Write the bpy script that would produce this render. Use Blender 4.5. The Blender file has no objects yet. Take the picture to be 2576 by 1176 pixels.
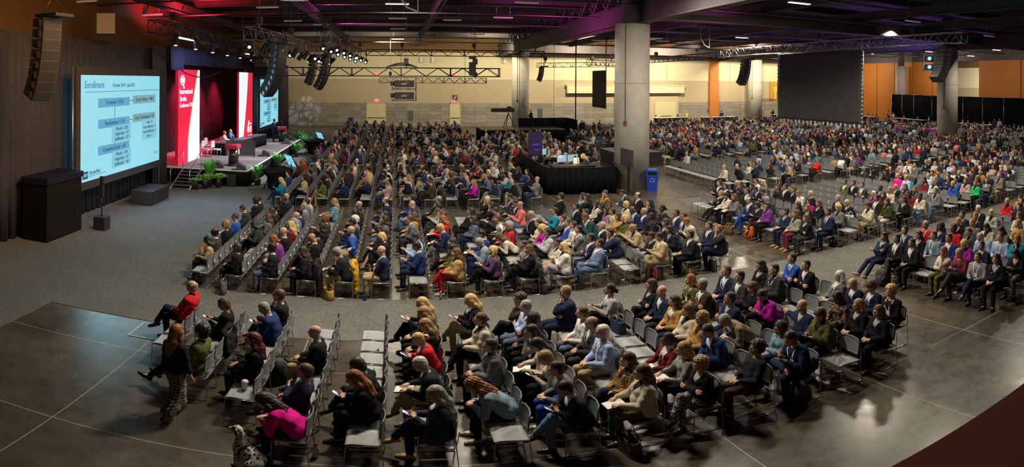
import bpy, bmesh, math, random
import numpy as np
from mathutils import Vector, Matrix
random.seed(7)
rng = np.random.default_rng(7)
sc = bpy.context.scene
COL = sc.collection
PI = math.pi

# ------------------------------------------------------------------ camera
# The photograph is a spherical panorama crop: 1500 px per radian, horizon at row 205.
F_PX, Y_HOR, ROLL, CAM_H, YAW = 1500.0, 205.0, 0.006, 5.4, math.radians(11.2)
W_PX, H_PX = 2576, 1176
cam = bpy.data.cameras.new('camera')
cam.type = 'PANO'
cam.panorama_type = 'EQUIRECTANGULAR'
cam.longitude_min = -W_PX / 2 / F_PX
cam.longitude_max = W_PX / 2 / F_PX
cam.latitude_max = Y_HOR / F_PX
cam.latitude_min = (Y_HOR - H_PX) / F_PX
cam.clip_end = 300
cam_ob = bpy.data.objects.new('camera', cam)
COL.objects.link(cam_ob)
cam_ob.matrix_world = (Matrix.Translation((0, 0, CAM_H)) @ Matrix.Rotation(-YAW, 4, 'Z')
                       @ Matrix.Rotation(PI / 2, 4, 'X') @ Matrix.Rotation(ROLL, 4, 'Z'))
sc.camera = cam_ob

# ------------------------------------------------------------------ view, world
sc.view_settings.view_transform = 'Standard'
sc.view_settings.look = 'None'
sc.view_settings.exposure = 0.0
sc.view_settings.gamma = 1.0
sc.view_settings.use_curve_mapping = False
sc.cycles.max_bounces = 4
sc.cycles.diffuse_bounces = 2
sc.cycles.glossy_bounces = 2
sc.cycles.transmission_bounces = 2
sc.cycles.transparent_max_bounces = 4
sc.cycles.caustics_reflective = False
sc.cycles.caustics_refractive = False
sc.cycles.sample_clamp_indirect = 3.0
sc.cycles.use_denoising = True
world = bpy.data.worlds.new('ambient_fill')  # dim even fill added through the open near side
sc.world = world
world.use_nodes = True
world.node_tree.nodes['Background'].inputs[0].default_value = (0.9, 0.72, 0.55, 1)
world.node_tree.nodes['Background'].inputs[1].default_value = 0.06


def light(kind, name, loc, energy, color=(1, 1, 1), target=None, size=None, size_y=None, spot=None, blend=0.3, radius=None):
    l = bpy.data.lights.new(name, kind)
    l.energy = energy
    l.color = color
    if kind == 'AREA':
        l.shape = 'RECTANGLE'
        l.size = size
        l.size_y = size_y or size
    if kind == 'SPOT':
        l.spot_size = spot
        l.spot_blend = blend
    if radius is not None:
        l.shadow_soft_size = radius
    o = bpy.data.objects.new(name, l)
    o.location = loc
    if target is not None:
        o.rotation_euler = (Vector(target) - Vector(loc)).to_track_quat('-Z', 'Y').to_euler()
    COL.objects.link(o)
    return o


# ---- the hall's lamps: rows of ceiling fixtures that are switched on over the audience
WARM = (1.0, 0.88, 0.70)
HALL = 1.0
LAMPS = [(0.6, 12.2, 9.3, 1000), (8.2, 13.4, 9.3, 600), (15.5, 11.5, 9.3, 420), (-4.0, 15.5, 9.3, 180), (2.5, 20.5, 9.3, 430), (10.0, 21.5, 9.3, 520),
         (17.5, 17.0, 9.3, 600), (23.5, 13.0, 9.3, 380), (18.2, 22.6, 9.3, 560), (0.1, 32.6, 9.6, 520), (29.0, 44.3, 9.4, 1300)]
for (x, y, z, e) in LAMPS:           # each is the lit strip of one ceiling fixture
    light('AREA', 'hall_lamp', (x, y, z - 0.04), e * HALL, WARM, (x, y, 0), 1.25, 0.30)
# added spots without housings that light the far crowd
for (x, y, e) in [(24.5, 24.0, 700), (31.0, 28.0, 800), (20.5, 31.0, 700), (3.0, 42.0, 420), (20.0, 40.0, 850), (34.0, 38.0, 900),
                  (43.0, 26.5, 700), (46.0, 40.0, 900), (20.0, 54.0, 800), (34.0, 55.0, 900), (4.0, 56.0, 420), (50.0, 52.0, 800), (9.5, 31.5, 380)]:
    light('SPOT', 'crowd_fill_spot', (x, y, 9.2), e * 2.2 * HALL, WARM, (x, y, 0), spot=2.5, blend=0.6, radius=0.04)
# wall washers along the back wall and the side wall
for (x, y, e) in [(21.0, 61.5, 1500), (32.0, 62.0, 1800), (43.5, 62.0, 1700), (10.0, 60.5, 850), (-1.0, 59.5, 680), (-9.0, 60.0, 220), (53, 62.5, 1000)]:
    light('AREA', 'wall_washer', (x, y, 9.2), e * 0.9, (1.0, 0.86, 0.58), (x, y + 8.5, 4.6), 1.6, 0.5)
for (x, y, e) in [(60.0, 63.0, 1100), (60.0, 51.0, 900), (57.5, 38.5, 700), (70.0, 47, 900)]:
    light('AREA', 'wall_washer', (x, y, 8.6), e * 0.42, (1.0, 0.86, 0.62), (x + 6, y, 4.0), 1.6, 0.5)
# stage wash from the lighting trusses
for (x, y) in [(-2.6, 31.0), (-2.6, 35.0), (-2.6, 39.5), (-2.6, 44.0)]:
    light('SPOT', 'stage_spot', (x, y, 7.2), 5200, (1.0, 0.93, 0.98), (-9.0, y + 0.5, 0.9), spot=0.75, blend=0.6, radius=0.12)
for (y, e) in [(32.0, 2400), (36.0, 2400), (40.0, 2400), (44.0, 2000)]:
    light('SPOT', 'red_wash', (-12.2, y, 6.4), e, (1.0, 0.03, 0.12), (-13.6, y, 0.8), spot=1.5, blend=0.8, radius=0.1)
light('SPOT', 'magenta_wash', (-6.0, 37.5, 6.8), 2600, (1.0, 0.12, 0.45), (-12.0, 37.5, 0.9), spot=0.9, blend=0.7, radius=0.1)
# red and violet uplight on the roof steel
for (x, y, z, e, c, tx, ty) in [(-11.6, 33.0, 8.2, 2600, (1.0, 0.02, 0.05), -12.4, 34.0), (-9.0, 27.0, 8.2, 800, (1.0, 0.03, 0.06), -9.0, 26.0), (-4.0, 40.0, 8.3, 1500, (0.9, 0.08, 0.5), -2.0, 38.0),
                           (8.0, 34.0, 6.2, 2000, (0.75, 0.08, 0.45), 11.0, 36.0), (16.5, 27.0, 6.5, 800, (0.6, 0.10, 0.40), 14.0, 30.0), (38.0, 33.0, 6.4, 2300, (0.25, 0.15, 0.9), 40.0, 38.0),
                           (33.5, 30.0, 6.4, 1300, (0.40, 0.15, 0.9), 34.0, 34.0), (48.0, 30.0, 6.6, 1500, (0.30, 0.15, 0.8), 46.0, 33.0)]:
    light('SPOT', 'roof_uplight', (x, y, z), e, c, (tx, ty, 11.0), spot=2.5, blend=0.9, radius=0.1)
# blue wash on the carpet before the stage
light('SPOT', 'blue_wash', (-4.0, 27.0, 7.4), 2400, (0.45, 0.62, 1.0), (-8.6, 22.5, 0), spot=0.95, blend=1.0, radius=0.15)
light('SPOT', 'blue_wash', (-3.0, 48.0, 7.4), 900, (0.35, 0.6, 1.0), (-6.5, 47.0, 0), spot=0.9, blend=1.0, radius=0.15)
light('SPOT', 'blue_wash', (-7.5, 27.0, 5.4), 1800, (0.35, 0.4, 1.0), (-11.6, 31.0, 6.2), spot=1.2, blend=1.0, radius=0.15)
# added amber spots imitate a brown glass reflection on near left drapes and roof
light('SPOT', 'veil_wash', (-5.0, 13.0, 8.6), 2300, (1.0, 0.46, 0.10), (-12.0, 19.0, 5.0), spot=1.5, blend=1.0, radius=0.3)
light('SPOT', 'veil_wash', (-4.5, 10.5, 8.6), 1500, (1.0, 0.48, 0.12), (-12.0, 12.5, 4.5), spot=1.3, blend=1.0, radius=0.3)
light('SPOT', 'veil_uplight', (-4.0, 12.0, 7.0), 1500, (1.0, 0.5, 0.16), (-9.5, 24.0, 11.0), spot=2.4, blend=1.0, radius=0.3)
# patterned projector light on the back wall beside the far drape
g_ = light('SPOT', 'gobo_spot', (-6.0, 58.0, 7.5), 2600, (0.62, 0.8, 1.0), (-10.7, 70.2, 1.7), spot=0.27, blend=0.25, radius=0.01)
g_.data.use_nodes = True
_gt = g_.data.node_tree
_tc = _gt.nodes.new('ShaderNodeTexCoord'); _vo = _gt.nodes.new('ShaderNodeTexVoronoi'); _vo.feature = 'DISTANCE_TO_EDGE'; _vo.inputs['Scale'].default_value = 17
_gt.links.new(_tc.outputs['Normal'], _vo.inputs['Vector'])
_mr = _gt.nodes.new('ShaderNodeMapRange'); _mr.inputs['From Min'].default_value = 0.04; _mr.inputs['From Max'].default_value = 0.14
_gt.links.new(_vo.outputs['Distance'], _mr.inputs['Value']); _gt.links.new(_mr.outputs['Result'], _gt.nodes['Emission'].inputs['Strength'])

# ------------------------------------------------------------------ geometry of the photograph -> hall points
def at(x, y, z=0.0):
    """The hall point at height z seen at pixel (x, y) of the photograph."""
    u = (x - 1288) / F_PX
    al = (y - Y_HOR - ROLL * F_PX * math.sin(u)) / F_PX
    r = (CAM_H - z) / math.tan(al)
    return (r * math.sin(u + YAW), r * math.cos(u + YAW), z)


# ------------------------------------------------------------------ materials
MATS = {}


def mat(name, color=(0.5, 0.5, 0.5), rough=0.6, metal=0.0, emit=None, estr=1.0, noise=0.0, scale=20.0, spec=0.5, bump=0.0, obcolor=False, pattern=None):
    if name in MATS:
        return MATS[name]
    m = bpy.data.materials.new(name)
    m.use_nodes = True
    nt = m.node_tree
    b = nt.nodes['Principled BSDF']
    b.inputs['Base Color'].default_value = (*color, 1)
    b.inputs['Roughness'].default_value = rough
    b.inputs['Metallic'].default_value = metal
    b.inputs['Specular IOR Level'].default_value = spec
    src = None
    if obcolor:
        oi = nt.nodes.new('ShaderNodeObjectInfo')
        src = oi.outputs['Color']
    tc = nt.nodes.new('ShaderNodeTexCoord')
    if noise or pattern or bump:
        nz = nt.nodes.new('ShaderNodeTexNoise')
        nz.inputs['Detail'].default_value = 4
        if isinstance(scale, tuple):            # stretched, as for strands of hair
            mp = nt.nodes.new('ShaderNodeMapping'); mp.inputs['Scale'].default_value = scale
            nt.links.new(tc.outputs['Object'], mp.inputs[0]); nt.links.new(mp.outputs[0], nz.inputs['Vector'])
            nz.inputs['Scale'].default_value = 1.0
        else:
            nz.inputs['Scale'].default_value = scale
            nt.links.new(tc.outputs['Object'], nz.inputs['Vector'])
    if noise:
        mr = nt.nodes.new('ShaderNodeMapRange')
        mr.inputs['To Min'].default_value = 1 - noise
        mr.inputs['To Max'].default_value = 1 + noise
        nt.links.new(nz.outputs['Fac'], mr.inputs['Value'])
        mx = nt.nodes.new('ShaderNodeMix')
        mx.data_type = 'RGBA'
        mx.blend_type = 'MULTIPLY'
        mx.inputs['Factor'].default_value = 1
        mx.inputs['A'].default_value = (*color, 1)
        if src:
            nt.links.new(src, mx.inputs['A'])
        nt.links.new(mr.outputs['Result'], mx.inputs['B'])
        src = mx.outputs['Result']
    if pattern:
        kind, col2, psc = pattern
        if kind == 'stripe':
            t = nt.nodes.new('ShaderNodeTexWave'); t.inputs['Scale'].default_value = psc; t.bands_direction = 'Z'
            fac = t.outputs['Fac']; lo, hi = 0.55, 0.65
        elif kind == 'vstripe':
            t = nt.nodes.new('ShaderNodeTexWave'); t.inputs['Scale'].default_value = psc; t.bands_direction = 'Y'
            fac = t.outputs['Fac']; lo, hi = 0.55, 0.65
        elif kind == 'check':
            t1 = nt.nodes.new('ShaderNodeTexWave'); t1.inputs['Scale'].default_value = psc; t1.bands_direction = 'Z'
            t2 = nt.nodes.new('ShaderNodeTexWave'); t2.inputs['Scale'].default_value = psc; t2.bands_direction = 'Y'
            nt.links.new(tc.outputs['Object'], t1.inputs['Vector'])
            t = t2
            ad = nt.nodes.new('ShaderNodeMath'); ad.operation = 'ADD'
            nt.links.new(t1.outputs['Fac'], ad.inputs[0]); nt.links.new(t2.outputs['Fac'], ad.inputs[1])
            fac = ad.outputs[0]; lo, hi = 0.9, 1.5
        elif kind == 'dots':
            t = nt.nodes.new('ShaderNodeTexVoronoi'); t.inputs['Scale'].default_value = psc
            fac = t.outputs['Distance']; lo, hi = 0.34, 0.4
        else:
            t = nt.nodes.new('ShaderNodeTexNoise'); t.inputs['Scale'].default_value = psc; t.inputs['Detail'].default_value = 3
            fac = t.outputs['Fac']; lo, hi = 0.5, 0.56
        nt.links.new(tc.outputs['Object'], t.inputs['Vector'])
        mr = nt.nodes.new('ShaderNodeMapRange')
        mr.inputs['From Min'].default_value = lo; mr.inputs['From Max'].default_value = hi
        nt.links.new(fac, mr.inputs['Value'])
        mx = nt.nodes.new('ShaderNodeMix'); mx.data_type = 'RGBA'
        mx.inputs['A'].default_value = (*color, 1)
        if src:
            nt.links.new(src, mx.inputs['A'])
        mx.inputs['B'].default_value = (*col2, 1)
        nt.links.new(mr.outputs['Result'], mx.inputs['Factor'])
        src = mx.outputs['Result']
    if src:
        nt.links.new(src, b.inputs['Base Color'])
    if bump:
        bp = nt.nodes.new('ShaderNodeBump')
        bp.inputs['Strength'].default_value = bump
        bp.inputs['Distance'].default_value = 0.02
        nt.links.new(nz.outputs['Fac'], bp.inputs['Height'])
        nt.links.new(bp.outputs['Normal'], b.inputs['Normal'])
    if emit:
        b.inputs['Emission Color'].default_value = (*emit, 1)
        b.inputs['Emission Strength'].default_value = estr
    MATS[name] = m
    return m


M_CHROME = mat('chrome', (0.55, 0.54, 0.52), 0.25, 0.9)
M_SEAT = mat('grey_plastic', (0.30, 0.315, 0.325), 0.45, noise=0.06, scale=60)
M_BACK = mat('grey_mesh', (0.17, 0.185, 0.195), 0.6, noise=0.08, scale=200)
M_RIM = mat('rim_plastic', (0.11, 0.115, 0.12), 0.4)
M_BLACK = mat('black_metal', (0.012, 0.012, 0.013), 0.45)
M_ALU = mat('aluminium', (0.5, 0.5, 0.52), 0.3, 0.85)
M_BLKPL = mat('black_plastic', (0.02, 0.02, 0.022), 0.4)
M_DRAPE = mat('black_drape', (0.006, 0.006, 0.007), 0.9, noise=0.3, scale=6, spec=0.08)
M_WHITE = mat('white_plastic', (0.7, 0.7, 0.68), 0.4)
M_CLOTH = mat('cloth', (0.5, 0.5, 0.5), 0.85, noise=0.12, scale=30, obcolor=True, spec=0.10, bump=0.10)
M_HAIR = mat('hair', (0.1, 0.1, 0.1), 0.45, noise=0.55, scale=(70, 70, 9), obcolor=True, spec=0.4, bump=0.25)
M_SHOE = mat('shoe_leather', (0.1, 0.1, 0.1), 0.4, obcolor=True)
M_PROP = mat('painted', (0.5, 0.5, 0.5), 0.5, obcolor=True)
M_GLASSES = mat('glasses_frame', (0.02, 0.02, 0.02), 0.3)
M_PHONE = mat('phone_screen', (0.5, 0.55, 0.65), 0.2, emit=(0.6, 0.7, 0.95), estr=0.5)
M_PAPER = mat('paper', (0.72, 0.7, 0.66), 0.7)

# skin: one mesh, eyes brows and lips are painted where they are by an attribute
M_SKIN = bpy.data.materials.new('skin')
M_SKIN.use_nodes = True
_nt = M_SKIN.node_tree
_b = _nt.nodes['Principled BSDF']
_b.inputs['Roughness'].default_value = 0.5
_oi = _nt.nodes.new('ShaderNodeObjectInfo')
_at = _nt.nodes.new('ShaderNodeAttribute')
_at.attribute_name = 'paint'
_mx = _nt.nodes.new('ShaderNodeMix'); _mx.data_type = 'RGBA'
_mx.inputs['B'].default_value = (0.02, 0.014, 0.012, 1)
_sep = _nt.nodes.new('ShaderNodeSeparateColor')
_nt.links.new(_at.outputs['Color'], _sep.inputs[0])
_nt.links.new(_sep.outputs[0], _mx.inputs['Factor'])
_nt.links.new(_oi.outputs['Color'], _mx.inputs['A'])
_mx2 = _nt.nodes.new('ShaderNodeMix'); _mx2.data_type = 'RGBA'
_mx2.inputs['B'].default_value = (0.22, 0.05, 0.05, 1)
_nt.links.new(_mx.outputs['Result'], _mx2.inputs['A'])
_nt.links.new(_sep.outputs[1], _mx2.inputs['Factor'])
_nt.links.new(_mx2.outputs['Result'], _b.inputs['Base Color'])


# ------------------------------------------------------------------ objects
def tag(o, label=None, cat=None, group=None, kind=None):
    if label: o['label'] = label
    if cat: o['category'] = cat
    if group: o['group'] = group
    if kind: o['kind'] = kind
    return o


def link(o, parent=None):
    COL.objects.link(o)
    if parent is not None:
        o.parent = parent
    return o


def empty(name, loc=(0, 0, 0), rz=0.0, label=None, cat=None, group=None):
    o = bpy.data.objects.new(name, None)
    o.location = loc
    o.rotation_euler = (0, 0, rz)
    o.empty_display_size = 0.1
    link(o)
    return tag(o, label, cat, group)


def np_mesh(name, V, Q, smooth=True, mats=(), attr=None, mat_idx=None):
    """Mesh from numpy vertices and quads (or triangles)."""
    me = bpy.data.meshes.new(name)
    n, f, k = len(V), len(Q), Q.shape[1]
    me.vertices.add(n)
    me.vertices.foreach_set('co', np.ascontiguousarray(V, dtype=np.float32).ravel())
    me.loops.add(f * k)
    me.loops.foreach_set('vertex_index', np.ascontiguousarray(Q, dtype=np.int32).ravel())
    me.polygons.add(f)
    me.polygons.foreach_set('loop_start', np.arange(0, f * k, k, dtype=np.int32))
    if mat_idx is not None:
        me.polygons.foreach_set('material_index', mat_idx.astype(np.int32))
    me.update(calc_edges=True)
    me.polygons.foreach_set('use_smooth', np.full(f, smooth, dtype=bool))
    for m in mats:
        me.materials.append(m)
    if attr is not None:
        a = me.color_attributes.new('paint', 'FLOAT_COLOR', 'POINT')
        a.data.foreach_set('color', np.ascontiguousarray(attr, dtype=np.float32).ravel())
    return me


class MB:
    """Collects boxes, tubes and lathes; build() links them as ONE mesh object."""
    def __init__(self):
        self.v = []; self.f = []; self.m = []; self.s = []

    def add(self, vs, fs, mi=0, smooth=False):
        o = len(self.v)
        self.v += [tuple(p) for p in vs]
        self.f += [tuple(i + o for i in f) for f in fs]
        self.m += [mi] * len(fs)
        self.s += [smooth] * len(fs)
        return self

    def box(self, lo, hi, mi=0, rot=None, at_=None):
        x0, y0, z0 = lo; x1, y1, z1 = hi
        vs = [(x0, y0, z0), (x1, y0, z0), (x1, y1, z0), (x0, y1, z0), (x0, y0, z1), (x1, y0, z1), (x1, y1, z1), (x0, y1, z1)]
        if rot is not None:
            vs = [tuple(rot @ Vector(p) + Vector(at_ or (0, 0, 0))) for p in vs]
        return self.add(vs, [(0, 3, 2, 1), (4, 5, 6, 7), (0, 1, 5, 4), (1, 2, 6, 5), (2, 3, 7, 6), (3, 0, 4, 7)], mi)

    def prism(self, pts, axis, a0, a1, mi=0, smooth=False):
        """Extrude a 2-D outline (counter-clockwise) along an axis."""
        def p3(p, a):
            return {'x': (a, p[0], p[1]), 'y': (p[0], a, p[1]), 'z': (p[0], p[1], a)}[axis]
        n = len(pts)
        vs = [p3(p, a0) for p in pts] + [p3(p, a1) for p in pts]
        fs = [tuple(range(n - 1, -1, -1)), tuple(range(n, 2 * n))]
        fs += [(i, (i + 1) % n, n + (i + 1) % n, n + i) for i in range(n)]
        return self.add(vs, fs, mi, smooth)

    def tube(self, pts, r, n=6, mi=0, closed=False, cap=True):
        pts = [Vector(p) for p in pts]
        vs = []; fs = []
        m = len(pts)
        rs = r if isinstance(r, (list, tuple)) else [r] * m
        prev = None
        for i, p in enumerate(pts):
            a = pts[i - 1] if (i > 0 or closed) else pts[i]
            b = pts[(i + 1) % m] if (i < m - 1 or closed) else pts[i]
            d = (b - a).normalized() if (b - a).length > 1e-9 else Vector((0, 0, 1))
            if prev is None:
                up = Vector((0, 0, 1)) if abs(d.z) < 0.9 else Vector((1, 0, 0))
                s = d.cross(up).normalized()
            else:
                s = (prev - d * prev.dot(d)).normalized()
            prev = s
            t = d.cross(s)
            for k in range(n):
                q = 2 * PI * k / n
                vs.append(p + (s * math.cos(q) + t * math.sin(q)) * rs[i])
        seg = m if closed else m - 1
        for i in range(seg):
            j = (i + 1) % m
            for k in range(n):
                fs.append((i * n + k, i * n + (k + 1) % n, j * n + (k + 1) % n, j * n + k))
        if cap and not closed:
            fs.append(tuple(range(n - 1, -1, -1)))
            fs.append(tuple((m - 1) * n + k for k in range(n)))
        return self.add(vs, fs, mi, True)

    def lathe(self, prof, c=(0, 0, 0), n=16, mi=0):
        vs = []; fs = []
        for r, z in prof:
            for k in range(n):
                q = 2 * PI * k / n
                vs.append((c[0] + r * math.cos(q), c[1] + r * math.sin(q), c[2] + z))
        for i in range(len(prof) - 1):
            for k in range(n):
                fs.append((i * n + k, i * n + (k + 1) % n, (i + 1) * n + (k + 1) % n, (i + 1) * n + k))
        fs.append(tuple(range(n - 1, -1, -1)))
        fs.append(tuple((len(prof) - 1) * n + k for k in range(n)))
        return self.add(vs, fs, mi, True)

    def ball(self, c, r, n=10, mi=0):
        rx, ry, rz = r if isinstance(r, (tuple, list)) else (r, r, r)
        vs = []; fs = []
        for i in range(n // 2 + 1):
            a = PI * i / (n // 2)
            for k in range(n):
                q = 2 * PI * k / n
                vs.append((c[0] + rx * math.sin(a) * math.cos(q), c[1] + ry * math.sin(a) * math.sin(q), c[2] - rz * math.cos(a)))
        for i in range(n // 2):
            for k in range(n):
                fs.append((i * n + k, i * n + (k + 1) % n, (i + 1) * n + (k + 1) % n, (i + 1) * n + k))
        return self.add(vs, fs, mi, True)

    def mesh(self, name, mats):
        me = bpy.data.meshes.new(name)
        me.from_pydata(self.v, [], self.f)
        me.polygons.foreach_set('material_index', self.m)
        me.polygons.foreach_set('use_smooth', self.s)
        for m in (mats if isinstance(mats, (list, tuple)) else [mats]):
            me.materials.append(m)
        me.update()
        return me

    def build(self, name, mats, parent=None, loc=None, rz=0.0):
        o = bpy.data.objects.new(name, self.mesh(name, mats))
        if loc is not None:
            o.location = loc
        o.rotation_euler = (0, 0, rz)
        return link(o, parent)


def inst(name, me, parent=None, color=None, material=None):
    o = bpy.data.objects.new(name, me)
    if color is not None:
        o.color = (*color, 1)
    link(o, parent)
    if material is not None:
        o.material_slots[0].link = 'OBJECT'
        o.material_slots[0].material = material
    return o


def ordinal(n):
    names = ['zeroth', 'first', 'second', 'third', 'fourth', 'fifth', 'sixth', 'seventh', 'eighth', 'ninth', 'tenth', 'eleventh', 'twelfth',
             'thirteenth', 'fourteenth', 'fifteenth', 'sixteenth', 'seventeenth', 'eighteenth', 'nineteenth', 'twentieth', 'twenty-first', 'twenty-second']
    return names[n] if n < len(names) else str(n) + 'th'


def text(body, size, parent, material, loc, name='lettering', align='LEFT', rot=(PI / 2, 0, PI / 2), sx=1.0):
    """Lettering as real mesh geometry."""
    cu = bpy.data.curves.new(name, 'FONT')
    cu.body = body; cu.size = size; cu.align_x = align; cu.align_y = 'CENTER'; cu.extrude = 0.003; cu.resolution_u = 3
    tmp = bpy.data.objects.new(name, cu)
    COL.objects.link(tmp)
    dg = bpy.context.evaluated_depsgraph_get(); dg.update()
    me = bpy.data.meshes.new_from_object(tmp.evaluated_get(dg))
    COL.objects.unlink(tmp); bpy.data.objects.remove(tmp); bpy.data.curves.remove(cu)
    me.materials.clear(); me.materials.append(material)
    o = bpy.data.objects.new(name, me)
    o.location = loc; o.rotation_euler = rot; o.scale = (sx, 1, 1)
    return link(o, parent)

# ------------------------------------------------------------------ the hall: floor, carpets, walls, columns, roof steel
def node_mat(name, rough=0.6, spec=0.5):
    m = bpy.data.materials.new(name)
    m.use_nodes = True
    b = m.node_tree.nodes['Principled BSDF']
    b.inputs['Roughness'].default_value = rough
    b.inputs['Specular IOR Level'].default_value = spec
    return m, m.node_tree, b


def nmath(nt, op, a, b=None, c=None):
    n = nt.nodes.new('ShaderNodeMath')
    n.operation = op
    for i, v in enumerate((a, b, c)):
        if v is None: continue
        if isinstance(v, (int, float)): n.inputs[i].default_value = v
        else: nt.links.new(v, n.inputs[i])
    return n.outputs[0]


def ramp(nt, fac, stops):
    n = nt.nodes.new('ShaderNodeValToRGB')
    e = n.color_ramp.elements
    e[0].position, e[0].color = stops[0][0], (*stops[0][1], 1)
    e[1].position, e[1].color = stops[-1][0], (*stops[-1][1], 1)
    for p, c in stops[1:-1]:
        x = e.new(p); x.color = (*c, 1)
    nt.links.new(fac, n.inputs[0])
    return n.outputs[0]


def mixc(nt, fac, a, b, mode='MIX'):
    n = nt.nodes.new('ShaderNodeMix'); n.data_type = 'RGBA'; n.blend_type = mode
    for k, v in (('Factor', fac), ('A', a), ('B', b)):
        if isinstance(v, (int, float)): n.inputs[k].default_value = v
        elif isinstance(v, tuple): n.inputs[k].default_value = (*v, 1)
        else: nt.links.new(v, n.inputs[k])
    return n.outputs['Result']


def noise(nt, vec, scale, detail=4, rough=0.55):
    n = nt.nodes.new('ShaderNodeTexNoise')
    n.inputs['Scale'].default_value = scale; n.inputs['Detail'].default_value = detail; n.inputs['Roughness'].default_value = rough
    nt.links.new(vec, n.inputs['Vector'])
    return n.outputs['Fac']


# polished concrete with saw-cut joints every 2.93 m
M_FLOOR, nt, b = node_mat('polished_concrete', 0.25, 0.34)
g = nt.nodes.new('ShaderNodeNewGeometry')
pos = g.outputs['Position']
sx_ = nt.nodes.new('ShaderNodeSeparateXYZ'); nt.links.new(pos, sx_.inputs[0])
n1 = noise(nt, pos, 0.55, 6, 0.62); n2 = noise(nt, pos, 3.2, 6, 0.7); n3 = noise(nt, pos, 60, 2)
c1 = ramp(nt, n1, [(0.30, (0.045, 0.037, 0.027)), (0.52, (0.088, 0.074, 0.055)), (0.72, (0.140, 0.120, 0.092))])
c2 = mixc(nt, 0.5, c1, ramp(nt, n2, [(0.3, (0.42, 0.41, 0.40)), (0.7, (1.0, 1.0, 1.0))]), 'MULTIPLY')
c2 = mixc(nt, 0.35, c2, ramp(nt, n3, [(0.3, (0.6, 0.6, 0.6)), (0.7, (1, 1, 1))]), 'MULTIPLY')
jx = nmath(nt, 'ABSOLUTE', nmath(nt, 'SUBTRACT', nmath(nt, 'FRACT', nmath(nt, 'ADD', nmath(nt, 'DIVIDE', nmath(nt, 'SUBTRACT', sx_.outputs[0], 1.27), 2.93), 0.5)), 0.5))
jy = nmath(nt, 'ABSOLUTE', nmath(nt, 'SUBTRACT', nmath(nt, 'FRACT', nmath(nt, 'ADD', nmath(nt, 'DIVIDE', nmath(nt, 'SUBTRACT', sx_.outputs[1], 7.12), 2.93), 0.5)), 0.5))
jm = nmath(nt, 'LESS_THAN', nmath(nt, 'MINIMUM', jx, jy), 0.0026)
c2 = mixc(nt, nmath(nt, 'MULTIPLY', jm, 0.75), c2, (0.42, 0.38, 0.30))
nt.links.new(c2, b.inputs['Base Color'])
nt.links.new(nmath(nt, 'MULTIPLY_ADD', n2, 0.30, 0.13), b.inputs['Roughness'])

# loop carpet
M_CARPET, nt, b = node_mat('loop_carpet', 0.95, 0.1)
g = nt.nodes.new('ShaderNodeNewGeometry')
n1 = noise(nt, g.outputs['Position'], 55, 3, 0.8); n2 = noise(nt, g.outputs['Position'], 0.8, 3)
c = ramp(nt, n1, [(0.34, (0.045, 0.043, 0.041)), (0.5, (0.115, 0.112, 0.106)), (0.66, (0.23, 0.225, 0.21))])
c = mixc(nt, 0.4, c, ramp(nt, n2, [(0.3, (0.75, 0.75, 0.75)), (0.7, (1.1, 1.1, 1.1))]), 'MULTIPLY')
nt.links.new(c, b.inputs['Base Color'])
bp = nt.nodes.new('ShaderNodeBump'); bp.inputs['Strength'].default_value = 0.5; bp.inputs['Distance'].default_value = 0.01
nt.links.new(n1, bp.inputs['Height']); nt.links.new(bp.outputs['Normal'], b.inputs['Normal'])

# split-face stone tiles on the lower back wall
M_STONE, nt, b = node_mat('stone_tile', 0.8, 0.2)
tc = nt.nodes.new('ShaderNodeTexCoord')
mp = nt.nodes.new('ShaderNodeMapping'); mp.inputs['Rotation'].default_value = (PI / 2, 0, 0)
nt.links.new(tc.outputs['Object'], mp.inputs[0])
br = nt.nodes.new('ShaderNodeTexBrick')
br.inputs['Scale'].default_value = 1.0; br.inputs['Mortar Size'].default_value = 0.012; br.inputs['Brick Width'].default_value = 1.35; br.inputs['Row Height'].default_value = 0.46
br.offset = 0.0
br.inputs['Color1'].default_value = (0.36, 0.33, 0.29, 1); br.inputs['Color2'].default_value = (0.26, 0.235, 0.20, 1); br.inputs['Mortar'].default_value = (0.16, 0.145, 0.12, 1)
nt.links.new(mp.outputs[0], br.inputs['Vector'])
mp2 = nt.nodes.new('ShaderNodeMapping'); mp2.inputs['Scale'].default_value = (0.9, 0.9, 7)
nt.links.new(tc.outputs['Object'], mp2.inputs[0])
ns = noise(nt, mp2.outputs[0], 1.6, 4, 0.7)
c = mixc(nt, 0.55, br.outputs['Color'], ramp(nt, ns, [(0.35, (0.5, 0.5, 0.5)), (0.6, (1.1, 1.08, 1.05))]), 'MULTIPLY')
nt.links.new(c, b.inputs['Base Color'])

M_TAN = mat('tan_paint', (0.46, 0.375, 0.25), 0.8, noise=0.05, scale=3)
M_CREAM = mat('cream_paint', (0.68, 0.60, 0.40), 0.8, noise=0.05, scale=3)
M_VEILBROWN = mat('brown_veil_tint', (0.16, 0.085, 0.03), 0.8, noise=0.08, scale=2)  # brown carries the warm window reflection in the wall colour
M_ORANGE = mat('orange_panel', (0.46, 0.155, 0.022), 0.6, noise=0.08, scale=2)
M_LEDGE = mat('red_brown_paint', (0.085, 0.026, 0.016), 0.9, spec=0.05)
M_CONC = mat('column_concrete', (0.42, 0.39, 0.34), 0.75, noise=0.22, scale=2.2, bump=0.1)
M_STEEL = mat('dark_roof_steel', (0.070, 0.056, 0.062), 0.6, noise=0.2, scale=1.5)
M_DECK = mat('roof_deck', (0.022, 0.020, 0.028), 0.8, noise=0.3, scale=1)
M_GROOVE = mat('groove', (0.20, 0.16, 0.10), 0.8)


def struct(name, mb, mats, parent=None):
    o = mb.build(name, mats, parent)
    o['kind'] = 'structure'
    return o


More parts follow.
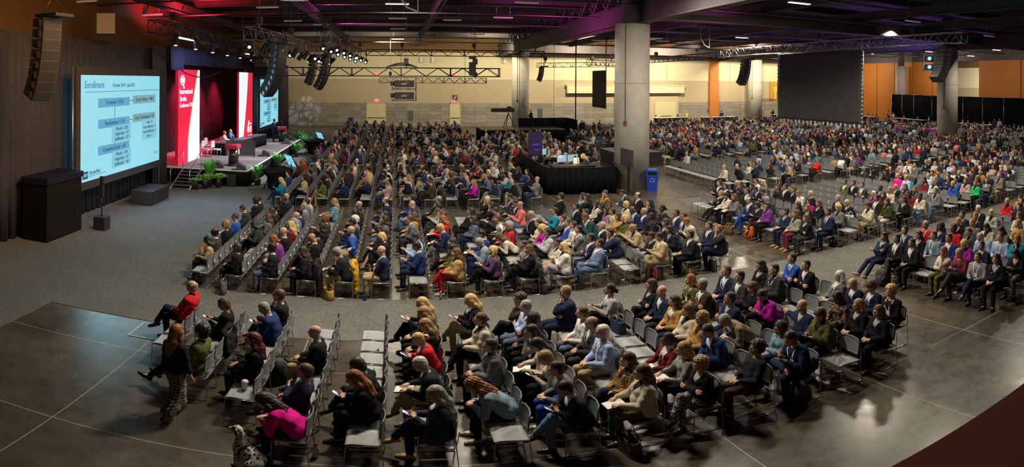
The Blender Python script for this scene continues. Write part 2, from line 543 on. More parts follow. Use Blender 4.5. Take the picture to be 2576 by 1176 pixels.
m = MB(); m.box((-22, -3, -0.2), (110, 78, 0)); struct('floor', m, M_FLOOR)
m = MB()
m.box((-11.9, 11.52, 0), (-5.05, 64.0, 0.006))
m.box((-11.9, -2, 0), (-7.48, 11.52, 0.006))
m.box((-7.48, 11.52, 0), (-5.05, 11.53, 0.006))
m.box((-5.05, 11.52, 0), (40, 14.0, 0.006))
m.box((12.2, 21.6, 0), (50, 24.2, 0.006))
struct('floor_carpet', m, M_CARPET)
m = MB(); m.box((-22, -3, 11.2), (110, 78, 11.4)); struct('ceiling', m, M_DECK)

# back wall at y = 70.2: stone, tan, cream bands, brown reflection tint above
YB = 70.2
m = MB()
m.box((-16, YB, 0), (66, YB + 0.3, 2.76), 0)
m.box((-16, YB, 2.76), (66, YB + 0.3, 5.6), 1)
m.box((-16, YB - 0.02, 5.6), (66, YB + 0.3, 8.75), 2)
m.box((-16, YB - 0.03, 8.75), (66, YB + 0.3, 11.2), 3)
for xg in [-9, 0.6, 8.2, 17.5, 25.8, 34.3, 44.0]:
    m.box((xg, YB - 0.03, 5.6), (xg + 0.05, YB, 8.75), 4)
struct('wall_back', m, [M_STONE, M_TAN, M_CREAM, M_VEILBROWN, M_GROOVE])
m = MB(); m.box((40.7, YB - 0.35, 0), (42.1, YB, 8.7)); struct('trim_1', m, M_ORANGE)      # orange pier
m = MB(); m.box((50.9, YB - 0.12, 2.9), (52.3, YB, 5.6)); struct('trim_2', m, mat('ochre', (0.52, 0.27, 0.03), 0.7))
# stage side wall, behind the drapes, coloured brown to imitate the glass reflection
m = MB(); m.box((-15.6, -3, 0), (-15.3, YB, 11.2)); struct('wall_left', m, M_VEILBROWN)
# side wall of orange panels with an opening to the next hall
m = MB()
for y0, y1 in [(66.8, 70.2), (63.2, 66.7), (59.6, 63.1), (56.0, 59.5), (52.4, 55.9), (49.4, 52.3), (38.0, 44.4), (31.0, 37.9), (24.0, 30.9), (16, 23.9)]:
    m.box((66.0, y0, 0), (66.3, y1, 8.5), 0)
m.box((66.0, 16, 8.5), (66.3, 70.2, 11.2), 1)
struct('wall_right', m, [M_ORANGE, M_STEEL])
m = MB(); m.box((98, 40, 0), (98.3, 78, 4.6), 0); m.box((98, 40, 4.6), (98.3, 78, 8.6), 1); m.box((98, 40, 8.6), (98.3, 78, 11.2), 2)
struct('wall_beyond', m, [M_TAN, M_CREAM, M_VEILBROWN])
light('AREA', 'far_hall_lamp', (88, 60, 9.5), 3000, WARM, (92, 60, 0), 3, 3)
# low wall of the gallery the picture is taken from
m = MB(); m.box((2.0, -0.6, 0), (66, 2.15, 3.0)); struct('wall_front', m, M_LEDGE)

# doors in the back wall
M_DOOR = mat('door_cream', (0.62, 0.56, 0.33), 0.5)
def door(n, x0, x1, h, leaves):
    m = MB()
    m.box((x0 - 0.08, YB - 0.07, 0), (x0, YB, h + 0.08)); m.box((x1, YB - 0.07, 0), (x1 + 0.08, YB, h + 0.08)); m.box((x0 - 0.08, YB - 0.07, h), (x1 + 0.08, YB, h + 0.08))
    d = struct('door_%d' % n, m, mat('door_frame', (0.5, 0.45, 0.27), 0.5))
    w = (x1 - x0) / leaves
    for i in range(leaves):
        a = x0 + w * i + 0.01
        m = MB(); m.box((a, YB - 0.04, 0.02), (a + w - 0.02, YB - 0.005, h)); l = m.build('door_leaf', M_DOOR, d)
        m = MB(); m.box((a + 0.06, YB - 0.09, 0.98), (a + w - 0.08, YB - 0.04, 1.05)); m.build('push_bar', M_BLACK, l)
        m = MB(); m.box((a + 0.03, YB - 0.05, 0.03), (a + w - 0.05, YB - 0.04, 0.30)); m.build('kick_plate', mat('kick_steel', (0.12, 0.12, 0.13), 0.4, 0.6), l)
    return d
door(1, -3.35, -1.15, 2.68, 2)
door(2, 6.5, 7.65, 2.72, 1)
# roller shutter with its man door
m = MB(); m.box((22.0, YB - 0.35, 0), (38.0, YB, 0.1)); 
m = MB(); m.box((20.6, YB - 0.75, 4.0), (36.6, YB, 4.9), 0); m.box((20.5, YB - 0.8, 4.9), (36.7, YB, 5.0), 0)
hood = struct('door_3', m, M_CREAM)
m = MB()
for i in range(22):
    m.box((27.0, YB - 0.10 - 0.01 * (i % 2), 0.18 * i), (36.0, YB - 0.03, 0.18 * i + 0.172))
m.build('shutter', mat('shutter_paint', (0.55, 0.46, 0.30), 0.6), hood)
m = MB(); m.box((32.6, YB - 0.20, 0), (35.6, YB - 0.12, 2.85)); p_ = m.build('man_door', M_DOOR, hood)
m = MB(); m.box((33.4, YB - 0.25, 0.95), (34.9, YB - 0.2, 1.03)); m.build('push_bar', M_ALU, p_)
m = MB(); m.lathe([(0.12, 0), (0.12, 1.25), (0.1, 1.3)], (36.9, YB - 0.9, 0)); tag(m.build('safety_bollard', mat('yellow_paint', (0.75, 0.6, 0.02), 0.5)), 'yellow safety post beside the roller shutter', 'bollard')
# opening to the washrooms with its lettering
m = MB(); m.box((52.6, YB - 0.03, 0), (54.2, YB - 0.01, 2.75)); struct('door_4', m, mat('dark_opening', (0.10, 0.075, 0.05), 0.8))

# signs on the back wall
M_RED_E = mat('exit_glow', (0.5, 0.02, 0.05), 0.5, emit=(1.0, 0.10, 0.16), estr=1.6)
M_LETW = mat('white_letter', (0.8, 0.8, 0.8), 0.5, emit=(1, 0.8, 0.8), estr=0.5)
for i, (px, py) in enumerate([(948, 253), (1141, 255), (949, 187), (1141, 187)]):
    u = (px - 1288) / F_PX + YAW
    X = (YB - 0.1) * math.tan(u); r = math.hypot(X, YB); Z = CAM_H - r * math.tan((py - Y_HOR - ROLL * F_PX * math.sin(u - YAW)) / F_PX)
    e = empty('exit_sign', (X, YB - 0.06, Z), 0, ['red exit sign over the double door', 'red exit sign over the single door', 'upper red exit sign above the double door', 'upper red exit sign above the single door'][i], 'sign', 'exit signs')
    m = MB(); m.box((-0.24, -0.04, -0.15), (0.24, 0.05, 0.15)); m.build('panel', M_RED_E, e)
    text('EXIT', 0.19, e, M_LETW, (0, -0.045, 0), align='CENTER', rot=(PI / 2, 0, 0))
e = empty('wall_sign', (7.05, YB - 0.05, 3.45), 0, 'square brown sign with white bar above the single door', 'sign')
m = MB(); m.box((-0.3, -0.02, -0.3), (0.3, 0.04, 0.3)); m.build('panel', mat('sign_brown', (0.10, 0.04, 0.02), 0.6), e)
m = MB(); m.box((-0.05, -0.028, -0.25), (0.05, -0.02, 0.25), rot=Matrix.Rotation(math.radians(40), 3, 'Y')); m.build('bar', M_WHITE, e)
for (x, z, l) in [(1.8, 1.3, 'dark grille low on the stone wall between the doors'), (17.4, 1.5, 'dark grille on the stone wall right of the pillar')]:
    m = MB(); m.box((x - 0.3, YB - 0.05, z - 0.6), (x + 0.3, YB, z + 0.6))
    for i in range(9): m.box((x - 0.26, YB - 0.07, z - 0.52 + 0.12 * i), (x + 0.26, YB - 0.05, z - 0.46 + 0.12 * i))
    tag(m.build('wall_grille', mat('grille_grey', (0.10, 0.10, 0.10), 0.5)), l, 'grille')
e = empty('washroom_sign', (51.6, YB - 0.14, 2.95), 0, 'dark red WOMEN lettering with yellow figure over the washroom opening', 'sign')
text('WOMEN', 0.55, e, mat('dark_red', (0.25, 0.03, 0.01), 0.5), (-1.3, -0.05, 0), align='CENTER', rot=(PI / 2, 0, 0), sx=1.15)
m = MB(); m.ball((0.2, -0.02, 2.25), (0.17, 0.06, 0.19)); m.prism([(-0.05, 1.95), (0.45, 1.95), (0.55, 1.2), (0.35, 1.2), (0.35, 0.1), (0.05, 0.1), (0.05, 1.2), (-0.15, 1.2)][::-1], 'y', -0.06, 0.0)
m.build('figure', mat('sign_yellow', (0.85, 0.55, 0.06), 0.5), e)
for (px, py) in [(1060, 148), (1089, 152), (1270, 153)]:
    X = (YB - 0.2) * math.tan((px - 1288) / F_PX + YAW)
    m = MB(); m.box((X - 0.16, YB - 0.35, 7.55), (X + 0.16, YB - 0.03, 8.2)); tag(m.build('wall_speaker', M_WHITE), 'small white loudspeaker high on the cream wall', 'speaker', 'white wall loudspeakers')
e = empty('hall_sign', (97.9, 57.0, 5.3), 0, 'blue sign hanging in the hall beyond the opening', 'sign')
m = MB(); m.box((-0.1, -2.0, -0.9), (0.0, 2.0, 0.9)); m.build('panel', mat('sign_blue', (0.05, 0.30, 0.55), 0.5), e)
m = MB(); m.tube([(-0.05, -1.8, 0.9), (-0.05, -1.8, 5.9)], 0.02, 4); m.tube([(-0.05, 1.8, 0.9), (-0.05, 1.8, 5.9)], 0.02, 4); m.build('hanger', M_BLACK, e)
m = MB(); m.box((-0.12, -1.7, -0.25), (-0.1, 1.7, 0.05)); m.box((-0.12, 0.9, 0.4), (-0.1, 1.7, 0.6)); m.build('lettering_bar', M_WHITE, e)

# columns
def column(x, y, r, top):
    m = MB(); m.lathe([(r, 0), (r, top)], (x, y, 0), 40)
    o = struct('column', m, M_CONC)
    m = MB(); m.lathe([(r * 0.55, top), (r * 0.55, 11.2)], (x, y, 0), 20); m.build('steel_head', M_STEEL, o)
    m = MB()
    for zj in (2.62, 5.32): m.lathe([(r + 0.003, zj), (r + 0.003, zj + 0.02)], (x, y, 0), 40)
    m.build('pour_joint', mat('joint_grey', (0.22, 0.20, 0.18), 0.8), o)
    m = MB(); d = Vector((-x, -y, 0)).normalized(); s = Vector((-d.y, d.x, 0))
    p = Vector((x, y, 0)) + (d * 0.93 - s * 0.36).normalized() * (r + 0.03)
    m.tube([(p.x, p.y, 3.45), (p.x, p.y, top)], 0.02, 6); m.box((p.x - 0.07, p.y - 0.07, 3.25), (p.x + 0.07, p.y + 0.07, 3.45))
    m.build('conduit', mat('conduit_red', (0.16, 0.03, 0.03), 0.5), o)
    return o
column(11.80, 28.15, 0.90, 8.35)
column(13.55, 63.6, 0.95, 8.6)
column(46.8, 68.0, 1.0, 8.6)
column(42.0, 31.6, 0.92, 8.3)
column(64.6, 57.0, 0.85, 7.9)
column(80.0, 49.0, 0.85, 7.9)
column(42.0, -1.0, 0.9, 8.35)

# roof steel: I-beams along the hall and across it
def ibeam(a, b, dpt, w):
    m = MB()
    a, b = Vector(a), Vector(b)
    if abs(a.x - b.x) < 0.01:
        for lo, hi in (((-w / 2, 0), (w / 2, 0.05)), ((-0.03, 0), (0.03, dpt)), ((-w / 2, dpt - 0.05), (w / 2, dpt))):
            m.box((a.x + lo[0], a.y, a.z + lo[1]), (a.x + hi[0], b.y, a.z + hi[1]))
    else:
        for lo, hi in (((-w / 2, 0), (w / 2, 0.05)), ((-0.03, 0), (0.03, dpt)), ((-w / 2, dpt - 0.05), (w / 2, dpt))):
            m.box((a.x, a.y + lo[0], a.z + lo[1]), (b.x, a.y + hi[0], a.z + hi[1]))
    return struct('beam', m, M_STEEL)
for x in (-12.9, -5.2, 2.4, 20.0, 27.5, 35.0, 50.0, 57.5):
    ibeam((x, -2, 9.45), (x, 70, 9.45), 0.6, 0.32)
ibeam((12.2, -2, 8.4), (12.2, 70, 8.4), 1.2, 0.55)
ibeam((42.2, -2, 8.35), (42.2, 70, 8.35), 1.2, 0.55)
for y in (18.0, 24.0, 30.5, 37.0, 43.5, 50.0, 56.5, 63.5):
    ibeam((-15, y, 10.15), (66, y, 10.15), 0.45, 0.25)
for y in (28.3, 66.0):
    ibeam((12.2, y, 8.7), (66, y, 8.7), 0.9, 0.4)
# truss web over the main girder
m = MB()
for i in range(26):
    y = 6 + i * 2.4
    for s in (-0.25, 0.25):
        m.tube([(12.2 + s, y, 9.6), (12.2 + s, y + 1.2, 10.6)], 0.06, 5); m.tube([(12.2 + s, y + 2.4, 9.6), (12.2 + s, y + 1.2, 10.6)], 0.06, 5)
struct('beam_web', m, M_STEEL)
# sprinkler and cable runs
m = MB()
for y in (21, 27.5, 34, 40.5, 47, 53.5, 60):
    m.tube([(-15, y, 9.3), (66, y, 9.3)], 0.045, 5)
struct('ceiling_pipe', m, mat('pipe_grey', (0.12, 0.10, 0.12), 0.5))
# insulated air ducts on the right
for (y, r) in ((40.2, 0.38), (53.2, 0.38)):
    m = MB(); m.tube([(51, y, 10.1), (56.9, y, 10.1)], r, 18); tag(m.build('air_duct', mat('duct_wrap', (0.09, 0.085, 0.12), 0.6)), 'dark round air duct under the roof on the right, %s' % ('nearer one' if y < 45 else 'farther one'), 'duct')

# ------------------------------------------------------------------ stage side: drapes, screens, stage, lecterns
def drape(name, label, y0, y1, z0, z1, x, amp=0.07, step=0.06, material=None, axis='y', per=0.42):
    """A pleated cloth hanging in folds, as one mesh with thickness."""
    n = max(2, int((y1 - y0) / step))
    t = np.linspace(y0, y1, n)
    off = amp * np.sin(2 * PI * t / per + 1.3 * np.sin(t * 1.1)) + amp * 0.4 * np.sin(2 * PI * t / (per * 0.37) + t)
    zs = np.linspace(z0, z1, 5)
    V = []
    for side in (0.0, -0.012):
        for i, z in enumerate(zs):
            a = 1.25 - 0.75 * (z - z0) / (z1 - z0)
            for k in range(n):
                V.append((x + side + off[k] * a, t[k], z) if axis == 'y' else (t[k], x - side + off[k] * a, z))
    V = np.array(V); Q = []
    h = 5 * n
    for i in range(4):
        k = np.arange(n - 1)
        q = np.stack([i * n + k, i * n + k + 1, (i + 1) * n + k + 1, (i + 1) * n + k], 1)
        Q += [q if axis == 'y' else q[:, ::-1], (q + h)[:, ::-1] if axis == 'y' else q + h]
    k = np.arange(n - 1)
    Q.append(np.stack([k, k + h, k + 1 + h, k + 1], 1)); Q.append(np.stack([4 * n + k, 4 * n + k + 1, 4 * n + k + 1 + h, 4 * n + k + h], 1))
    me = np_mesh(name, V, np.concatenate(Q), True, [material or M_DRAPE])
    o = bpy.data.objects.new(name, me)
    link(o)
    return tag(o, label, 'drape', 'black drapes')


M_VELOUR = mat('navy_velour', (0.022, 0.022, 0.034), 0.8, noise=0.3, scale=4)
M_VELRED = mat('back_velour', (0.040, 0.022, 0.024), 0.8, noise=0.3, scale=4)
drape('stage_drape', 'tall black drape behind the nearer projection screen', 6.0, 27.6, 0.02, 7.0, -11.75, 0.09, material=M_VELOUR)
drape('stage_drape', 'black drape strip between the nearer screen and the red banner', 26.2, 28.0, 0.02, 7.0, -11.35, 0.09, material=M_VELOUR)
drape('stage_drape', 'dark red lit drape at the back of the stage', 28.5, 46.5, 0.8, 6.9, -13.9, 0.12, material=M_VELRED)
drape('stage_drape', 'black drape valance across the top of the stage', 27.9, 46.2, 6.2, 7.1, -11.3, 0.07, material=M_VELOUR)
drape('stage_drape', 'black drape leg above the first red banner', 27.9, 29.8, 5.9, 7.1, -11.1, 0.07, material=M_VELOUR)
drape('stage_drape', 'black drape leg beyond the second red banner', 45.0, 46.6, 0.02, 7.0, -11.35, 0.08, material=M_VELOUR)
drape('stage_drape', 'black drape behind the farther projection screen', 46.4, 64.5, 0.02, 7.0, -11.75, 0.09, material=M_VELOUR)

M_SCREEN = mat('slide_light', (0.1, 0.1, 0.1), 0.5, emit=(0.235, 0.66, 0.80), estr=1.0)
M_SL_BLUE = mat('slide_blue', (0.02, 0.02, 0.02), 0.5, emit=(0.10, 0.37, 0.58), estr=1.0)
M_SL_GREY = mat('slide_grey', (0.02, 0.02, 0.02), 0.5, emit=(0.19, 0.37, 0.41), estr=1.0)
M_SL_PALE = mat('slide_pale', (0.02, 0.02, 0.02), 0.5, emit=(0.21, 0.55, 0.70), estr=1.0)
M_SL_INK = mat('slide_ink', (0.01, 0.02, 0.04), 0.5, emit=(0.012, 0.07, 0.11), estr=1.0)
M_SL_TITLE = mat('slide_title', (0.02, 0.05, 0.1), 0.5, emit=(0.02, 0.17, 0.36), estr=1.0)
M_SL_RED = mat('slide_red', (0.1, 0.02, 0.02), 0.5, emit=(0.5, 0.10, 0.18), estr=1.0)


def screen(y0, y1, z0, z1, x, label):
    """Projection screen facing the audience (+X) with the slide on it."""
    w, h = y1 - y0, z1 - z0
    t = empty('projection_screen', (x, y0, z0), 0, label, 'screen', 'projection screens beside the stage')
    b = 0.30
    m = MB()
    for lo, hi in (((-0.08, -b, -b), (0, w + b, 0)), ((-0.08, -b, h), (0, w + b, h + b)), ((-0.08, -b, 0), (0, 0, h)), ((-0.08, w, 0), (0, w + b, h))):
        m.box(lo, hi)
    m.build('frame', mat('screen_border', (0.03, 0.028, 0.03), 0.7), t)
    for yy in (-b, w + b):
        m = MB(); m.tube([(-0.15, yy, -z0), (-0.15, yy, h + b)], 0.03, 6); m.build('upright', M_ALU, t)
    m = MB(); m.box((-0.05, 0, 0), (-0.005, w, h)); sheet = m.build('screen_surface', M_SCREEN, t)
    def Y(p): return p * w
    def Z(q): return (1 - q) * h
    def panel(a, bb, c, d, mt, dx=0.0):
        m = MB(); m.box((-0.006, Y(a), Z(d)), (0.004 + dx, Y(bb), Z(c))); m.build('slide_box', mt, sheet)
    def tx(s, p, q, size, mt=M_SL_INK, al='CENTER', dx=0.012):
        text(s, size * h, sheet, mt, (dx, Y(p), Z(q)), align=al, name='slide_text', sx=0.92)
    tx('Enrollment', 0.035, 0.095, 0.095, M_SL_TITLE, 'LEFT'); tx('October 2019 – July 2023', 0.34, 0.10, 0.054, M_SL_INK, 'LEFT')
    panel(0.04, 1.0, 0.158, 0.163, M_SL_TITLE)
    panel(0.18, 0.555, 0.225, 0.315, M_SL_BLUE); tx('Screened = 5376', 0.37, 0.27, 0.062)
    panel(0.60, 0.93, 0.215, 0.305, M_SL_GREY); tx('Screen Failures = 4862', 0.765, 0.26, 0.056)
    panel(0.18, 0.555, 0.43, 0.52, M_SL_BLUE); tx('Randomized = 514', 0.37, 0.475, 0.062)
    panel(0.60, 0.93, 0.415, 0.505, M_SL_GREY); tx('Early Terminations = 93', 0.765, 0.46, 0.056)
    panel(0.335, 0.575, 0.51, 0.68, M_SL_PALE, 0.003)
    for i, s in enumerate(('Placebo = 228', 'Argatroban = 59', 'Eptifibatide = 227')): tx(s, 0.455, 0.545 + 0.052 * i, 0.05)
    panel(0.73, 0.945, 0.49, 0.72, M_SL_PALE, 0.003)
    for i, s in enumerate(('Death = 57', 'Lost to Follow-Up = 27', 'Consent Withdrawn = 8', 'Other = 1')): tx(s, 0.838, 0.525 + 0.053 * i, 0.040)
    panel(0.18, 0.555, 0.69, 0.78, M_SL_BLUE); tx('Completed Study = 421', 0.37, 0.735, 0.058)
    panel(0.335, 0.575, 0.77, 0.94, M_SL_PALE, 0.003)
    for i, s in enumerate(('Placebo = 194', 'Argatroban = 43', 'Eptifibatide = 184')): tx(s, 0.455, 0.805 + 0.052 * i, 0.05)
    panel(0.368, 0.371, 0.315, 0.43, M_SL_INK); panel(0.368, 0.371, 0.52, 0.69, M_SL_INK); panel(0.555, 0.60, 0.262, 0.268, M_SL_INK); panel(0.555, 0.60, 0.465, 0.471, M_SL_INK)
    tx('M', 0.915, 0.90, 0.06, M_SL_GREY); tx('O', 0.938, 0.90, 0.06, M_SL_RED); tx('ST', 0.965, 0.90, 0.06, M_SL_GREY)
    panel(0.02, 0.075, 0.905, 0.975, M_SL_INK); tx('NIH', 0.047, 0.94, 0.05, M_SL_PALE); tx('StrokeNet', 0.085, 0.925, 0.056, M_SL_INK, 'LEFT'); panel(0.085, 0.26, 0.955, 0.96, M_SL_TITLE)
    return t


screen(18.45, 25.75, 1.62, 5.55, -10.75, 'nearer projection screen with the Enrollment slide, left of the stage')
screen(46.6, 54.0, 1.55, 5.45, -10.75, 'farther projection screen with the same slide, beyond the stage')
# light the projection screens throw into the hall
light('AREA', 'screen_glow', (-10.5, 22.1, 3.6), 260, (0.45, 0.85, 1.0), (0, 22.1, 1.5), 7.2, 3.8)
light('AREA', 'screen_glow', (-10.5, 50.3, 3.5), 160, (0.45, 0.85, 1.0), (0, 50.3, 1.5), 7.2, 3.8)

# stage platform with a pleated skirt
SX0, SX1, SY0, SY1, SZ = -15.2, -7.30, 28.85, 45.4, 0.80
st = empty('stage', (0, 0, 0), 0, 'low grey carpeted stage with black pleated skirt and white edge', 'stage')
m = MB(); m.box((SX0, SY0, SZ - 0.08), (SX1, SY1, SZ)); m.build('stage_deck', mat('stage_carpet', (0.13, 0.12, 0.13), 0.9, noise=0.2, scale=40), st)
m = MB(); m.box((SX0 + 3.0, SY0 - 0.02, SZ - 0.02), (SX1 + 0.02, SY0 + 0.05, SZ + 0.012)); m.box((SX1 - 0.05, SY0, SZ - 0.02), (SX1 + 0.02, SY1, SZ + 0.012)); m.build('edge_strip', mat('edge_white', (0.75, 0.75, 0.76), 0.5), st)
def skirt(parent, a, b, z0, z1, name='skirt', per=0.16, amp=0.03):
    a, b = Vector(a), Vector(b); L = (b - a).length; d = (b - a) / L; nrm = Vector((d.y, -d.x))
    n = int(L / 0.03); t = np.linspace(0, L, n); off = amp * np.sin(2 * PI * t / per) + 0.4 * amp * np.sin(2 * PI * t / per * 2.3 + 1)
    V = []
    for z in (z0, z1):
        for k in range(n):
            q = a + d * t[k] + nrm * (off[k] * (1.0 if z == z0 else 0.5)); V.append((q.x, q.y, z))
    k = np.arange(n - 1)
    me = np_mesh(name, np.array(V), np.stack([k, k + 1, n + k + 1, n + k], 1), True, [M_DRAPE])
    o = bpy.data.objects.new(name, me); link(o, parent)
    md = o.modifiers.new('thickness', 'SOLIDIFY'); md.thickness = 0.006
    return o
skirt(st, (SX0 + 3, SY0), (SX1, SY0), 0.0, SZ - 0.03)
skirt(st, (SX1, SY0), (SX1, SY1), 0.0, SZ - 0.03)

# stairs with handrails at the near end of the stage
stt = empty('stage_stairs', (-10.2, SY0 - 0.05, 0), 0, 'black stage stairs with silver nosings and handrails at the stage end', 'stairs')
m = MB()
for i in range(6):
    m.box((-0.46, -0.29 * (i + 1), SZ * (1 - (i + 1) / 6.5) - 0.03), (0.46, -0.29 * i, SZ * (1 - (i + 1) / 6.5)))
m.build('tread', M_BLACK, stt)
m = MB()
for i in range(6):
    m.box((-0.46, -0.29 * (i + 1) - 0.015, SZ * (1 - (i + 1) / 6.5) - 0.035), (0.46, -0.29 * (i + 1) + 0.02, SZ * (1 - (i + 1) / 6.5) + 0.004))
m.build('nosing', M_ALU, stt)
for s in (-1, 1):
    m = MB(); m.box((s * 0.50 - 0.02, -1.8, 0), (s * 0.50 + 0.02, 0, 0.06), rot=Matrix.Identity(3)); m.tube([(s * 0.50, -1.85, 0.02), (s * 0.50, 0, SZ - 0.05)], 0.03, 6); m.build('stringer', M_ALU, stt)
    m = MB(); m.tube([(s * 0.50, -1.75, 0.05), (s * 0.50, -1.75, 0.95), (s * 0.50, -1.6, 1.02), (s * 0.50, -0.05, SZ + 0.95), (s * 0.50, 0.0, SZ + 0.9), (s * 0.50, 0.0, SZ)], 0.02, 7); m.build('handrail', M_ALU, stt)

# red and white banners on the stage
M_BRED = mat('banner_red', (0.45, 0.006, 0.03), 0.45, emit=(0.85, 0.010, 0.06), estr=0.8)
M_BDK = mat('banner_side', (0.28, 0.004, 0.02), 0.5, emit=(0.5, 0.008, 0.03), estr=0.35)
M_BWHITE = mat('banner_white', (0.7, 0.7, 0.72), 0.5, emit=(0.85, 0.88, 1.0), estr=0.95)
M_BORANGE = mat('banner_orange', (0.7, 0.16, 0.01), 0.5, emit=(1, 0.25, 0.02), estr=0.5)
def banner(y0, y1, x, label, flip):
    w = y1 - y0; h = 5.15
    t = empty('stage_banner', (x, y0, SZ), 0, label, 'banner', 'lit red and white stage banners')
    m = MB(); m.box((-0.16, 0, 0), (-0.01, w, h)); m.build('cabinet', M_BDK, t)
    n = 24
    def curve(q, o=0.0):      # share of the width that is red at height q (0 bottom .. 1 top)
        c = 0.42 + 0.46 * (max(0.0, (q - 0.22) / 0.78) ** 1.25)
        if flip: c = 0.66 - 0.38 * ((1 - q) ** 1.5)
        return c + o
    def band(f0, f1, material, dx, name):
        m = MB(); vs = []; fs = []
        for i in range(n + 1):
            q = i / n
            vs += [(0, f0(q) * w, q * h), (0, f1(q) * w, q * h), (dx, f0(q) * w, q * h), (dx, f1(q) * w, q * h)]
            if i:
                o = 4 * i
                fs += [(o - 2, o - 1, o + 3, o + 2), (o - 4, o, o + 1, o - 3), (o - 4, o - 2, o + 2, o), (o - 3, o + 1, o + 3, o - 1)]
        m.add(vs, fs); return m.build(name, material, t)
    if not flip:
        band(lambda q: 0, lambda q: curve(q), M_BRED, 0.01, 'red_field'); band(lambda q: curve(q), lambda q: curve(q, 0.035), M_BORANGE, 0.012, 'orange_line'); band(lambda q: curve(q, 0.035), lambda q: 1.0, M_BWHITE, 0.01, 'white_field')
    else:
        band(lambda q: 0, lambda q: curve(q, -0.03), M_BWHITE, 0.01, 'white_field'); band(lambda q: curve(q, -0.03), lambda q: curve(q), M_BORANGE, 0.012, 'orange_line'); band(lambda q: curve(q), lambda q: 1.0, M_BRED, 0.01, 'red_field')
    return t, w, h
M_WL = mat('banner_letter', (0.8, 0.8, 0.8), 0.5, emit=(1, 0.95, 0.95), estr=0.9)
t, w, h = banner(29.5, 33.0, -11.25, 'red and white banner with the conference name at the near stage end', False)
text('International', 0.42, t, M_WL, (0.02, 0.19, h * 0.765), sx=0.95); text('Stroke', 0.42, t, M_WL, (0.02, 0.19, h * 0.69), sx=0.95); text('Conference 2024', 0.33, t, M_WL, (0.02, 0.19, h * 0.62), sx=0.95)
# brain emblem: an outline with folds and a stem
m = MB()
cy, cz = 0.62, h * 0.885
pts = [(0.02, cy + 0.30 * math.cos(a) * (1 + 0.07 * math.sin(5 * a)), cz + 0.24 * math.sin(a) * (1 + 0.07 * math.cos(4 * a))) for a in np.linspace(0, 2 * PI, 28, endpoint=False)]
m.tube(pts, 0.026, 5, closed=True)
for k in range(3):
    m.tube([(0.02, cy - 0.18 + 0.13 * k + 0.05 * math.sin(3 * q), cz - 0.13 + 0.26 * q) for q in np.linspace(0, 1, 7)], 0.022, 5)
m.tube([(0.02, cy + 0.12, cz - 0.22), (0.02, cy + 0.24, cz - 0.45)], 0.04, 5)
m.build('brain_emblem', M_WL, t)
t, w, h = banner(41.0, 45.0, -11.0, 'red and white banner with the 100 emblem at the far stage end', True)
text('100', 0.75, t, M_WL, (0.02, w * 0.83, h * 0.155), align='CENTER', sx=0.62); 
m = MB(); m.ball((0.02, w * 0.66, h * 0.17), (0.02, 0.26, 0.30)); m.tube([(0.02, w * 0.66, h * 0.17 + 0.28), (0.02, w * 0.70, h * 0.17 + 0.62)], 0.05, 5); m.build('heart_emblem', M_WL, t)
m = MB(); m.box((0.01, w * 0.66, h * 0.055), (0.03, w * 0.96, h * 0.075)); m.box((0.01, w * 0.70, h * 0.235), (0.03, w * 0.92, h * 0.25)); m.build('small_lettering', M_WL, t)

# lecterns
def lectern(x, y, rz, label):
    t = empty('lectern', (x, y, SZ), rz, label, 'lectern', 'lecterns on the stage')
    m = MB(); m.lathe([(0.36, 0), (0.36, 0.09), (0.33, 0.10)], (0, 0, 0), 20); m.build('base', M_BLACK, t)
    m = MB(); m.lathe([(0.27, 0.09), (0.29, 0.92)], (0, 0, 0), 24); m.build('column_body', mat('lectern_black', (0.02, 0.02, 0.022), 0.25), t)
    m = MB(); m.prism([(-0.36, -0.34), (0.30, -0.42), (0.30, 0.42), (-0.36, 0.34)], 'z', 0.93, 1.13); m.build('desk_top', mat('lectern_red', (0.50, 0.02, 0.06), 0.4), t)
    m = MB(); m.box((0.285, -0.10, 0.62), (0.30, 0.10, 0.90)); m.build('logo_plate', M_WHITE, t)
    m = MB(); m.tube([(-0.1, -0.15, 1.13), (-0.02, -0.12, 1.35), (-0.15, -0.05, 1.45)], 0.009, 5); m.tube([(-0.1, 0.15, 1.13), (-0.02, 0.12, 1.35), (-0.15, 0.05, 1.45)], 0.009, 5); m.build('microphone', M_BLACK, t)
    m = MB(); m.box((0.15, -0.18, 1.20), (0.19, 0.18, 1.48), rot=Matrix.Rotation(-0.35, 3, 'Y'), at_=(0.3, 0, 0.1)); m.build('display', M_BLKPL, t)
    return t
lectern(-8.5, 30.6, 0.0, 'black lectern with red top at the near stage end, nobody at it')
lectern(-8.3, 43.3, 0.25, 'black lectern with red top where the speaker stands')

# panel tables with black cloths
def cloth_table(x, y, lx, ly, z, label, rz=0, top=(0.10, 0.10, 0.14), hgt=0.76, group='black draped tables', name='draped_table', topmat=None):
    t = empty(name, (x, y, z), rz, label, 'table', group)
    m = MB(); m.box((-lx / 2, -ly / 2, hgt - 0.03), (lx / 2, ly / 2, hgt)); m.build('table_top', topmat or mat('table_cloth_top', top, 0.8), t)
    for a, b in (((-lx / 2, -ly / 2), (lx / 2, -ly / 2)), ((lx / 2, -ly / 2), (lx / 2, ly / 2)), ((lx / 2, ly / 2), (-lx / 2, ly / 2)), ((-lx / 2, ly / 2), (-lx / 2, -ly / 2))):
        skirt(t, a, b, 0.01, hgt - 0.01, 'cloth_skirt', per=0.22, amp=0.018)
    return t
cloth_table(-10.5, 35.4, 0.75, 1.9, SZ, 'first black draped panel table on stage, nearest the stairs')
cloth_table(-9.9, 37.65, 0.75, 2.3, SZ, 'middle black draped panel table on stage with two speakers behind', -0.14)
cloth_table(-9.55, 40.05, 0.75, 2.3, SZ, 'last black draped panel table on stage, nearest the speaker', -0.14)
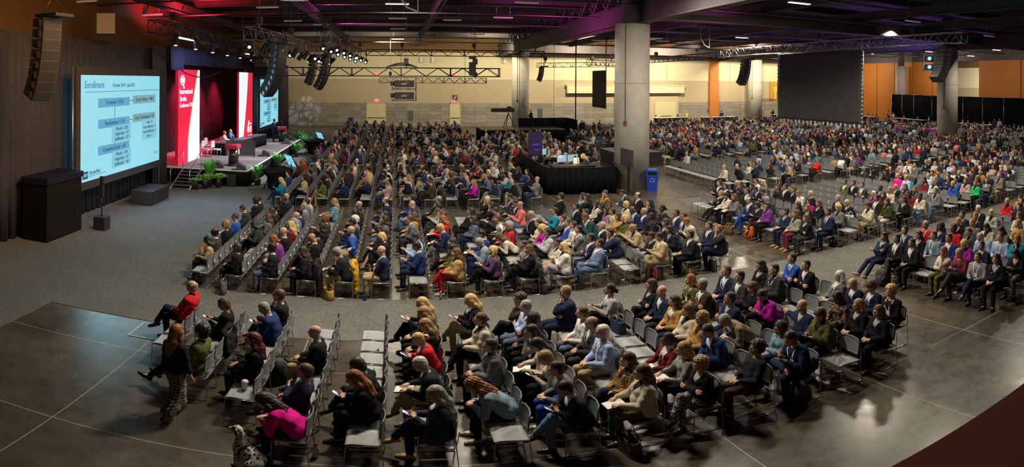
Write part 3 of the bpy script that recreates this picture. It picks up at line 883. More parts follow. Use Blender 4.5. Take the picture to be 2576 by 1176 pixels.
m = MB(); m.box((-0.03, -0.9, 0.05), (0.03, 0.9, 0.95)); m.box((-0.2, -0.9, 0), (0.2, -0.82, 0.05)); m.box((-0.2, 0.82, 0), (0.2, 0.9, 0.05))
tag(m.build('modesty_panel', mat('panel_grey', (0.05, 0.05, 0.055), 0.5), None, (-9.15, 34.5, SZ), PI / 2), 'dark panel standing in front of the first stage table', 'panel')
for i, (x, y) in enumerate([(-11.0, 33.6), (-10.45, 33.75), (-11.4, 35.3)]):
    t = empty('side_chair', (x, y, SZ), PI - 0.2, 'grey padded chair behind the stage tables, %s from the stairs' % ordinal(i + 1), 'chair', 'grey padded chairs on stage')
    m = MB(); m.box((-0.22, -0.23, 0.42), (0.22, 0.23, 0.49)); m.build('seat', mat('pad_grey', (0.33, 0.31, 0.33), 0.8), t)
    m = MB(); m.prism([(-0.22, 0.55), (0.22, 0.55), (0.20, 0.92), (0.1, 0.96), (-0.1, 0.96), (-0.20, 0.92)], 'x', 0.20, 0.25); m.build('backrest', mat('pad_grey', (0.33, 0.31, 0.33), 0.8), t)
    for a in (-0.2, 0.2):
        for b_ in (-0.21, 0.21):
            m = MB(); m.tube([(a, b_, 0), (a, b_, 0.42 if a < 0 else 0.6)], 0.012, 5); m.build('leg', M_CHROME, t)
# microphones, monitors and name cards on the tables
for i, y in enumerate([35.0, 35.9, 36.9, 37.8, 38.5, 39.5, 40.6]):
    x = -10.5 if y < 36.3 else -9.9 + 0.141 * (y - 37.65)
    m = MB(); m.lathe([(0.06, 0), (0.06, 0.02)], (0, 0, 0), 10); m.tube([(0, 0, 0.02), (-0.04, 0, 0.2), (-0.12, 0, 0.3)], 0.008, 5); m.ball((-0.13, 0, 0.31), 0.022, 8)
    tag(m.build('table_microphone', M_BLACK, None, (x, y, SZ + 0.76)), 'slim black microphone on the stage tables, %s from the stairs' % ordinal(i + 1), 'microphone', 'table microphones')
for i, (x, y) in enumerate([(-7.7, 29.3), (-7.7, 35.1), (-7.7, 42.2), (-7.8, 44.7), (-9.0, 29.7)]):
    t = empty('floor_monitor', (x, y, SZ), 0.2, 'black wedge monitor speaker on the stage, %s' % ('by the stairs' if i == 4 else ordinal(i + 1) + ' along the front edge'), 'speaker', 'wedge monitors on stage')
    m = MB(); m.prism([(-0.25, 0), (0.22, 0), (0.22, 0.14), (-0.1, 0.34), (-0.25, 0.30)], 'y', -0.33, 0.33); m.build('cabinet', mat('monitor_black', (0.03, 0.03, 0.03), 0.6), t)
    m = MB(); m.prism([(-0.24, 0.31), (-0.25, 0.02), (-0.26, 0.02), (-0.25, 0.31)], 'y', -0.30, 0.30); m.build('grille', M_BLACK, t)

# plants before the stage
M_LEAF = mat('fern_green', (0.20, 0.50, 0.07), 0.55, noise=0.3, scale=8)
M_PALM = mat('palm_green', (0.10, 0.38, 0.07), 0.5, noise=0.3, scale=8)
def plant(x, y, z, h, sprd, label, palm=False, n=26, seed=0):
    r = random.Random(seed)
    t = empty('potted_palm' if palm else 'potted_fern', (x, y, z), 0, label, 'plant', 'potted plants along the stage')
    m = MB(); m.lathe([(0.14, 0), (0.19, 0.28), (0.20, 0.30), (0.17, 0.30), (0.17, 0.26)], (0, 0, 0), 14); m.build('pot', M_BLKPL, t)
    V = []; Q = []
    for i in range(int(n * 1.5)):
        a = r.uniform(0, 2 * PI); le = h * r.uniform(0.7, 1.15); sp = sprd * r.uniform(0.4, 1.0)
        d = Vector((math.cos(a), math.sin(a), 0)); s = Vector((-d.y, d.x, 0))
        N = 9
        for k in range(N):
            q = k / (N - 1); q2 = (k + 0.9) / (N - 1)
            def P(q): return d * (sp * q ** 1.25) + Vector((0, 0, 0.26 + le * (1.25 * q - 0.75 * q * q * (1 if not palm else 0.6))))
            c0, c1 = P(q), P(min(q2, 1.0))
            L = (0.030 if not palm else 0.040) * (0.5 + 0.6 * h) * (1 - abs(q - 0.45) * 1.3) + 0.01
            dr = Vector((0, 0, -L * 0.5))
            for e in (1, -1):
                for f_ in ((0.0, 0.45), (0.5, 0.95)):
                    b0 = c0.lerp(c1, f_[0]); b1 = c0.lerp(c1, f_[1])
                    o = len(V); tip = b0.lerp(b1, 0.9) + s * e * L * 2.1 + (c1 - c0) * 0.7 + dr
                    V += [b0, b1, tip + (c1 - c0) * 0.1, tip]
                    Q.append((o, o + 1, o + 2, o + 3) if e > 0 else (o + 3, o + 2, o + 1, o))
    me = np_mesh('foliage', np.array([tuple(v) for v in V]), np.array(Q), True, [M_PALM if palm else M_LEAF])
    o = bpy.data.objects.new('foliage', me); link(o, t)
    return t
plant(-9.15, 27.75, 0.006, 0.75, 0.50, 'round bright fern at the stair foot, nearest the viewer', False, 46, 1)
plant(-9.1, 28.3, 0.006, 1.25, 0.50, 'tall palm behind the ferns at the stair foot', True, 26, 2)
plant(-8.6, 28.2, 0.006, 0.75, 0.5, 'bushy fern right of the tall palm at the stage end', False, 46, 3)
plant(-9.5, 27.35, 0.006, 0.5, 0.40, 'small fern leftmost at the stair foot', False, 40, 4)
plant(-6.9, 29.4, 0.006, 0.85, 0.55, 'palm at the stage front just past the near corner', True, 30, 5)
plant(-6.9, 34.9, 0.006, 0.85, 0.6, 'palm at the stage front beside the draped prompter', True, 30, 6)
plant(-6.85, 41.0, 0.006, 0.9, 0.6, 'palm at the stage front halfway along', True, 30, 7)
plant(-6.95, 46.4, 0.006, 0.9, 0.65, 'palm at the far front corner of the stage', True, 30, 8)
plant(-7.9, 48.1, 0.006, 1.1, 0.85, 'wide palm beyond the far end of the stage', True, 34, 9)

# prompters before the stage: a lit monitor on a stand, and black draped cases
def prompter(x, y, rz, label):
    t = empty('prompter_monitor', (x, y, 0.006), rz, label, 'monitor', 'prompter monitors before the stage')
    R = Matrix.Rotation(-0.45, 3, 'Y')
    m = MB(); m.box((-0.05, -0.62, -0.40), (0.0, 0.62, 0.40), rot=R, at_=(0, 0, 0.72)); m.build('monitor_case', M_BLKPL, t)
    m = MB(); m.box((-0.058, -0.58, -0.36), (-0.05, 0.58, 0.36), rot=R, at_=(0, 0, 0.72)); m.build('monitor_screen', M_SCREEN, t)
    m = MB(); m.box((-0.062, -0.4, 0.1), (-0.058, 0.0, 0.16), rot=R, at_=(0, 0, 0.72)); m.box((-0.062, -0.4, -0.06), (-0.058, 0.35, -0.01), rot=R, at_=(0, 0, 0.72)); m.build('slide_box', M_SL_BLUE, t)
    m = MB(); m.box((-0.10, -0.3, 0.12), (0.0, 0.3, 0.3), 0); m.tube([(0.05, 0, 0.05), (0.02, 0, 0.7)], 0.03, 6); m.box((-0.3, -0.03, 0), (0.3, 0.03, 0.04)); m.box((-0.03, -0.35, 0), (0.03, 0.35, 0.04)); m.build('stand', M_BLACK, t)
    m = MB(); m.box((-0.112, -0.1, 0.15), (-0.10, 0.25, 0.27)); m.build('timer', M_RED_E, t)
    return t
prompter(-6.0, 34.0, -0.55 + PI * 0.35, 'lit prompter monitor in front of the stage, nearer one')
prompter(-6.2, 49.4, -0.55 + PI * 0.35, 'lit prompter monitor in front of the stage, farther one')
def draped_case(x, y, rz, s, label):
    t = empty('draped_case', (x, y, 0.006), rz, label, 'case', 'black draped cases before the stage')
    m = MB(); m.prism([(-0.55 * s, 0.95 * s), (-0.25 * s, 0.55 * s), (-0.22 * s, 0), (0.45 * s, 0), (0.40 * s, 0.5 * s), (0.62 * s, 1.10 * s)], 'y', -0.75 * s, 0.75 * s); m.build('cloth', M_DRAPE, t)
    m = MB(); m.tube([(-0.45 * s, -0.6 * s, 0), (-0.2 * s, -0.6 * s, 0.6 * s)], 0.03, 6); m.tube([(-0.45 * s, 0.6 * s, 0), (-0.2 * s, 0.6 * s, 0.6 * s)], 0.03, 6); m.build('strut', M_BLACK, t)
draped_case(-5.7, 28.3, 0.5, 1.0, 'black draped prompter case before the stage, nearer one')
draped_case(-5.9, 43.0, 0.5, 1.0, 'black draped prompter case before the stage, farther one')

# loudspeakers on the floor
for i, y in enumerate((23.35, 24.35)):
    t = empty('subwoofer', (-10.35, y, 0.006), 0, 'black subwoofer box under the near screen, %s' % ('nearer one' if i == 0 else 'farther one'), 'speaker', 'subwoofers under the screen')
    m = MB(); m.box((-0.5, -0.48, 0.0), (0.45, 0.48, 0.62)); m.build('cabinet', mat('sub_black', (0.035, 0.035, 0.04), 0.5, noise=0.1, scale=30), t)
    m = MB(); m.box((0.45, -0.44, 0.04), (0.47, 0.44, 0.58)); m.build('grille', M_BLACK, t)
t = empty('column_loudspeaker', (-9.9, 18.5, 0.006), 0, 'slim black column loudspeaker on its base box by the near screen', 'speaker')
m = MB(); m.box((-0.22, -0.22, 0), (0.22, 0.22, 0.48)); m.build('base_box', M_BLKPL, t)
m = MB(); m.tube([(0, 0, 0.48), (0, 0, 1.25)], 0.02, 6); m.build('pole', M_BLACK, t)
m = MB(); m.box((-0.06, -0.06, 1.2), (0.06, 0.06, 1.95)); m.build('column_array', M_BLKPL, t)
m = MB(); m.box((-8.3, SY0 - 0.26, 0), (-7.85, SY0 - 0.07, 0.62)); tag(m.build('floor_speaker', M_BLKPL), 'black speaker box against the stage skirt at the corner', 'speaker')
t = empty('equipment_case', (-10.95, 17.0, 0.006), 0, 'tall black draped equipment case beside the near drape', 'case')
m = MB(); m.box((-0.5, -1.1, 0.0), (0.45, 1.1, 1.95)); m.build('body', mat('case_black', (0.009, 0.008, 0.008), 0.8, spec=0.1), t)
m = MB(); m.box((-0.55, -1.15, 1.95), (0.5, 1.15, 2.15)); m.build('lid', mat('case_navy', (0.008, 0.01, 0.022), 0.7, spec=0.15), t)

# ------------------------------------------------------------------ flown rig: trusses, lamps, loudspeakers, projectors
def truss(a, b, s, label, material=None, name='lighting_truss', r=0.025, bay=None):
    a, b = Vector(a), Vector(b)
    L = (b - a).length; d = (b - a) / L; sd = Vector((-d.y, d.x, 0)).normalized(); up = Vector((0, 0, 1))
    t = empty(name, tuple(a), 0, label, 'truss', 'flown trusses')
    m = MB()
    C = [sd * (s / 2) * i + up * (s / 2) * j for i in (-1, 1) for j in (-1, 1)]
    for c in C: m.tube([c, c + d * L], r, 6)
    m.build('chords', material or M_BLACK, t)
    m = MB()
    bay = bay or s * 1.05
    n = max(2, int(L / bay))
    for i in range(n):
        p0, p1 = d * (L * i / n), d * (L * (i + 1) / n)
        for f, g_ in ((C[0], C[1]), (C[2], C[3]), (C[1], C[3]), (C[0], C[2])):
            q0, q1 = (f, g_) if i % 2 == 0 else (g_, f)
            m.tube([q0 + p0, q1 + p1], r * 0.6, 5)
    m.build('braces', material or M_BLACK, t)
    m = MB()
    for i in range(0, n + 1, 4):
        p = d * (L * i / n)
        for f, g_ in ((C[0], C[1]), (C[1], C[3]), (C[3], C[2]), (C[2], C[0])): m.tube([f + p, g_ + p], r * 0.9, 5)
    for f, g_ in ((C[0], C[1]), (C[1], C[3]), (C[3], C[2]), (C[2], C[0])): m.tube([f + d * L, g_ + d * L], r, 5)
    m.build('end_frames', material or M_BLACK, t)
    return t


def chain(x, y, z, label, hoist=True):
    t = empty('chain_hoist', (x, y, z), 0, label, 'hoist', 'chain hoists holding the rig')
    m = MB(); m.tube([(0, 0, 0.1), (0, 0, 11.2 - z)], 0.012, 5); m.build('chain', mat('chain_steel', (0.2, 0.2, 0.2), 0.5, 0.5), t)
    if hoist:
        m = MB(); m.box((-0.14, -0.22, 0.25), (0.14, 0.22, 0.6)); m.ball((0.0, 0.2, 0.42), (0.14, 0.12, 0.16), 8); m.build('motor', M_BLKPL, t)
        m = MB(); m.box((-0.05, -0.05, 0.0), (0.05, 0.05, 0.25)); m.build('hook', mat('hook_red', (0.35, 0.03, 0.03), 0.5), t)


M_TRUSSG = mat('truss_grey', (0.22, 0.21, 0.24), 0.35, 0.7)
truss((-9.0, 37.6, 5.95), (6.6, 37.6, 5.95), 0.52, 'black truss over the middle of the hall that carries the stacked projectors', r=0.035, bay=0.78)
truss((-1.6, 60.0, 5.45), (9.2, 60.0, 5.45), 0.5, 'farther thin black truss seen just below the projector truss', r=0.03)
truss((-2.6, 52.0, 7.85), (13.2, 52.0, 7.85), 0.52, 'upper black truss near the back wall, seen above the projector truss', r=0.03, bay=0.7)
truss((-6.9, 27.6, 7.65), (-4.6, 43.0, 7.25), 0.62, 'grey front truss with the row of spotlights before the stage', M_TRUSSG)
truss((-4.2, 35.6, 8.0), (-2.7, 49.0, 7.5), 0.62, 'second grey truss with spotlights, right of the front truss', M_TRUSSG)
truss((-10.3, 24.0, 7.75), (-9.4, 46.0, 7.3), 0.55, 'dark truss with red light above the stage opening')
truss((28.2, 20.0, 8.1), (28.2, 46.0, 8.05), 0.62, 'grey truss that carries the big black rear screen', mat('truss_alu', (0.4, 0.4, 0.42), 0.3, 0.8))
truss((28.2, 46.0, 7.9), (28.2, 62.0, 7.9), 0.55, 'far end of the rear screen truss near the cream wall')
truss((17.5, 52.0, 7.2), (27.0, 62.5, 7.4), 0.5, 'thin black truss with the lamps right of the thick pillar')
truss((14.6, 60.0, 7.1), (21.0, 54.0, 7.1), 0.45, 'short black truss with one loudspeaker left of the thick pillar')
HOIST = []
for a_, b_, off, qs in (((-6.9, 27.6, 7.65), (-4.6, 43.0, 7.25), 0.31, (0.08, 0.4, 0.85)), ((-4.2, 35.6, 8.0), (-2.7, 49.0, 7.5), 0.31, (0.1, 0.5, 0.9)), ((-9.0, 37.6, 5.95), (6.6, 37.6, 5.95), 0.26, (0.3, 0.62, 0.9)),
                        ((-2.6, 52.0, 7.85), (13.2, 52.0, 7.85), 0.26, (0.2, 0.6, 0.95)), ((-1.6, 60.0, 5.45), (9.2, 60.0, 5.45), 0.25, (0.1, 0.9)), ((28.2, 20.0, 8.1), (28.2, 46.0, 8.05), 0.31, (0.15, 0.5, 0.8)),
                        ((28.2, 46.0, 7.9), (28.2, 62.0, 7.9), 0.27, (0.3, 0.9)), ((17.5, 52.0, 7.2), (27.0, 62.5, 7.4), 0.25, (0.4, 0.85)), ((14.6, 60.0, 7.1), (21.0, 54.0, 7.1), 0.22, (0.1, 0.7)), ((-10.3, 24.0, 7.75), (-9.4, 46.0, 7.3), 0.27, (0.1, 0.6))):
    for q in qs:
        HOIST.append((a_[0] + (b_[0] - a_[0]) * q, a_[1] + (b_[1] - a_[1]) * q, a_[2] + (b_[2] - a_[2]) * q + off))
for i, (x, y, z) in enumerate(HOIST):
    chain(x, y, z, 'chain hoist and chain, %s counted from the stage side' % ordinal(1 + sum(1 for hh in HOIST if (hh[0], hh[1]) < (x, y))))

# spotlights on the trusses: body, yoke, glowing lens
M_LENS = mat('lamp_lens', (0.8, 0.8, 0.8), 0.3, emit=(1.0, 0.93, 0.86), estr=5)
M_LENSC = mat('lamp_lens_cool', (0.8, 0.8, 0.8), 0.3, emit=(0.55, 0.8, 1.0), estr=6)
def spot_mesh(lens):
    m = MB()
    m.lathe([(0.10, -0.30), (0.13, -0.26), (0.13, 0.10), (0.16, 0.22), (0.16, 0.24)], (0, 0, 0), 12, 0)
    return m.mesh('lamp_body', M_BLACK)
SPOT_BODY = spot_mesh(0)
m = MB(); m.lathe([(0.075, 0.236), (0.075, 0.25)], (0, 0, 0), 12); SPOT_LENS = m.mesh('lens', M_LENS)
m = MB(); m.lathe([(0.075, 0.236), (0.075, 0.25)], (0, 0, 0), 12); SPOT_LENSC = m.mesh('lens', M_LENSC)
m = MB(); m.tube([(-0.19, 0, 0), (-0.19, 0, -0.33), (0.19, 0, -0.33), (0.19, 0, 0)], 0.014, 5); SPOT_YOKE = m.mesh('yoke', M_BLACK)
m = MB(); m.tube([(0, 0, 0.05), (0, 0, 0.30)], 0.02, 6); m.box((-0.04, -0.04, 0.20), (0.04, 0.04, 0.27)); SPOT_CLAMP = m.mesh('clamp', M_BLACK)
def spot(x, y, z, target, lab, cool=False):
    t = empty('stage_spotlight', (x, y, z), 0, lab, 'spotlight', 'spotlights on the trusses')
    e = (Vector(target) - Vector((x, y, z))).to_track_quat('Z', 'Y').to_euler()
    for n_, me_ in (('lamp_body', SPOT_BODY), ('lens', SPOT_LENSC if cool else SPOT_LENS), ('yoke', SPOT_YOKE)):
        inst(n_, me_, t).rotation_euler = e
    inst('clamp', SPOT_CLAMP, t)
for i in range(15):
    q = (i + 0.7) / 15; x = -6.9 + 2.3 * q; y = 27.6 + 15.4 * q; z = 7.65 - 0.4 * q
    spot(x + 0.31 * (1 if i % 2 else -1), y, z - 0.56, (-10.5, y * 0.6 + 15, 0.8) if i % 3 else (-3.0, y - 14, 2.0), 'spotlight under the front truss, %s from the near end' % ordinal(i + 1))
for i in range(12):
    q = (i + 0.7) / 12; x = -4.2 + 1.5 * q; y = 35.6 + 13.4 * q; z = 8.0 - 0.5 * q
    spot(x + 0.31 * (1 if i % 2 else -1), y, z - 0.56, (-4.0, y - 15, 2.0), 'spotlight under the second truss, %s from the near end' % ordinal(i + 1))
for i in range(8):
    q = (i + 0.4) / 8; x = -10.2 + 0.8 * q; y = 24.6 + 20 * q
    spot(x + 0.27, y, 7.75 - 0.45 * q - 0.52, (x + 0.6, y - 1.2, 0.8) if i != 6 else (0, 0, 5.4), 'cool white spotlight over the stage, %s from the near end' % ordinal(i + 1), True)
for i, (y0, y1) in enumerate(((25.8, 28.6), (38.6, 41.6))):
    m = MB(); m.box((-9.95, y0, 7.33 - 0.2 * i), (-9.87, y1, 7.39 - 0.2 * i)); tag(m.build('light_bar', mat('bar_glow', (0.8, 0.8, 0.8), 0.4, emit=(0.85, 0.93, 1.0), estr=7)), 'long white light bar over the stage, %s one' % ('nearer' if i == 0 else 'farther'), 'light')

# line arrays: curved stacks of cabinets
M_ARRAY = mat('array_black', (0.022, 0.021, 0.023), 0.45, noise=0.2, scale=12)
def line_array(x, y, z, n, w, hh, rz, label, curve=0.075, material=None, dep=0.5):
    t = empty('line_array', (x, y, z), rz, label, 'loudspeaker', 'flown loudspeaker stacks')
    m = MB(); m.box((-0.35, -w / 2, 0.02), (0.45, w / 2, 0.10)); m.tube([(0, -w / 2, 0.1), (0, 0, 0.7), (0, w / 2, 0.1)], 0.02, 5); m.tube([(0, 0, 0.7), (0, 0, 11.2 - z)], 0.015, 5); m.build('fly_frame', M_BLACK, t)
    px, pz, a = 0.0, 0.0, 0.04
    for i in range(n):
        R = Matrix.Rotation(a, 3, 'Y')
        m = MB()
        vs = []
        for (u, v) in ((0, -hh * 0.97), (0, 0), (-dep, -hh * 0.1), (-dep, -hh * 0.87)):
            for yy in (-w / 2, w / 2):
                q = R @ Vector((u, 0, v)); vs.append((px + q.x, yy * (1 if u == 0 else 0.82), pz + q.z))
        m.add(vs, [(0, 1, 3, 2), (2, 3, 5, 4), (4, 5, 7, 6), (6, 7, 1, 0), (0, 2, 4, 6), (1, 7, 5, 3)])
        c = m.build('speaker_cabinet', material or M_ARRAY, t)
        m = MB()
        for (u, v) in ((0.012, -hh * 0.9),):
            vs = []
            for (uu, vv) in ((0.0, -hh * 0.9), (0.012, -hh * 0.9), (0.012, -hh * 0.07), (0.0, -hh * 0.07)):
                for yy in (-w * 0.46, w * 0.46):
                    q = R @ Vector((uu, 0, vv)); vs.append((px + q.x, yy, pz + q.z))
            m.add(vs, [(0, 1, 3, 2), (2, 3, 5, 4), (4, 5, 7, 6), (6, 7, 1, 0), (0, 2, 4, 6), (1, 7, 5, 3)])
        m.build('grille', M_BLKPL, c)
        for yy in (-w / 2 - 0.012, w / 2):
            m = MB()
            q = R @ Vector((-dep * 0.3, 0, -hh * 0.5)); m.box((px + q.x - 0.05, yy, pz + q.z - 0.09), (px + q.x + 0.05, yy + 0.012, pz + q.z + 0.09)); m.build('rigging_plate', M_TRUSSG, c)
        q = R @ Vector((0, 0, -hh)); px += q.x; pz += q.z
        a += curve * (0.4 + 0.16 * i)
    return t
line_array(-5.45, 28.6, 7.15, 9, 1.0, 0.31, -0.25, 'big curved loudspeaker stack hanging before the near stage end', 0.085)
line_array(-6.2, 46.5, 7.3, 8, 1.0, 0.30, -0.1, 'narrow loudspeaker stack farther off, left of the violet one', 0.07)
line_array(-4.7, 42.5, 7.3, 9, 1.0, 0.31, -0.2, 'violet lit loudspeaker stack right of the near big stack', 0.08)
line_array(-9.0, 13.9, 7.1, 8, 0.72, 0.30, -0.2, 'grey framed loudspeaker stack high at the near left corner', 0.06, mat('array_grey', (0.045, 0.042, 0.042), 0.5))
line_array(15.0, 59.0, 6.9, 6, 0.9, 0.27, -0.2, 'small loudspeaker stack against the cream wall left of the thick pillar', 0.11)
line_array(23.6, 59.0, 6.9, 7, 0.9, 0.27, -0.2, 'loudspeaker stack half hidden by the right of the thick pillar', 0.10)
line_array(28.0, 41.7, 7.3, 8, 1.1, 0.28, -0.1, 'loudspeaker stack left of the big black rear screen', 0.08)
line_array(28.6, 21.6, 7.5, 8, 1.1, 0.27, -0.3, 'loudspeaker stack before the rightmost grey pillar', 0.10)

# rear projection screen seen from behind: black cloth laced in an aluminium frame
XS, YS0, YS1, ZS0, ZS1 = 28.2, 28.35, 37.75, 2.62, 7.66
t = empty('rear_projection_screen', (XS, YS0, ZS0), 0, 'big black backed projection screen hanging over the rear audience', 'screen')
m = MB()
n = 24; vs = []; fs = []
for i in range(n + 1):
    for j in range(n + 1):
        y = (YS1 - YS0) * i / n; z = (ZS1 - ZS0) * j / n
        vs.append((-0.05 + 0.05 * math.sin(4.0 * y + 2 * math.sin(2.2 * z)) * (0.25 + (1 - j / n) ** 3 * 0.8), y, z))
fs = [(i * (n + 1) + j, i * (n + 1) + j + 1, (i + 1) * (n + 1) + j + 1, (i + 1) * (n + 1) + j) for i in range(n) for j in range(n)]
m.add(vs, fs, 0, True)
o = m.build('black_backing', mat('screen_backing', (0.035, 0.035, 0.035), 0.75, noise=0.1, scale=2), t)
o.modifiers.new('thickness', 'SOLIDIFY').thickness = 0.02
m = MB(); w, h = YS1 - YS0, ZS1 - ZS0
for a, b_ in (((0, 0, 0), (0, w, 0)), ((0, 0, h), (0, w, h)), ((0, 0, 0), (0, 0, h)), ((0, w, 0), (0, w, h))): m.tube([(a[0] + 0.06, a[1], a[2]), (b_[0] + 0.06, b_[1], b_[2])], 0.055, 6)
m.build('frame', M_ALU, t)
m = MB()
for i in range(18):
    m.box((-0.06, -0.05, 0.15 + i * h / 18), (0.04, 0.03, 0.22 + i * h / 18)); m.box((-0.06, w - 0.03, 0.15 + i * h / 18), (0.04, w + 0.05, 0.22 + i * h / 18))
for i in range(20):
    m.box((-0.06, 0.2 + i * w / 20.5, -0.22), (0.02, 0.27 + i * w / 20.5, 0.02))
m.build('lacing', M_WHITE, t)
t = empty('projection_screen', (19.4, 54.4, 2.9), 0.0, 'narrow dark side of a screen just left of the thick pillar', 'screen')
m = MB(); m.box((-0.06, -1.7, 0), (0.06, 2.0, 3.6)); m.build('black_backing', mat('screen_backing', (0.035, 0.035, 0.035), 0.75, noise=0.1, scale=2), t)
m = MB(); m.tube([(0, -1.75, -0.1), (0, -1.75, 8.3)], 0.05, 6); m.build('frame', M_ALU, t)

# stacked projectors hanging from the middle truss
def projector(x, y, z, rz, label, lit=False, s=1.0, hang=0.0):
    t = empty('projector', (x, y, z), rz, label, 'projector', 'hanging projectors')
    m = MB(); m.box((-0.62 * s, -0.35 * s, 0), (0.62 * s, 0.35 * s, 0.42 * s)); m.box((-0.5 * s, -0.36 * s, 0.08 * s), (0.45 * s, 0.36 * s, 0.34 * s)); m.build('body', M_BLKPL, t)
    m = MB(); m.tube([(-0.62 * s, 0, 0.22 * s), (-0.85 * s, 0, 0.22 * s)], 0.13 * s, 14); m.build('lens', mat('lens_blue', (0.02, 0.02, 0.03), 0.2, emit=(0.1, 0.45, 1.0), estr=4) if lit else M_BLACK, t)
    m = MB()
    for yy in (-0.42 * s, 0.42 * s):
        for xx in (-0.75 * s, 0.75 * s): m.tube([(xx, yy, -0.08 * s), (xx, yy, 0.62 * s)], 0.02, 5)
        m.tube([(-0.78 * s, yy, -0.08 * s), (0.78 * s, yy, -0.08 * s)], 0.022, 5); m.tube([(-0.78 * s, yy, 0.60 * s), (0.78 * s, yy, 0.60 * s)], 0.022, 5)
    m.build('cage', M_TRUSSG, t)
    if hang:
        m = MB()
        for yy in (-0.42 * s, 0.42 * s): m.tube([(0, yy, 0.58 * s), (0, yy, hang)], 0.018, 5)
        m.build('hanger', M_BLACK, t)
    m = MB(); m.box((-0.2 * s, -0.372 * s, 0.16 * s), (0.15 * s, -0.36 * s, 0.22 * s)); m.box((-0.1 * s, -0.372 * s, 0.26 * s), (0.3 * s, -0.36 * s, 0.28 * s)); m.build('label_plate', M_ALU, t)
projector(0.55, 37.6, 5.0, 0, 'upper of the two stacked projectors under the middle truss', hang=0.72)
projector(0.55, 37.6, 4.25, 0, 'lower of the two stacked projectors under the middle truss')
projector(35.0, 28.1, 7.05, 0.75, 'upper projector with a blue lens left of the rightmost pillar', True, hang=4.15)
projector(35.0, 28.1, 6.42, 0.75, 'lower projector with a blue lens left of the rightmost pillar', True)
projector(26.4, 62.0, 6.6, 0.2, 'small upper projector before the orange pier', False, 0.8, hang=0.55)
projector(26.4, 62.0, 5.95, 0.2, 'small lower projector before the orange pier', False, 0.8)
m = MB()
for k in range(4):
    pts = [(-0.6 + 2.0 * q, 37.4 + 0.1 * k, 6.25 + (0.10 + 0.06 * k) * math.sin(PI * q)) for q in np.linspace(0, 1, 10)]
    m.tube(pts, 0.025, 5)
tag(m.build('cable_loom', M_BLACK), 'black cable loom arching over the middle truss', 'cable')
t = empty('moving_light', (4.85, 37.4, 6.2), 0, 'black flood lamp standing on the middle truss', 'spotlight')
m = MB(); m.box((-0.2, -0.2, -0.45), (0.2, 0.2, 0.4)); m.build('body', M_BLACK, t)
m = MB(); m.box((-0.22, -0.18, 0.6), (0.22, 0.18, 0.8)); m.build('hoist_case', M_BLKPL, t)
t = empty('moving_light', (-8.6, 37.6, 6.22), 0, 'moving lamp at the stage end of the middle truss', 'spotlight')
m = MB(); m.box((-0.4, -0.25, 0), (0.4, 0.25, 0.3)); m.tube([(0.1, -0.2, 0.45), (-0.55, -0.25, 0.5)], 0.2, 12); m.build('body', M_BLKPL, t)
m = MB(); m.tube([(-0.55, -0.25, 0.5), (-0.58, -0.252, 0.502)], 0.18, 12); m.build('lens', M_WHITE, t)
# sagging cable from the near drape to the middle truss
m = MB(); m.tube([(-11.2, 26.0 + 11.5 * q, 7.0 - 1.0 * q - 0.9 * math.sin(PI * q)) for q in np.linspace(0, 1, 16)], 0.03, 5); tag(m.build('cable', M_BLACK), 'dark cable sagging across the top of the stage opening', 'cable')
# long vertical drop lines
for i, (x, y, z0, r) in enumerate([(11.3, 53.6, 1.1, 0.018), (17.1, 54.8, 0.0, 0.06), (16.2, 59.5, 0.0, 0.02)]):
    m = MB(); m.tube([(x, y, z0), (x, y, 9.6)], r, 6); tag(m.build('drop_cable', M_BLACK), ['thin cable hanging down to the camera platform', 'thick cable hanging right of the far pillar', 'thin cable hanging between the far pillars'][i], 'cable')
for i, (px, py, z0) in enumerate([(972, 72, 8.9), (1888, 112, 8.0)]):
    X, Y = ((1.0, 27.0) if i == 0 else (27.0, 46.5))
    m = MB(); m.tube([(X - 0.9, Y, 11.2), (X - 0.85, Y, 9.3), (X - 0.5, Y, 8.75), (X, Y, 8.55)], 0.05, 6, 0); m.tube([(X, Y, 8.5), (X, Y, 11.2)], 0.03, 6, 0)
    tag(m.build('power_drop', mat('cable_white', (0.6, 0.55, 0.48), 0.6)), 'white looped power cable hanging from the roof, %s one' % ('near' if i == 0 else 'far'), 'cable')

# ceiling fixtures: (pixel x, pixel y, height, lit)
M_FIX_ON = mat('fixture_on', (0.9, 0.9, 0.9), 0.5, emit=(1.0, 0.95, 0.88), estr=9)
M_FIX_OFFGLOW = mat('fixture_off_glow', (0.8, 0.78, 0.75), 0.5, emit=(1.0, 0.9, 0.8), estr=0.12)  # switched-off lamps, faint glow put in for bounced light on them
FIX = [(998, 10, 9.6, 2), (2010, 8, 9.3, 2), (1866, 95, 9.4, 2), (2188, 135, 9.2, 2), (2180, 146, 9.2, 2), (2335, 130, 8.9, 2), (2442, 141, 8.9, 2), (2507, 126, 8.9, 2), (1511, 137, 9.2, 2), (1673, 141, 9.2, 2),
       (213, 4, 9.3, 1), (382, 38, 9.4, 1), (197, 49, 9.4, 1), (336, 73, 9.4, 1), (672, 19, 9.6, 1), (736, 53, 9.6, 1), (999, 47, 9.8, 1), (1000, 73, 9.8, 1), (1325, 7, 9.6, 1), (1265, 45, 9.6, 1), (1200, 87, 9.6, 1), (1182, 101, 9.6, 1),
       (1000, 99, 9.7, 1), (1766, 50, 9.3, 1), (2296, 54, 9.2, 1), (2036, 75, 9.2, 1), (2488, 91, 9.0, 1), (1506, 102, 9.3, 1), (1725, 108, 9.3, 1), (1667, 104, 9.3, 1), (1846, 140, 9.0, 1), (808, 62, 9.6, 1), (1137, 51, 9.6, 1), (365, 84, 9.4, 1), (2300, 142, 8.9, 1), (1490, 132, 9.0, 1)]
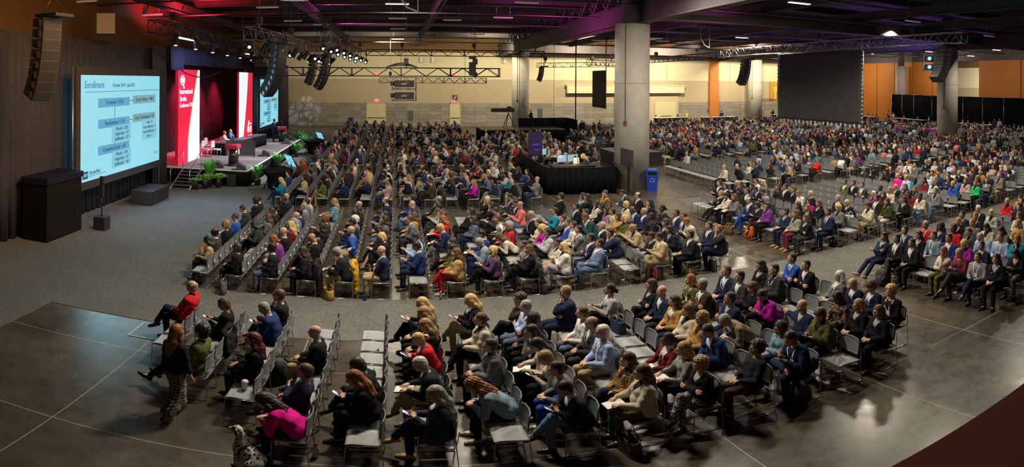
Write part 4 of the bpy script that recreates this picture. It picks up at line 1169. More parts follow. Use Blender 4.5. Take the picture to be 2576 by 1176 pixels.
for i, (px, py, z, on) in enumerate(FIX):   # pixel -> place under the roof
    u = (px - 1288) / F_PX
    el = (Y_HOR + ROLL * F_PX * math.sin(u) - py) / F_PX
    r = (z - CAM_H) / math.tan(el)
    x, y = r * math.sin(u + YAW), r * math.cos(u + YAW)
    if r > 80: continue
    t = empty('ceiling_light', (x, y, z), 0, '%s linear ceiling light, %s counted from the left of those of its kind' % ('bright' if on == 2 else 'unlit', ordinal(1 + sum(1 for f in FIX if f[3] == on and f[0] < px))), 'ceiling light', 'bright ceiling lights' if on == 2 else 'unlit ceiling lights')
    L = 0.65
    m = MB(); m.box((-L, -0.13, 0.0), (L, 0.13, 0.06)); m.tube([(-L * 0.7, 0, 0.1), (-L * 0.7, 0, 11.2 - z)], 0.01, 4); m.tube([(L * 0.7, 0, 0.1), (L * 0.7, 0, 11.2 - z)], 0.01, 4); m.build('housing', M_WHITE, t)
    m = MB(); m.box((-L + 0.03, -0.11, -0.02), (L - 0.03, 0.11, 0.0)); m.build('diffuser', M_FIX_ON if on == 2 else M_FIX_OFFGLOW, t)
for i, (x, y, z, e) in enumerate(LAMPS):
    if i in (8, 9, 10): continue
    t = empty('ceiling_light', (x, y, z), 0, 'bright linear ceiling light above the near rows, %s of those out of frame' % ordinal(i + 1), 'ceiling light', 'ceiling lights above the near rows')
    m = MB(); m.box((-0.66, -0.18, 0.0), (0.66, 0.18, 0.06)); m.tube([(-0.45, 0, 0.06), (-0.45, 0, 11.2 - z)], 0.01, 4); m.tube([(0.45, 0, 0.06), (0.45, 0, 11.2 - z)], 0.01, 4); m.build('housing', M_WHITE, t)
t = empty('heater_unit', (-11.0, 20.8, 7.15), 0.5, 'white box unit hanging from the roof above the near screen', 'heater')
m = MB(); m.box((-0.35, -0.75, 0), (0.35, 0.75, 0.78)); m.build('casing', mat('casing_grey', (0.13, 0.12, 0.11), 0.7), t)
m = MB(); m.tube([(-0.2, -0.6, 0.78), (-0.2, -0.6, 4.05)], 0.012, 4); m.tube([(0.2, 0.6, 0.78), (0.2, 0.6, 4.05)], 0.012, 4); m.build('hanger', M_BLACK, t)
t = empty('roof_lamp', (-3.9, 22.8, 8.55), 0.2, 'large pale lamp hood hanging at the top edge left of the middle', 'ceiling light')
m = MB(); m.prism([(-0.55, 0), (0.55, 0), (0.35, 0.25), (-0.35, 0.25)], 'y', -0.4, 0.4); m.build('hood', M_WHITE, t)
m = MB(); m.tube([(0, 0, 0.25), (0, 0, 2.65)], 0.012, 4); m.build('hanger', M_BLACK, t)
m = MB(); m.box((-0.4, -0.3, -0.02), (0.4, 0.3, 0.0)); m.build('diffuser', M_FIX_OFFGLOW, t)

# ------------------------------------------------------------------ control desk, camera platform, side tables, bins
def pipe_drape(pts, z, label, name='pipe_and_drape', mt=None, posts=None, group='black pipe and drape'):
    t = empty(name, (0, 0, 0), 0, label, 'drape', group)
    for a, b in zip(pts, pts[1:]):
        skirt(t, a, b, 0.01, z, 'cloth', per=0.28, amp=0.035)
    m = MB()
    for a, b in zip(pts, pts[1:]): m.tube([(a[0], a[1], z), (b[0], b[1], z)], 0.022, 6)
    m.build('rail', M_ALU if posts else M_BLACK, t)
    for p in (posts or []):
        m = MB(); m.tube([(p[0], p[1], 0), (p[0], p[1], z + 0.05)], 0.035, 6); m.build('post', M_ALU, t)
    return t
pipe_drape([(7.1, 33.6), (7.1, 27.1), (10.35, 26.6), (10.9, 28.6)], 1.30, 'black draped fence around the control desk beside the thick pillar')
m = MB(); m.box((7.3, 27.4, 0.0), (10.6, 33.4, 0.55)); tag(m.build('control_riser', M_BLKPL), 'dark riser floor inside the control desk fence', 'riser')
t = empty('control_desk', (8.55, 28.2, 0.55), 0, 'long control desk with screens inside the black fence', 'desk')
m = MB(); m.box((-1.0, -0.45, 0.68), (1.25, 0.45, 0.73)); m.build('desk_top', mat('desk_dark', (0.05, 0.045, 0.04), 0.5), t)
for s in (-0.9, 1.15):
    m = MB(); m.box((s - 0.03, -0.4, 0), (s + 0.03, 0.4, 0.68)); m.build('leg', M_BLACK, t)
M_CRT = mat('control_screen', (0.02, 0.02, 0.02), 0.3, emit=(0.25, 0.6, 0.75), estr=0.9)
M_CRTR = mat('control_screen_red', (0.02, 0.02, 0.02), 0.3, emit=(0.8, 0.15, 0.12), estr=0.8)
def desk_monitor(x, y, z, rz, w, label, rows=4):
    t = empty('desk_monitor', (x, y, z), rz, label, 'monitor', 'monitors on the control desk')
    m = MB(); m.box((0.0, -w / 2, 0.10), (0.04, w / 2, 0.10 + w * 0.6)); m.build('case', M_BLKPL, t)
    m = MB(); m.box((-0.005, -w / 2 + 0.015, 0.115), (0.0, w / 2 - 0.015, 0.085 + w * 0.6)); m.build('display', M_CRT, t)
    m = MB()
    for i in range(rows): m.box((-0.008, -w / 2 + 0.03, 0.14 + i * w * 0.13), (-0.005, w / 2 - 0.03 - 0.1 * (i % 2), 0.14 + i * w * 0.13 + 0.02))
    m.build('red_rows', M_CRTR, t)
    m = MB(); m.lathe([(0.12, 0), (0.12, 0.015)], (0.06, 0, 0), 12); m.tube([(0.05, 0, 0), (0.05, 0, 0.15)], 0.02, 6); m.build('stand', M_BLACK, t)
desk_monitor(8.15, 28.35, 1.28, PI * 0.62, 0.62, 'control monitor with red rows, left one on the control desk')
desk_monitor(8.75, 28.5, 1.28, PI * 0.58, 0.62, 'control monitor with red rows, right one on the control desk')
desk_monitor(7.9, 31.4, 1.28, PI * 0.62, 0.6, 'violet lit monitor farther back in the control area', 2)
m = MB(); m.lathe([(0.07, 0), (0.07, 0.02)], (0, 0, 0), 10); m.tube([(0, 0, 0.02), (0.0, 0.0, 0.4), (-0.12, 0, 0.46)], 0.012, 5); m.lathe([(0.03, 0.46), (0.08, 0.40)], (-0.15, 0, 0), 10)
tag(m.build('desk_lamp', M_BLACK, None, (8.85, 27.95, 1.28)), 'small desk lamp glowing on the control desk', 'lamp')
light('POINT', 'desk_lamp_bulb', (8.72, 27.92, 1.62), 9, (1.0, 0.75, 0.4), radius=0.03)
m = MB(); m.box((-0.15, -0.11, 0), (0.15, 0.11, 0.3)); tag(m.build('desk_speaker', M_WHITE, None, (8.9, 28.45, 1.28)), 'pale box on the control desk beside the lamp', 'box')
t = empty('tall_monitor', (7.35, 30.6, 0), PI * 0.6, 'tall monitor with a violet picture at the left of the control desk', 'monitor')
m = MB(); m.box((0, -0.42, 1.45), (0.06, 0.42, 2.75)); m.build('case', M_BLKPL, t)
m = MB(); m.box((-0.006, -0.40, 1.50), (0.0, 0.40, 2.70)); m.build('display', mat('violet_screen', (0.02, 0.02, 0.03), 0.3, emit=(0.02, 0.008, 0.05), estr=0.8), t)
m = MB(); m.box((-0.012, -0.25, 2.02), (-0.006, 0.2, 2.10)); m.box((-0.012, -0.25, 1.75), (-0.006, 0.1, 1.80)); m.build('violet_block', mat('violet_block', (0.02, 0.02, 0.03), 0.3, emit=(0.14, 0.03, 0.6), estr=0.7), t)
m = MB(); m.tube([(0.03, 0, 0), (0.03, 0, 1.5)], 0.04, 6); m.build('stand', M_BLACK, t)

# camera platform
m = MB(); m.box((7.6, 51.6, 0), (15.2, 55.2, 1.1)); plat = m.build('camera_platform', M_BLKPL); tag(plat, 'black skirted camera platform in front of the far pillar', 'platform')
skirt(plat, (7.55, 55.2), (7.55, 51.55), 0.01, 1.1, 'skirt'); skirt(plat, (7.55, 51.55), (15.25, 51.55), 0.01, 1.1, 'skirt')
pipe_drape([(11.6, 55.4), (16.4, 55.4), (16.4, 52.0)], 1.9, 'black drape wall around the back of the camera platform')
def camera_rig(x, y, z, label, s=1.0):
    t = empty('video_camera', (x, y, z), 0, label, 'camera', 'video cameras')
    for a in (0, 2.1, 4.2):
        m = MB(); m.tube([(0, 0, 1.15 * s), (0.55 * s * math.cos(a), 0.55 * s * math.sin(a), 0)], 0.035, 6); m.build('tripod_leg', M_BLACK, t)
    m = MB(); m.box((-0.55 * s, -0.12, 1.2 * s), (0.45 * s, 0.12, 1.5 * s)); m.box((-0.1, -0.2, 1.5 * s), (0.25, 0.2, 1.62 * s)); m.build('body', M_BLKPL, t)
    m = MB(); m.box((-1.25 * s, -0.14, 1.22 * s), (-0.55 * s, 0.14, 1.48 * s)); m.build('lens', M_BLACK, t)
camera_rig(10.2, 53.2, 1.1, 'big video camera on a tripod on the camera platform', 1.25)
camera_rig(15.0, 36.5, 0.9, 'second video camera behind the control desk', 0.9)
m = MB(); m.box((13.6, 34.6, 0), (16.6, 38.0, 0.9)); o = m.build('camera_riser', M_BLKPL); tag(o, 'black camera riser behind the control desk', 'platform')
m = MB(); m.box((-0.03, -0.42, 0), (0.05, 0.42, 1.5)); tag(m.build('monitor_panel', M_BLKPL, None, (14.9, 37.5, 0.9), 0.4), 'dark upright monitor panel beside the second camera', 'monitor')

# television on a post before the thick pillar, recycling bins
t = empty('television', (10.9, 26.35, 0), 0.09, 'dark television seen from behind on a tall post by the thick pillar', 'television')
m = MB(); m.box((-0.5, -0.35, 0), (0.5, 0.35, 0.04)); m.build('base_plate', M_BLACK, t)
m = MB(); m.box((-0.05, -0.04, 0), (0.05, 0.04, 1.9)); m.build('post', M_BLACK, t)
m = MB(); m.box((-0.14, -0.62, 1.38), (-0.08, 0.62, 2.18)); m.box((-0.08, -0.25, 1.5), (0.0, 0.25, 2.0)); m.build('panel', mat('tv_back', (0.035, 0.028, 0.034), 0.5), t)
M_BIN = mat('bin_blue', (0.012, 0.05, 0.40), 0.45)
def recycle_bin(x, y, rz, label, material, logo=True):
    t = empty('recycling_bin', (x, y, 0), rz, label, 'bin', 'recycling bins')
    t.scale = (0.92, 0.92, 0.88)
    m = MB(); 
    vs = [(-0.26, -0.26, 0), (0.26, -0.26, 0), (0.26, 0.26, 0), (-0.26, 0.26, 0), (-0.32, -0.32, 0.86), (0.32, -0.32, 0.86), (0.32, 0.32, 0.86), (-0.32, 0.32, 0.86)]
    m.add(vs, [(0, 3, 2, 1), (4, 5, 6, 7), (0, 1, 5, 4), (1, 2, 6, 5), (2, 3, 7, 6), (3, 0, 4, 7)]); m.build('body', material, t)
    m = MB(); m.box((-0.34, -0.34, 0.84), (0.34, 0.34, 0.90)); m.box((-0.33, -0.33, 0.90), (-0.24, 0.33, 1.10)); m.box((0.24, -0.33, 0.90), (0.33, 0.33, 1.10)); m.box((-0.33, 0.27, 0.9), (0.33, 0.33, 1.1)); m.prism([(-0.34, 1.10), (0.34, 1.10), (0.25, 1.22), (-0.25, 1.22)], 'y', -0.34, 0.34); m.build('lid', material, t)
    m = MB(); m.box((-0.24, -0.22, 0.90), (0.24, -0.20, 1.10)); m.build('slot', M_BLACK, t)
    if logo:
        m = MB()
        for k in range(3):
            a = PI / 2 + k * 2 * PI / 3
            c = Vector((0.085 * math.cos(a), 0.085 * math.sin(a)))
            for da in (-0.62, 0.62):
                e = Vector((0.115 * math.cos(a + da), 0.115 * math.sin(a + da)))
                q = Vector((0.10 * math.cos(a + da * 0.25), 0.10 * math.sin(a + da * 0.25)))
                m.tube([(q.x, -0.315, 0.62 + q.y), (e.x, -0.313, 0.62 + e.y)], 0.022, 5)
        m.build('recycling_symbol', M_WHITE, t)
recycle_bin(12.3, 26.75, -0.35, 'blue recycling bin with white symbol at the foot of the thick pillar', M_BIN)
recycle_bin(-5.2, 69.4, 0, 'blue recycling bin at the back wall left of the double door', M_BIN)
recycle_bin(16.2, 68.9, 0, 'blue recycling bin at the back wall right of the far pillar', M_BIN)
recycle_bin(19.8, 69.2, 0, 'dark rubbish bin at the back wall right of the blue bin', mat('bin_dark', (0.06, 0.05, 0.04), 0.5), False)

# pipe and drape along the side wall and the tables before it
pipe_drape([(60.0, 54.6), (58.6, 48.0)], 3.95, 'left bay of the tall black drape along the orange wall', posts=[(60.0, 54.6), (59.5, 52.3), (58.95, 49.8)])
pipe_drape([(58.6, 48.0), (57.1, 41.0)], 3.9, 'middle bay of the tall black drape, behind the rightmost pillar', posts=[(58.2, 46.2)])
pipe_drape([(57.1, 41.0), (54.6, 30.6)], 3.9, 'right bay of the tall black drape along the orange wall', posts=[(57.0, 40.6), (56.2, 37.3), (55.4, 34.0), (54.6, 30.6)])
WT = mat('white_table_top', (0.7, 0.7, 0.68), 0.6)
side_tables = [(33.6, 67.4, 0.0, 4.4, 'black draped table at the back wall left of the orange pier'), (40.0, 66.4, 0.0, 5.0, 'black draped table at the back wall right of the orange pier'), (50.3, 67.6, 0.0, 1.5, 'small black table by the washroom opening'),
               (57.2, 56.4, 1.35, 3.6, 'black draped table right of the big black screen'), (57.0, 49.0, 1.36, 6.4, 'long black draped table left of the rightmost pillar'), (54.6, 38.5, 1.36, 7.6, 'long black draped table right of the rightmost pillar')]
for x, y, rz, l, lab in side_tables:
    cloth_table(x, y, l, 0.75, 0, lab, rz, (0.5, 0.5, 0.5), 0.95, 'black draped tables with white tops', topmat=WT)

# ------------------------------------------------------------------ figures: one smooth surface per part, from a distance field
def v3(*a):
    return np.array(a, dtype=np.float64)


def unit(v):
    return v / (np.linalg.norm(v) + 1e-9)


class Field:
    """Signed distance field on a grid (forward, left, up)."""
    def __init__(self, lo, hi, h):
        self.h = h
        self.lo = np.array(lo, dtype=np.float64)
        n = np.ceil((np.array(hi) - self.lo) / h).astype(int) + 1
        self.ax = [(self.lo[i] + h * np.arange(n[i])).astype(np.float32) for i in range(3)]
        self.F = np.full(n, 0.5, dtype=np.float32)

    def _sub(self, lo, hi):
        sl = []
        for i in range(3):
            a = int(max(0, np.floor((lo[i] - self.lo[i]) / self.h)))
            b = int(min(len(self.ax[i]), np.ceil((hi[i] - self.lo[i]) / self.h) + 1))
            if b <= a:
                return None
            sl.append(slice(a, b))
        x = self.ax[0][sl[0]][:, None, None]; y = self.ax[1][sl[1]][None, :, None]; z = self.ax[2][sl[2]][None, None, :]
        return tuple(sl), x, y, z

    def _min(self, sl, d, k):
        a = self.F[sl]
        if k > 0:
            h = np.clip(0.5 + 0.5 * (a - d) / k, 0, 1)
            self.F[sl] = a * (1 - h) + d * h - k * h * (1 - h)
        else:
            self.F[sl] = np.minimum(a, d)

    def cone(self, a, b, ra, rb, k=0.02):
        m = max(ra, rb) + 0.05 + k
        s = self._sub(np.minimum(a, b) - m, np.maximum(a, b) + m)
        if s is None: return self
        sl, x, y, z = s
        ab = b - a
        L = float(ab @ ab) + 1e-9
        px, py, pz = x - a[0], y - a[1], z - a[2]
        t = np.clip((px * ab[0] + py * ab[1] + pz * ab[2]) / L, 0, 1)
        d = np.sqrt((px - t * ab[0]) ** 2 + (py - t * ab[1]) ** 2 + (pz - t * ab[2]) ** 2) - (ra + t * (rb - ra))
        self._min(sl, d.astype(np.float32), k)
        return self

    def chain(self, pts, rs, k=0.02):
        for i in range(len(pts) - 1):
            self.cone(pts[i], pts[i + 1], rs[i], rs[i + 1], k)
        return self

    def _ell(self, c, r, R, pad):
        m = max(r) + pad
        s = self._sub(c - m, c + m)
        if s is None: return None
        sl, x, y, z = s
        px, py, pz = x - c[0], y - c[1], z - c[2]
        if R is not None:
            px, py, pz = (R[0][0] * px + R[0][1] * py + R[0][2] * pz, R[1][0] * px + R[1][1] * py + R[1][2] * pz,
                          R[2][0] * px + R[2][1] * py + R[2][2] * pz)
        k0 = np.sqrt((px / r[0]) ** 2 + (py / r[1]) ** 2 + (pz / r[2]) ** 2)
        k1 = np.sqrt((px / r[0] ** 2) ** 2 + (py / r[1] ** 2) ** 2 + (pz / r[2] ** 2) ** 2) + 1e-6
        return sl, (k0 * (k0 - 1) / k1).astype(np.float32)

    def ell(self, c, r, R=None, k=0.02):
        e = self._ell(c, r, R, 0.05 + k)
        if e: self._min(e[0], e[1], k)
        return self

    def carve(self, c, r, R=None, k=0.0):
        e = self._ell(c, r, R, 0.04)
        if e: self.F[e[0]] = np.maximum(self.F[e[0]], -e[1])
        return self

    def coords(self):
        return self.ax[0][:, None, None], self.ax[1][None, :, None], self.ax[2][None, None, :]

    def clip(self, d):
        """Keep only where d < 0."""
        self.F = np.maximum(self.F, d.astype(np.float32))
        return self

    def ripple(self, amp, freq, seed=0):
        x, y, z = self.coords()
        w = (np.sin(freq * (x + 0.6 * z) + seed) * np.sin(freq * 0.8 * (y - 0.5 * z) + 2 * seed) + 0.6 * np.sin(freq * 1.7 * (z + 0.4 * y - 0.5 * x) + seed))
        self.F = self.F + (amp * w).astype(np.float32)
        return self

    def nets(self):
        F = self.F; h = self.h
        S = F < 0
        c = np.zeros(np.array(F.shape) - 1, dtype=np.uint8)
        for dx in (0, 1):
            for dy in (0, 1):
                for dz in (0, 1):
                    c += S[dx:F.shape[0] - 1 + dx, dy:F.shape[1] - 1 + dy, dz:F.shape[2] - 1 + dz]
        act = (c > 0) & (c < 8)
        idx = np.argwhere(act)
        N = len(idx)
        if N == 0:
            return np.zeros((0, 3)), np.zeros((0, 4), dtype=np.int32)
        ids = np.full(c.shape, -1, dtype=np.int32)
        ids[act] = np.arange(N)
        off = [(dx, dy, dz) for dx in (0, 1) for dy in (0, 1) for dz in (0, 1)]
        val = np.stack([F[idx[:, 0] + o[0], idx[:, 1] + o[1], idx[:, 2] + o[2]] for o in off], 1)
        acc = np.zeros((N, 3)); cnt = np.zeros(N)
        for a in range(8):
            for b in range(a + 1, 8):
                oa, ob = np.array(off[a]), np.array(off[b])
                if np.abs(oa - ob).sum() != 1: continue
                va, vb = val[:, a], val[:, b]
                m = (va < 0) != (vb < 0)
                t = np.where(m, va / np.where(m, va - vb, 1), 0)
                acc += np.where(m[:, None], oa + t[:, None] * (ob - oa), 0)
                cnt += m
        V = self.lo + h * (idx + acc / cnt[:, None])
        faces = []
        for ax in range(3):
            b1, b2 = (ax + 1) % 3, (ax + 2) % 3
            s0 = [slice(None)] * 3; s1 = [slice(None)] * 3
            s0[ax] = slice(0, -1); s1[ax] = slice(1, None)
            for bb in (b1, b2):
                s0[bb] = slice(1, -1); s1[bb] = slice(1, -1)
            A, B = S[tuple(s0)], S[tuple(s1)]
            for flip, M in ((False, A & ~B), (True, ~A & B)):
                e = np.argwhere(M)
                if len(e) == 0: continue
                e[:, b1] += 1; e[:, b2] += 1
                def cell(d1, d2):
                    q = e.copy(); q[:, b1] += d1; q[:, b2] += d2
                    return ids[q[:, 0], q[:, 1], q[:, 2]]
                q = np.stack([cell(-1, -1), cell(0, -1), cell(0, 0), cell(-1, 0)], 1)
                if flip: q = q[:, ::-1]
                faces.append(q)
        return V, np.concatenate(faces)


def ik(s, w, l1, l2, pole):
    d = w - s
    L = np.linalg.norm(d)
    if L > (l1 + l2) * 0.995:
        w = s + d * (l1 + l2) * 0.995 / L
        d = w - s; L = np.linalg.norm(d)
    n = d / L
    a = (l1 * l1 - l2 * l2 + L * L) / (2 * L)
    hgt = math.sqrt(max(l1 * l1 - a * a, 0))
    p = pole - n * (pole @ n)
    return s + n * a + unit(p) * hgt, w


LEAN = {'u': 3, 'b': -12, 'f': 17, 'F': 44}


class Pose:
    """Joints of a seated (or standing) figure in (forward, left, up) metres."""
    def __init__(self, sex, legs, arms, lean, head):
        m = sex == 'm'
        self.sex, self.legs, self.arms, self.lean, self.headp = sex, legs, arms, lean, head
        th = math.radians(LEAN[lean])
        self.stand = legs in 'SW'
        hz = 0.93 if self.stand else 0.535
        if self.stand: th = math.radians(2 if lean == 'u' else 10)
        P = v3(-0.05 if not self.stand else 0, 0, hz)
        if lean == 'b': P = v3(0.03, 0, hz)
        sp = 0.50 if m else 0.465
        up = v3(math.sin(th * 0.75), 0, math.cos(th * 0.75)); up2 = v3(math.sin(th * 1.15), 0, math.cos(th * 1.15))
        self.P = P
        self.waist = P + up * sp * 0.36
        self.chest = self.waist + up2 * sp * 0.38
        self.N = self.chest + up2 * sp * 0.26
        self.tup = up2; self.tf = v3(up2[2], 0, -up2[0])
        pitch = math.radians({'s': 2, 'd': -24, 'r': 4, 'v': 4}[head]) - th * (0.45 if lean in 'fF' else 0.15)
        if lean == 'F': pitch = math.radians(-38)
        yaw = math.radians({'s': 0, 'd': 0, 'r': 38, 'v': -30}[head])
        hf = v3(math.cos(pitch) * math.cos(yaw), math.cos(pitch) * math.sin(yaw), math.sin(pitch))
        hs = v3(-math.sin(yaw), math.cos(yaw), 0)
        hu = np.cross(hf, hs)
        self.hf, self.hs, self.hu = hf, hs, hu
        ndir = unit(v3(0.28, 0, 1) + up2 * 0.8 + v3(math.sin(th), 0, 0) * 0.5)
        self.neck_top = self.N + ndir * 0.085
        self.H = self.neck_top + hu * 0.085 + hf * 0.028
        self.R = np.array([hf, hs, hu])
        sw = 0.185 if m else 0.158
        self.sw = sw
        sh = self.N - up2 * 0.075
        self.S = {1: sh + v3(0, sw, 0), -1: sh - v3(0, sw, 0)}
        la, lf = (0.295, 0.255) if m else (0.27, 0.235)
        if self.stand:
            W = {1: v3(0.10, 0.27, 0.80), -1: v3(0.06, -0.27, 0.80)}
            pole = {1: v3(-1, 0.3, 0), -1: v3(-1, -0.3, 0)}
            if arms == 'p': W = {1: v3(0.30, 0.10, 1.12), -1: v3(0.30, -0.08, 1.13)}
            if arms == 'b': W = {1: v3(0.36, 0.16, 1.10), -1: v3(0.36, -0.16, 1.10)}
        else:
            fx = 0.12 if lean == 'F' else (0.03 if lean == 'f' else 0)
            pole = {1: v3(-0.5, 0.8, -1), -1: v3(-0.5, -0.8, -1)}
            W = {1: v3(0.25 + fx, 0.075, 0.675), -1: v3(0.27 + fx, -0.07, 0.675)}
            if arms == 'p': W = {1: v3(0.27 + fx, 0.075, 0.80), -1: v3(0.285 + fx, -0.07, 0.79)}
            if arms == 'b': W = {1: v3(0.31 + fx, 0.15, 0.71), -1: v3(0.33 + fx, -0.11, 0.715)}
            if arms == 'c':
                W = {1: self.waist + self.tf * 0.20 + v3(0, -0.115, 0.075), -1: self.waist + self.tf * 0.215 + v3(0, 0.115, 0.045)}
                pole = {1: v3(0.1, 1, -0.8), -1: v3(0.1, -1, -0.8)}
            if arms == 'h':
                W = {1: self.H - hu * 0.165 + hf * 0.075 + hs * 0.03, -1: self.waist + self.tf * 0.20 + v3(0, 0.05, 0.04)}
                pole = {1: v3(0.5, 0.3, -1), -1: v3(0.2, -1, -0.8)}
            if arms == 't':
                W = {1: v3(-0.10, 0.60, 0.84), -1: v3(0.25, -0.08, 0.675)}
                pole = {1: v3(-0.6, 0.2, -1), -1: v3(-0.5, -0.8, -1)}
            if arms == 'T':
                W = {1: v3(0.25, 0.08, 0.675), -1: v3(-0.10, -0.60, 0.84)}
        self.E = {}; self.W = {}
        for s in (1, -1):
            self.E[s], self.W[s] = ik(self.S[s], W[s], la, lf, pole[s])
        # legs
        hw = 0.085
        self.hip = {1: P + v3(0, hw, 0), -1: P + v3(0, -hw, 0)}
        tl = 0.43 if m else 0.41
        k = {1: P + v3(tl, 0.11, -0.015), -1: P + v3(tl, -0.11, -0.015)}
        a = {1: v3(k[1][0] + 0.01, 0.11, 0.085), -1: v3(k[-1][0] - 0.03, -0.10, 0.085)}
        toe = {1: unit(v3(1, 0.18, -0.05)), -1: unit(v3(1, -0.18, -0.05))}
        if legs == 'x':
            k[1] = P + v3(tl - 0.01, -0.015, 0.125); a[1] = k[1] + v3(0.19, -0.09, -0.33); toe[1] = unit(v3(0.9, -0.15, -0.32))
            k[-1] = P + v3(tl, -0.05, -0.02); a[-1] = v3(k[-1][0] - 0.02, -0.04, 0.085)
        if legs == 'a':
            k[1] = P + v3(tl * 0.75, 0.27, 0.10); a[1] = k[-1] + v3(-0.03, 0.0, 0.14); toe[1] = unit(v3(0.5, -0.75, 0.15))
        if legs == 'o':
            k[1] = P + v3(tl, 0.12, -0.01); a[1] = k[1] + v3(0.30, 0.03, -0.31); toe[1] = unit(v3(0.75, 0.2, 0.5))
            k[-1] = P + v3(tl, -0.09, -0.01); a[-1] = k[-1] + v3(0.25, 0.02, -0.345); toe[-1] = unit(v3(0.8, -0.15, 0.45))
            a[1][2] = max(a[1][2], 0.10)
        if legs == 'S':
            k = {1: v3(0.03, 0.10, 0.50), -1: v3(0.03, -0.10, 0.50)}; a = {1: v3(-0.01, 0.11, 0.085), -1: v3(0.0, -0.11, 0.085)}
        if legs == 'W':
            k = {1: v3(0.17, 0.08, 0.51), -1: v3(-0.02, -0.08, 0.49)}; a = {1: v3(0.18, 0.08, 0.09), -1: v3(-0.27, -0.08, 0.16)}
            toe[-1] = unit(v3(0.8, 0, -0.55))
        self.K, self.A, self.toe = k, a, toe
        self.skinny = 1.0 if m else 0.9

    def box(self):
        pts = [self.P, self.H + self.hu * 0.2, self.H - self.hf * 0.28] + [d[s] for d in (self.S, self.E, self.W, self.K, self.A) for s in (1, -1)]
        lo = np.min(pts, 0) - 0.26; hi = np.max(pts, 0) + 0.26
        lo[2] = -0.03
        return lo, hi


def torso(F, p, g, belly=0.0):
    """Torso of pose p grown by g."""
    q = p.skinny
    for s in (1, -1):
        l = v3(0, s, 0)
        F.chain([p.P + l * 0.085 * q + v3(0, 0, 0.02), p.waist + l * 0.06 * q, p.chest + l * 0.085 * q],
                [0.115 * q + g, 0.10 * q + g + belly * 0.3, 0.112 * q + g], 0.04)
        F.cone(p.chest + l * 0.085 * q, p.S[s] * 0.7 + p.N * 0.3 - p.tup * 0.02, 0.105 * q + g, 0.062 * q + g, 0.04)
        if p.sex == 'f':
            F.ell(p.chest + p.tf * 0.085 + l * 0.065, (0.055 + g, 0.062 + g, 0.062 + g), None, 0.03)
    F.cone(p.waist, p.chest, 0.105 * q + g, 0.115 * q + g, 0.03)
    if belly:
        F.ell(p.waist + p.tf * 0.07, (0.11 + g, 0.15 + g, 0.14 + g), None, 0.05)
    F.cone(p.S[1] * 0.9 + p.N * 0.1, p.S[-1] * 0.9 + p.N * 0.1, 0.058 * q + g, 0.058 * q + g, 0.04)
    return F


def arm(F, p, s, g, upto=1.0):
    q = p.skinny
    S, E, W = p.S[s], p.E[s], p.W[s]
    F.chain([S, S * 0.45 + E * 0.55, E], [0.057 * q + g, 0.047 * q + g, 0.040 * q + g], 0.025)
    W2 = E + (W - E) * upto
    F.chain([E, E * 0.65 + W2 * 0.35, W2], [0.040 * q + g, 0.041 * q + g, 0.029 * q + g * 0.9], 0.02)
    return F


def hand(F, p, s, fine):
    q = 1.0 if p.sex == 'm' else 0.9
    W = p.W[s]
    fd = unit(W - p.E[s])
    if p.arms in 'pb' or (p.arms == 'l'):
        d = unit(fd + v3(0.5, -0.55 * s, -0.15 if p.arms != 'p' else 0.25))
        pn = unit(v3(0.1, -0.15 * s, -1 if p.arms != 'p' else 1))
    elif p.arms == 'h' and s == 1:
        d = unit(fd + p.hu * 0.6 + p.hf * 0.1); pn = unit(-p.hf + v3(0, -0.2, 0))
    elif p.stand:
        d = unit(fd + v3(0.15, 0, -0.3)) if p.arms not in 'pb' else unit(fd + v3(0.3, -0.3 * s, 0)); pn = unit(v3(0, -s, 0))
    elif (p.arms == 't' and s == 1):
        d = unit(fd + v3(0.5, 0.1, -0.6)); pn = unit(v3(0.3, 0, -1))
    else:
        d = fd; pn = unit(v3(-0.6, 0, -0.3))
    pn = unit(pn - d * (pn @ d))
    sd = np.cross(pn, d)
    if not fine:
        F.cone(W, W + d * 0.10, 0.028 * q, 0.03 * q, 0.015)
        for i, t in enumerate((-0.022, 0.022)):
            F.cone(W + d * 0.08 + sd * t, W + d * (0.15 + 0.012 * i) + pn * 0.03 + sd * t * 1.5, 0.018 * q, 0.013 * q, 0.004)
        ts = 1 if s == 1 else -1
        F.cone(W + d * 0.03 - sd * 0.02 * ts, W + d * 0.085 - sd * 0.062 * ts + pn * 0.01, 0.016 * q, 0.012 * q, 0.006)
        return F
    for t in (-0.027, -0.009, 0.009, 0.027):
        F.cone(W + sd * t * 0.6 * q, W + d * 0.085 * q + sd * t * q, 0.017 * q, 0.0145 * q, 0.012)
    for i, t in enumerate((-0.033, -0.011, 0.011, 0.032)):
        ln = (0.85, 1.0, 0.95, 0.75)[i] * q
        b0 = W + d * 0.088 * q + sd * t * q
        curl = 0.35 + 0.12 * i
        b1 = b0 + unit(d + pn * curl + sd * t * 3) * 0.043 * ln
        b2 = b1 + unit(d + pn * (curl * 2.6) + sd * t * 2) * 0.036 * ln
        F.chain([b0, b1, b2], [0.0105 * q, 0.0095 * q, 0.0082 * q], 0.004)
    ts = 1 if (s == 1) else -1
    t0 = W + d * 0.03 * q - sd * 0.024 * ts * q
    t1 = t0 + unit(d * 0.7 - sd * 0.75 * ts + pn * 0.3) * 0.042 * q
    F.chain([t0, t1, t1 + unit(d + pn * 0.4 - sd * 0.1 * ts) * 0.034 * q], [0.014 * q, 0.0115 * q, 0.0095 * q], 0.008)
    return F


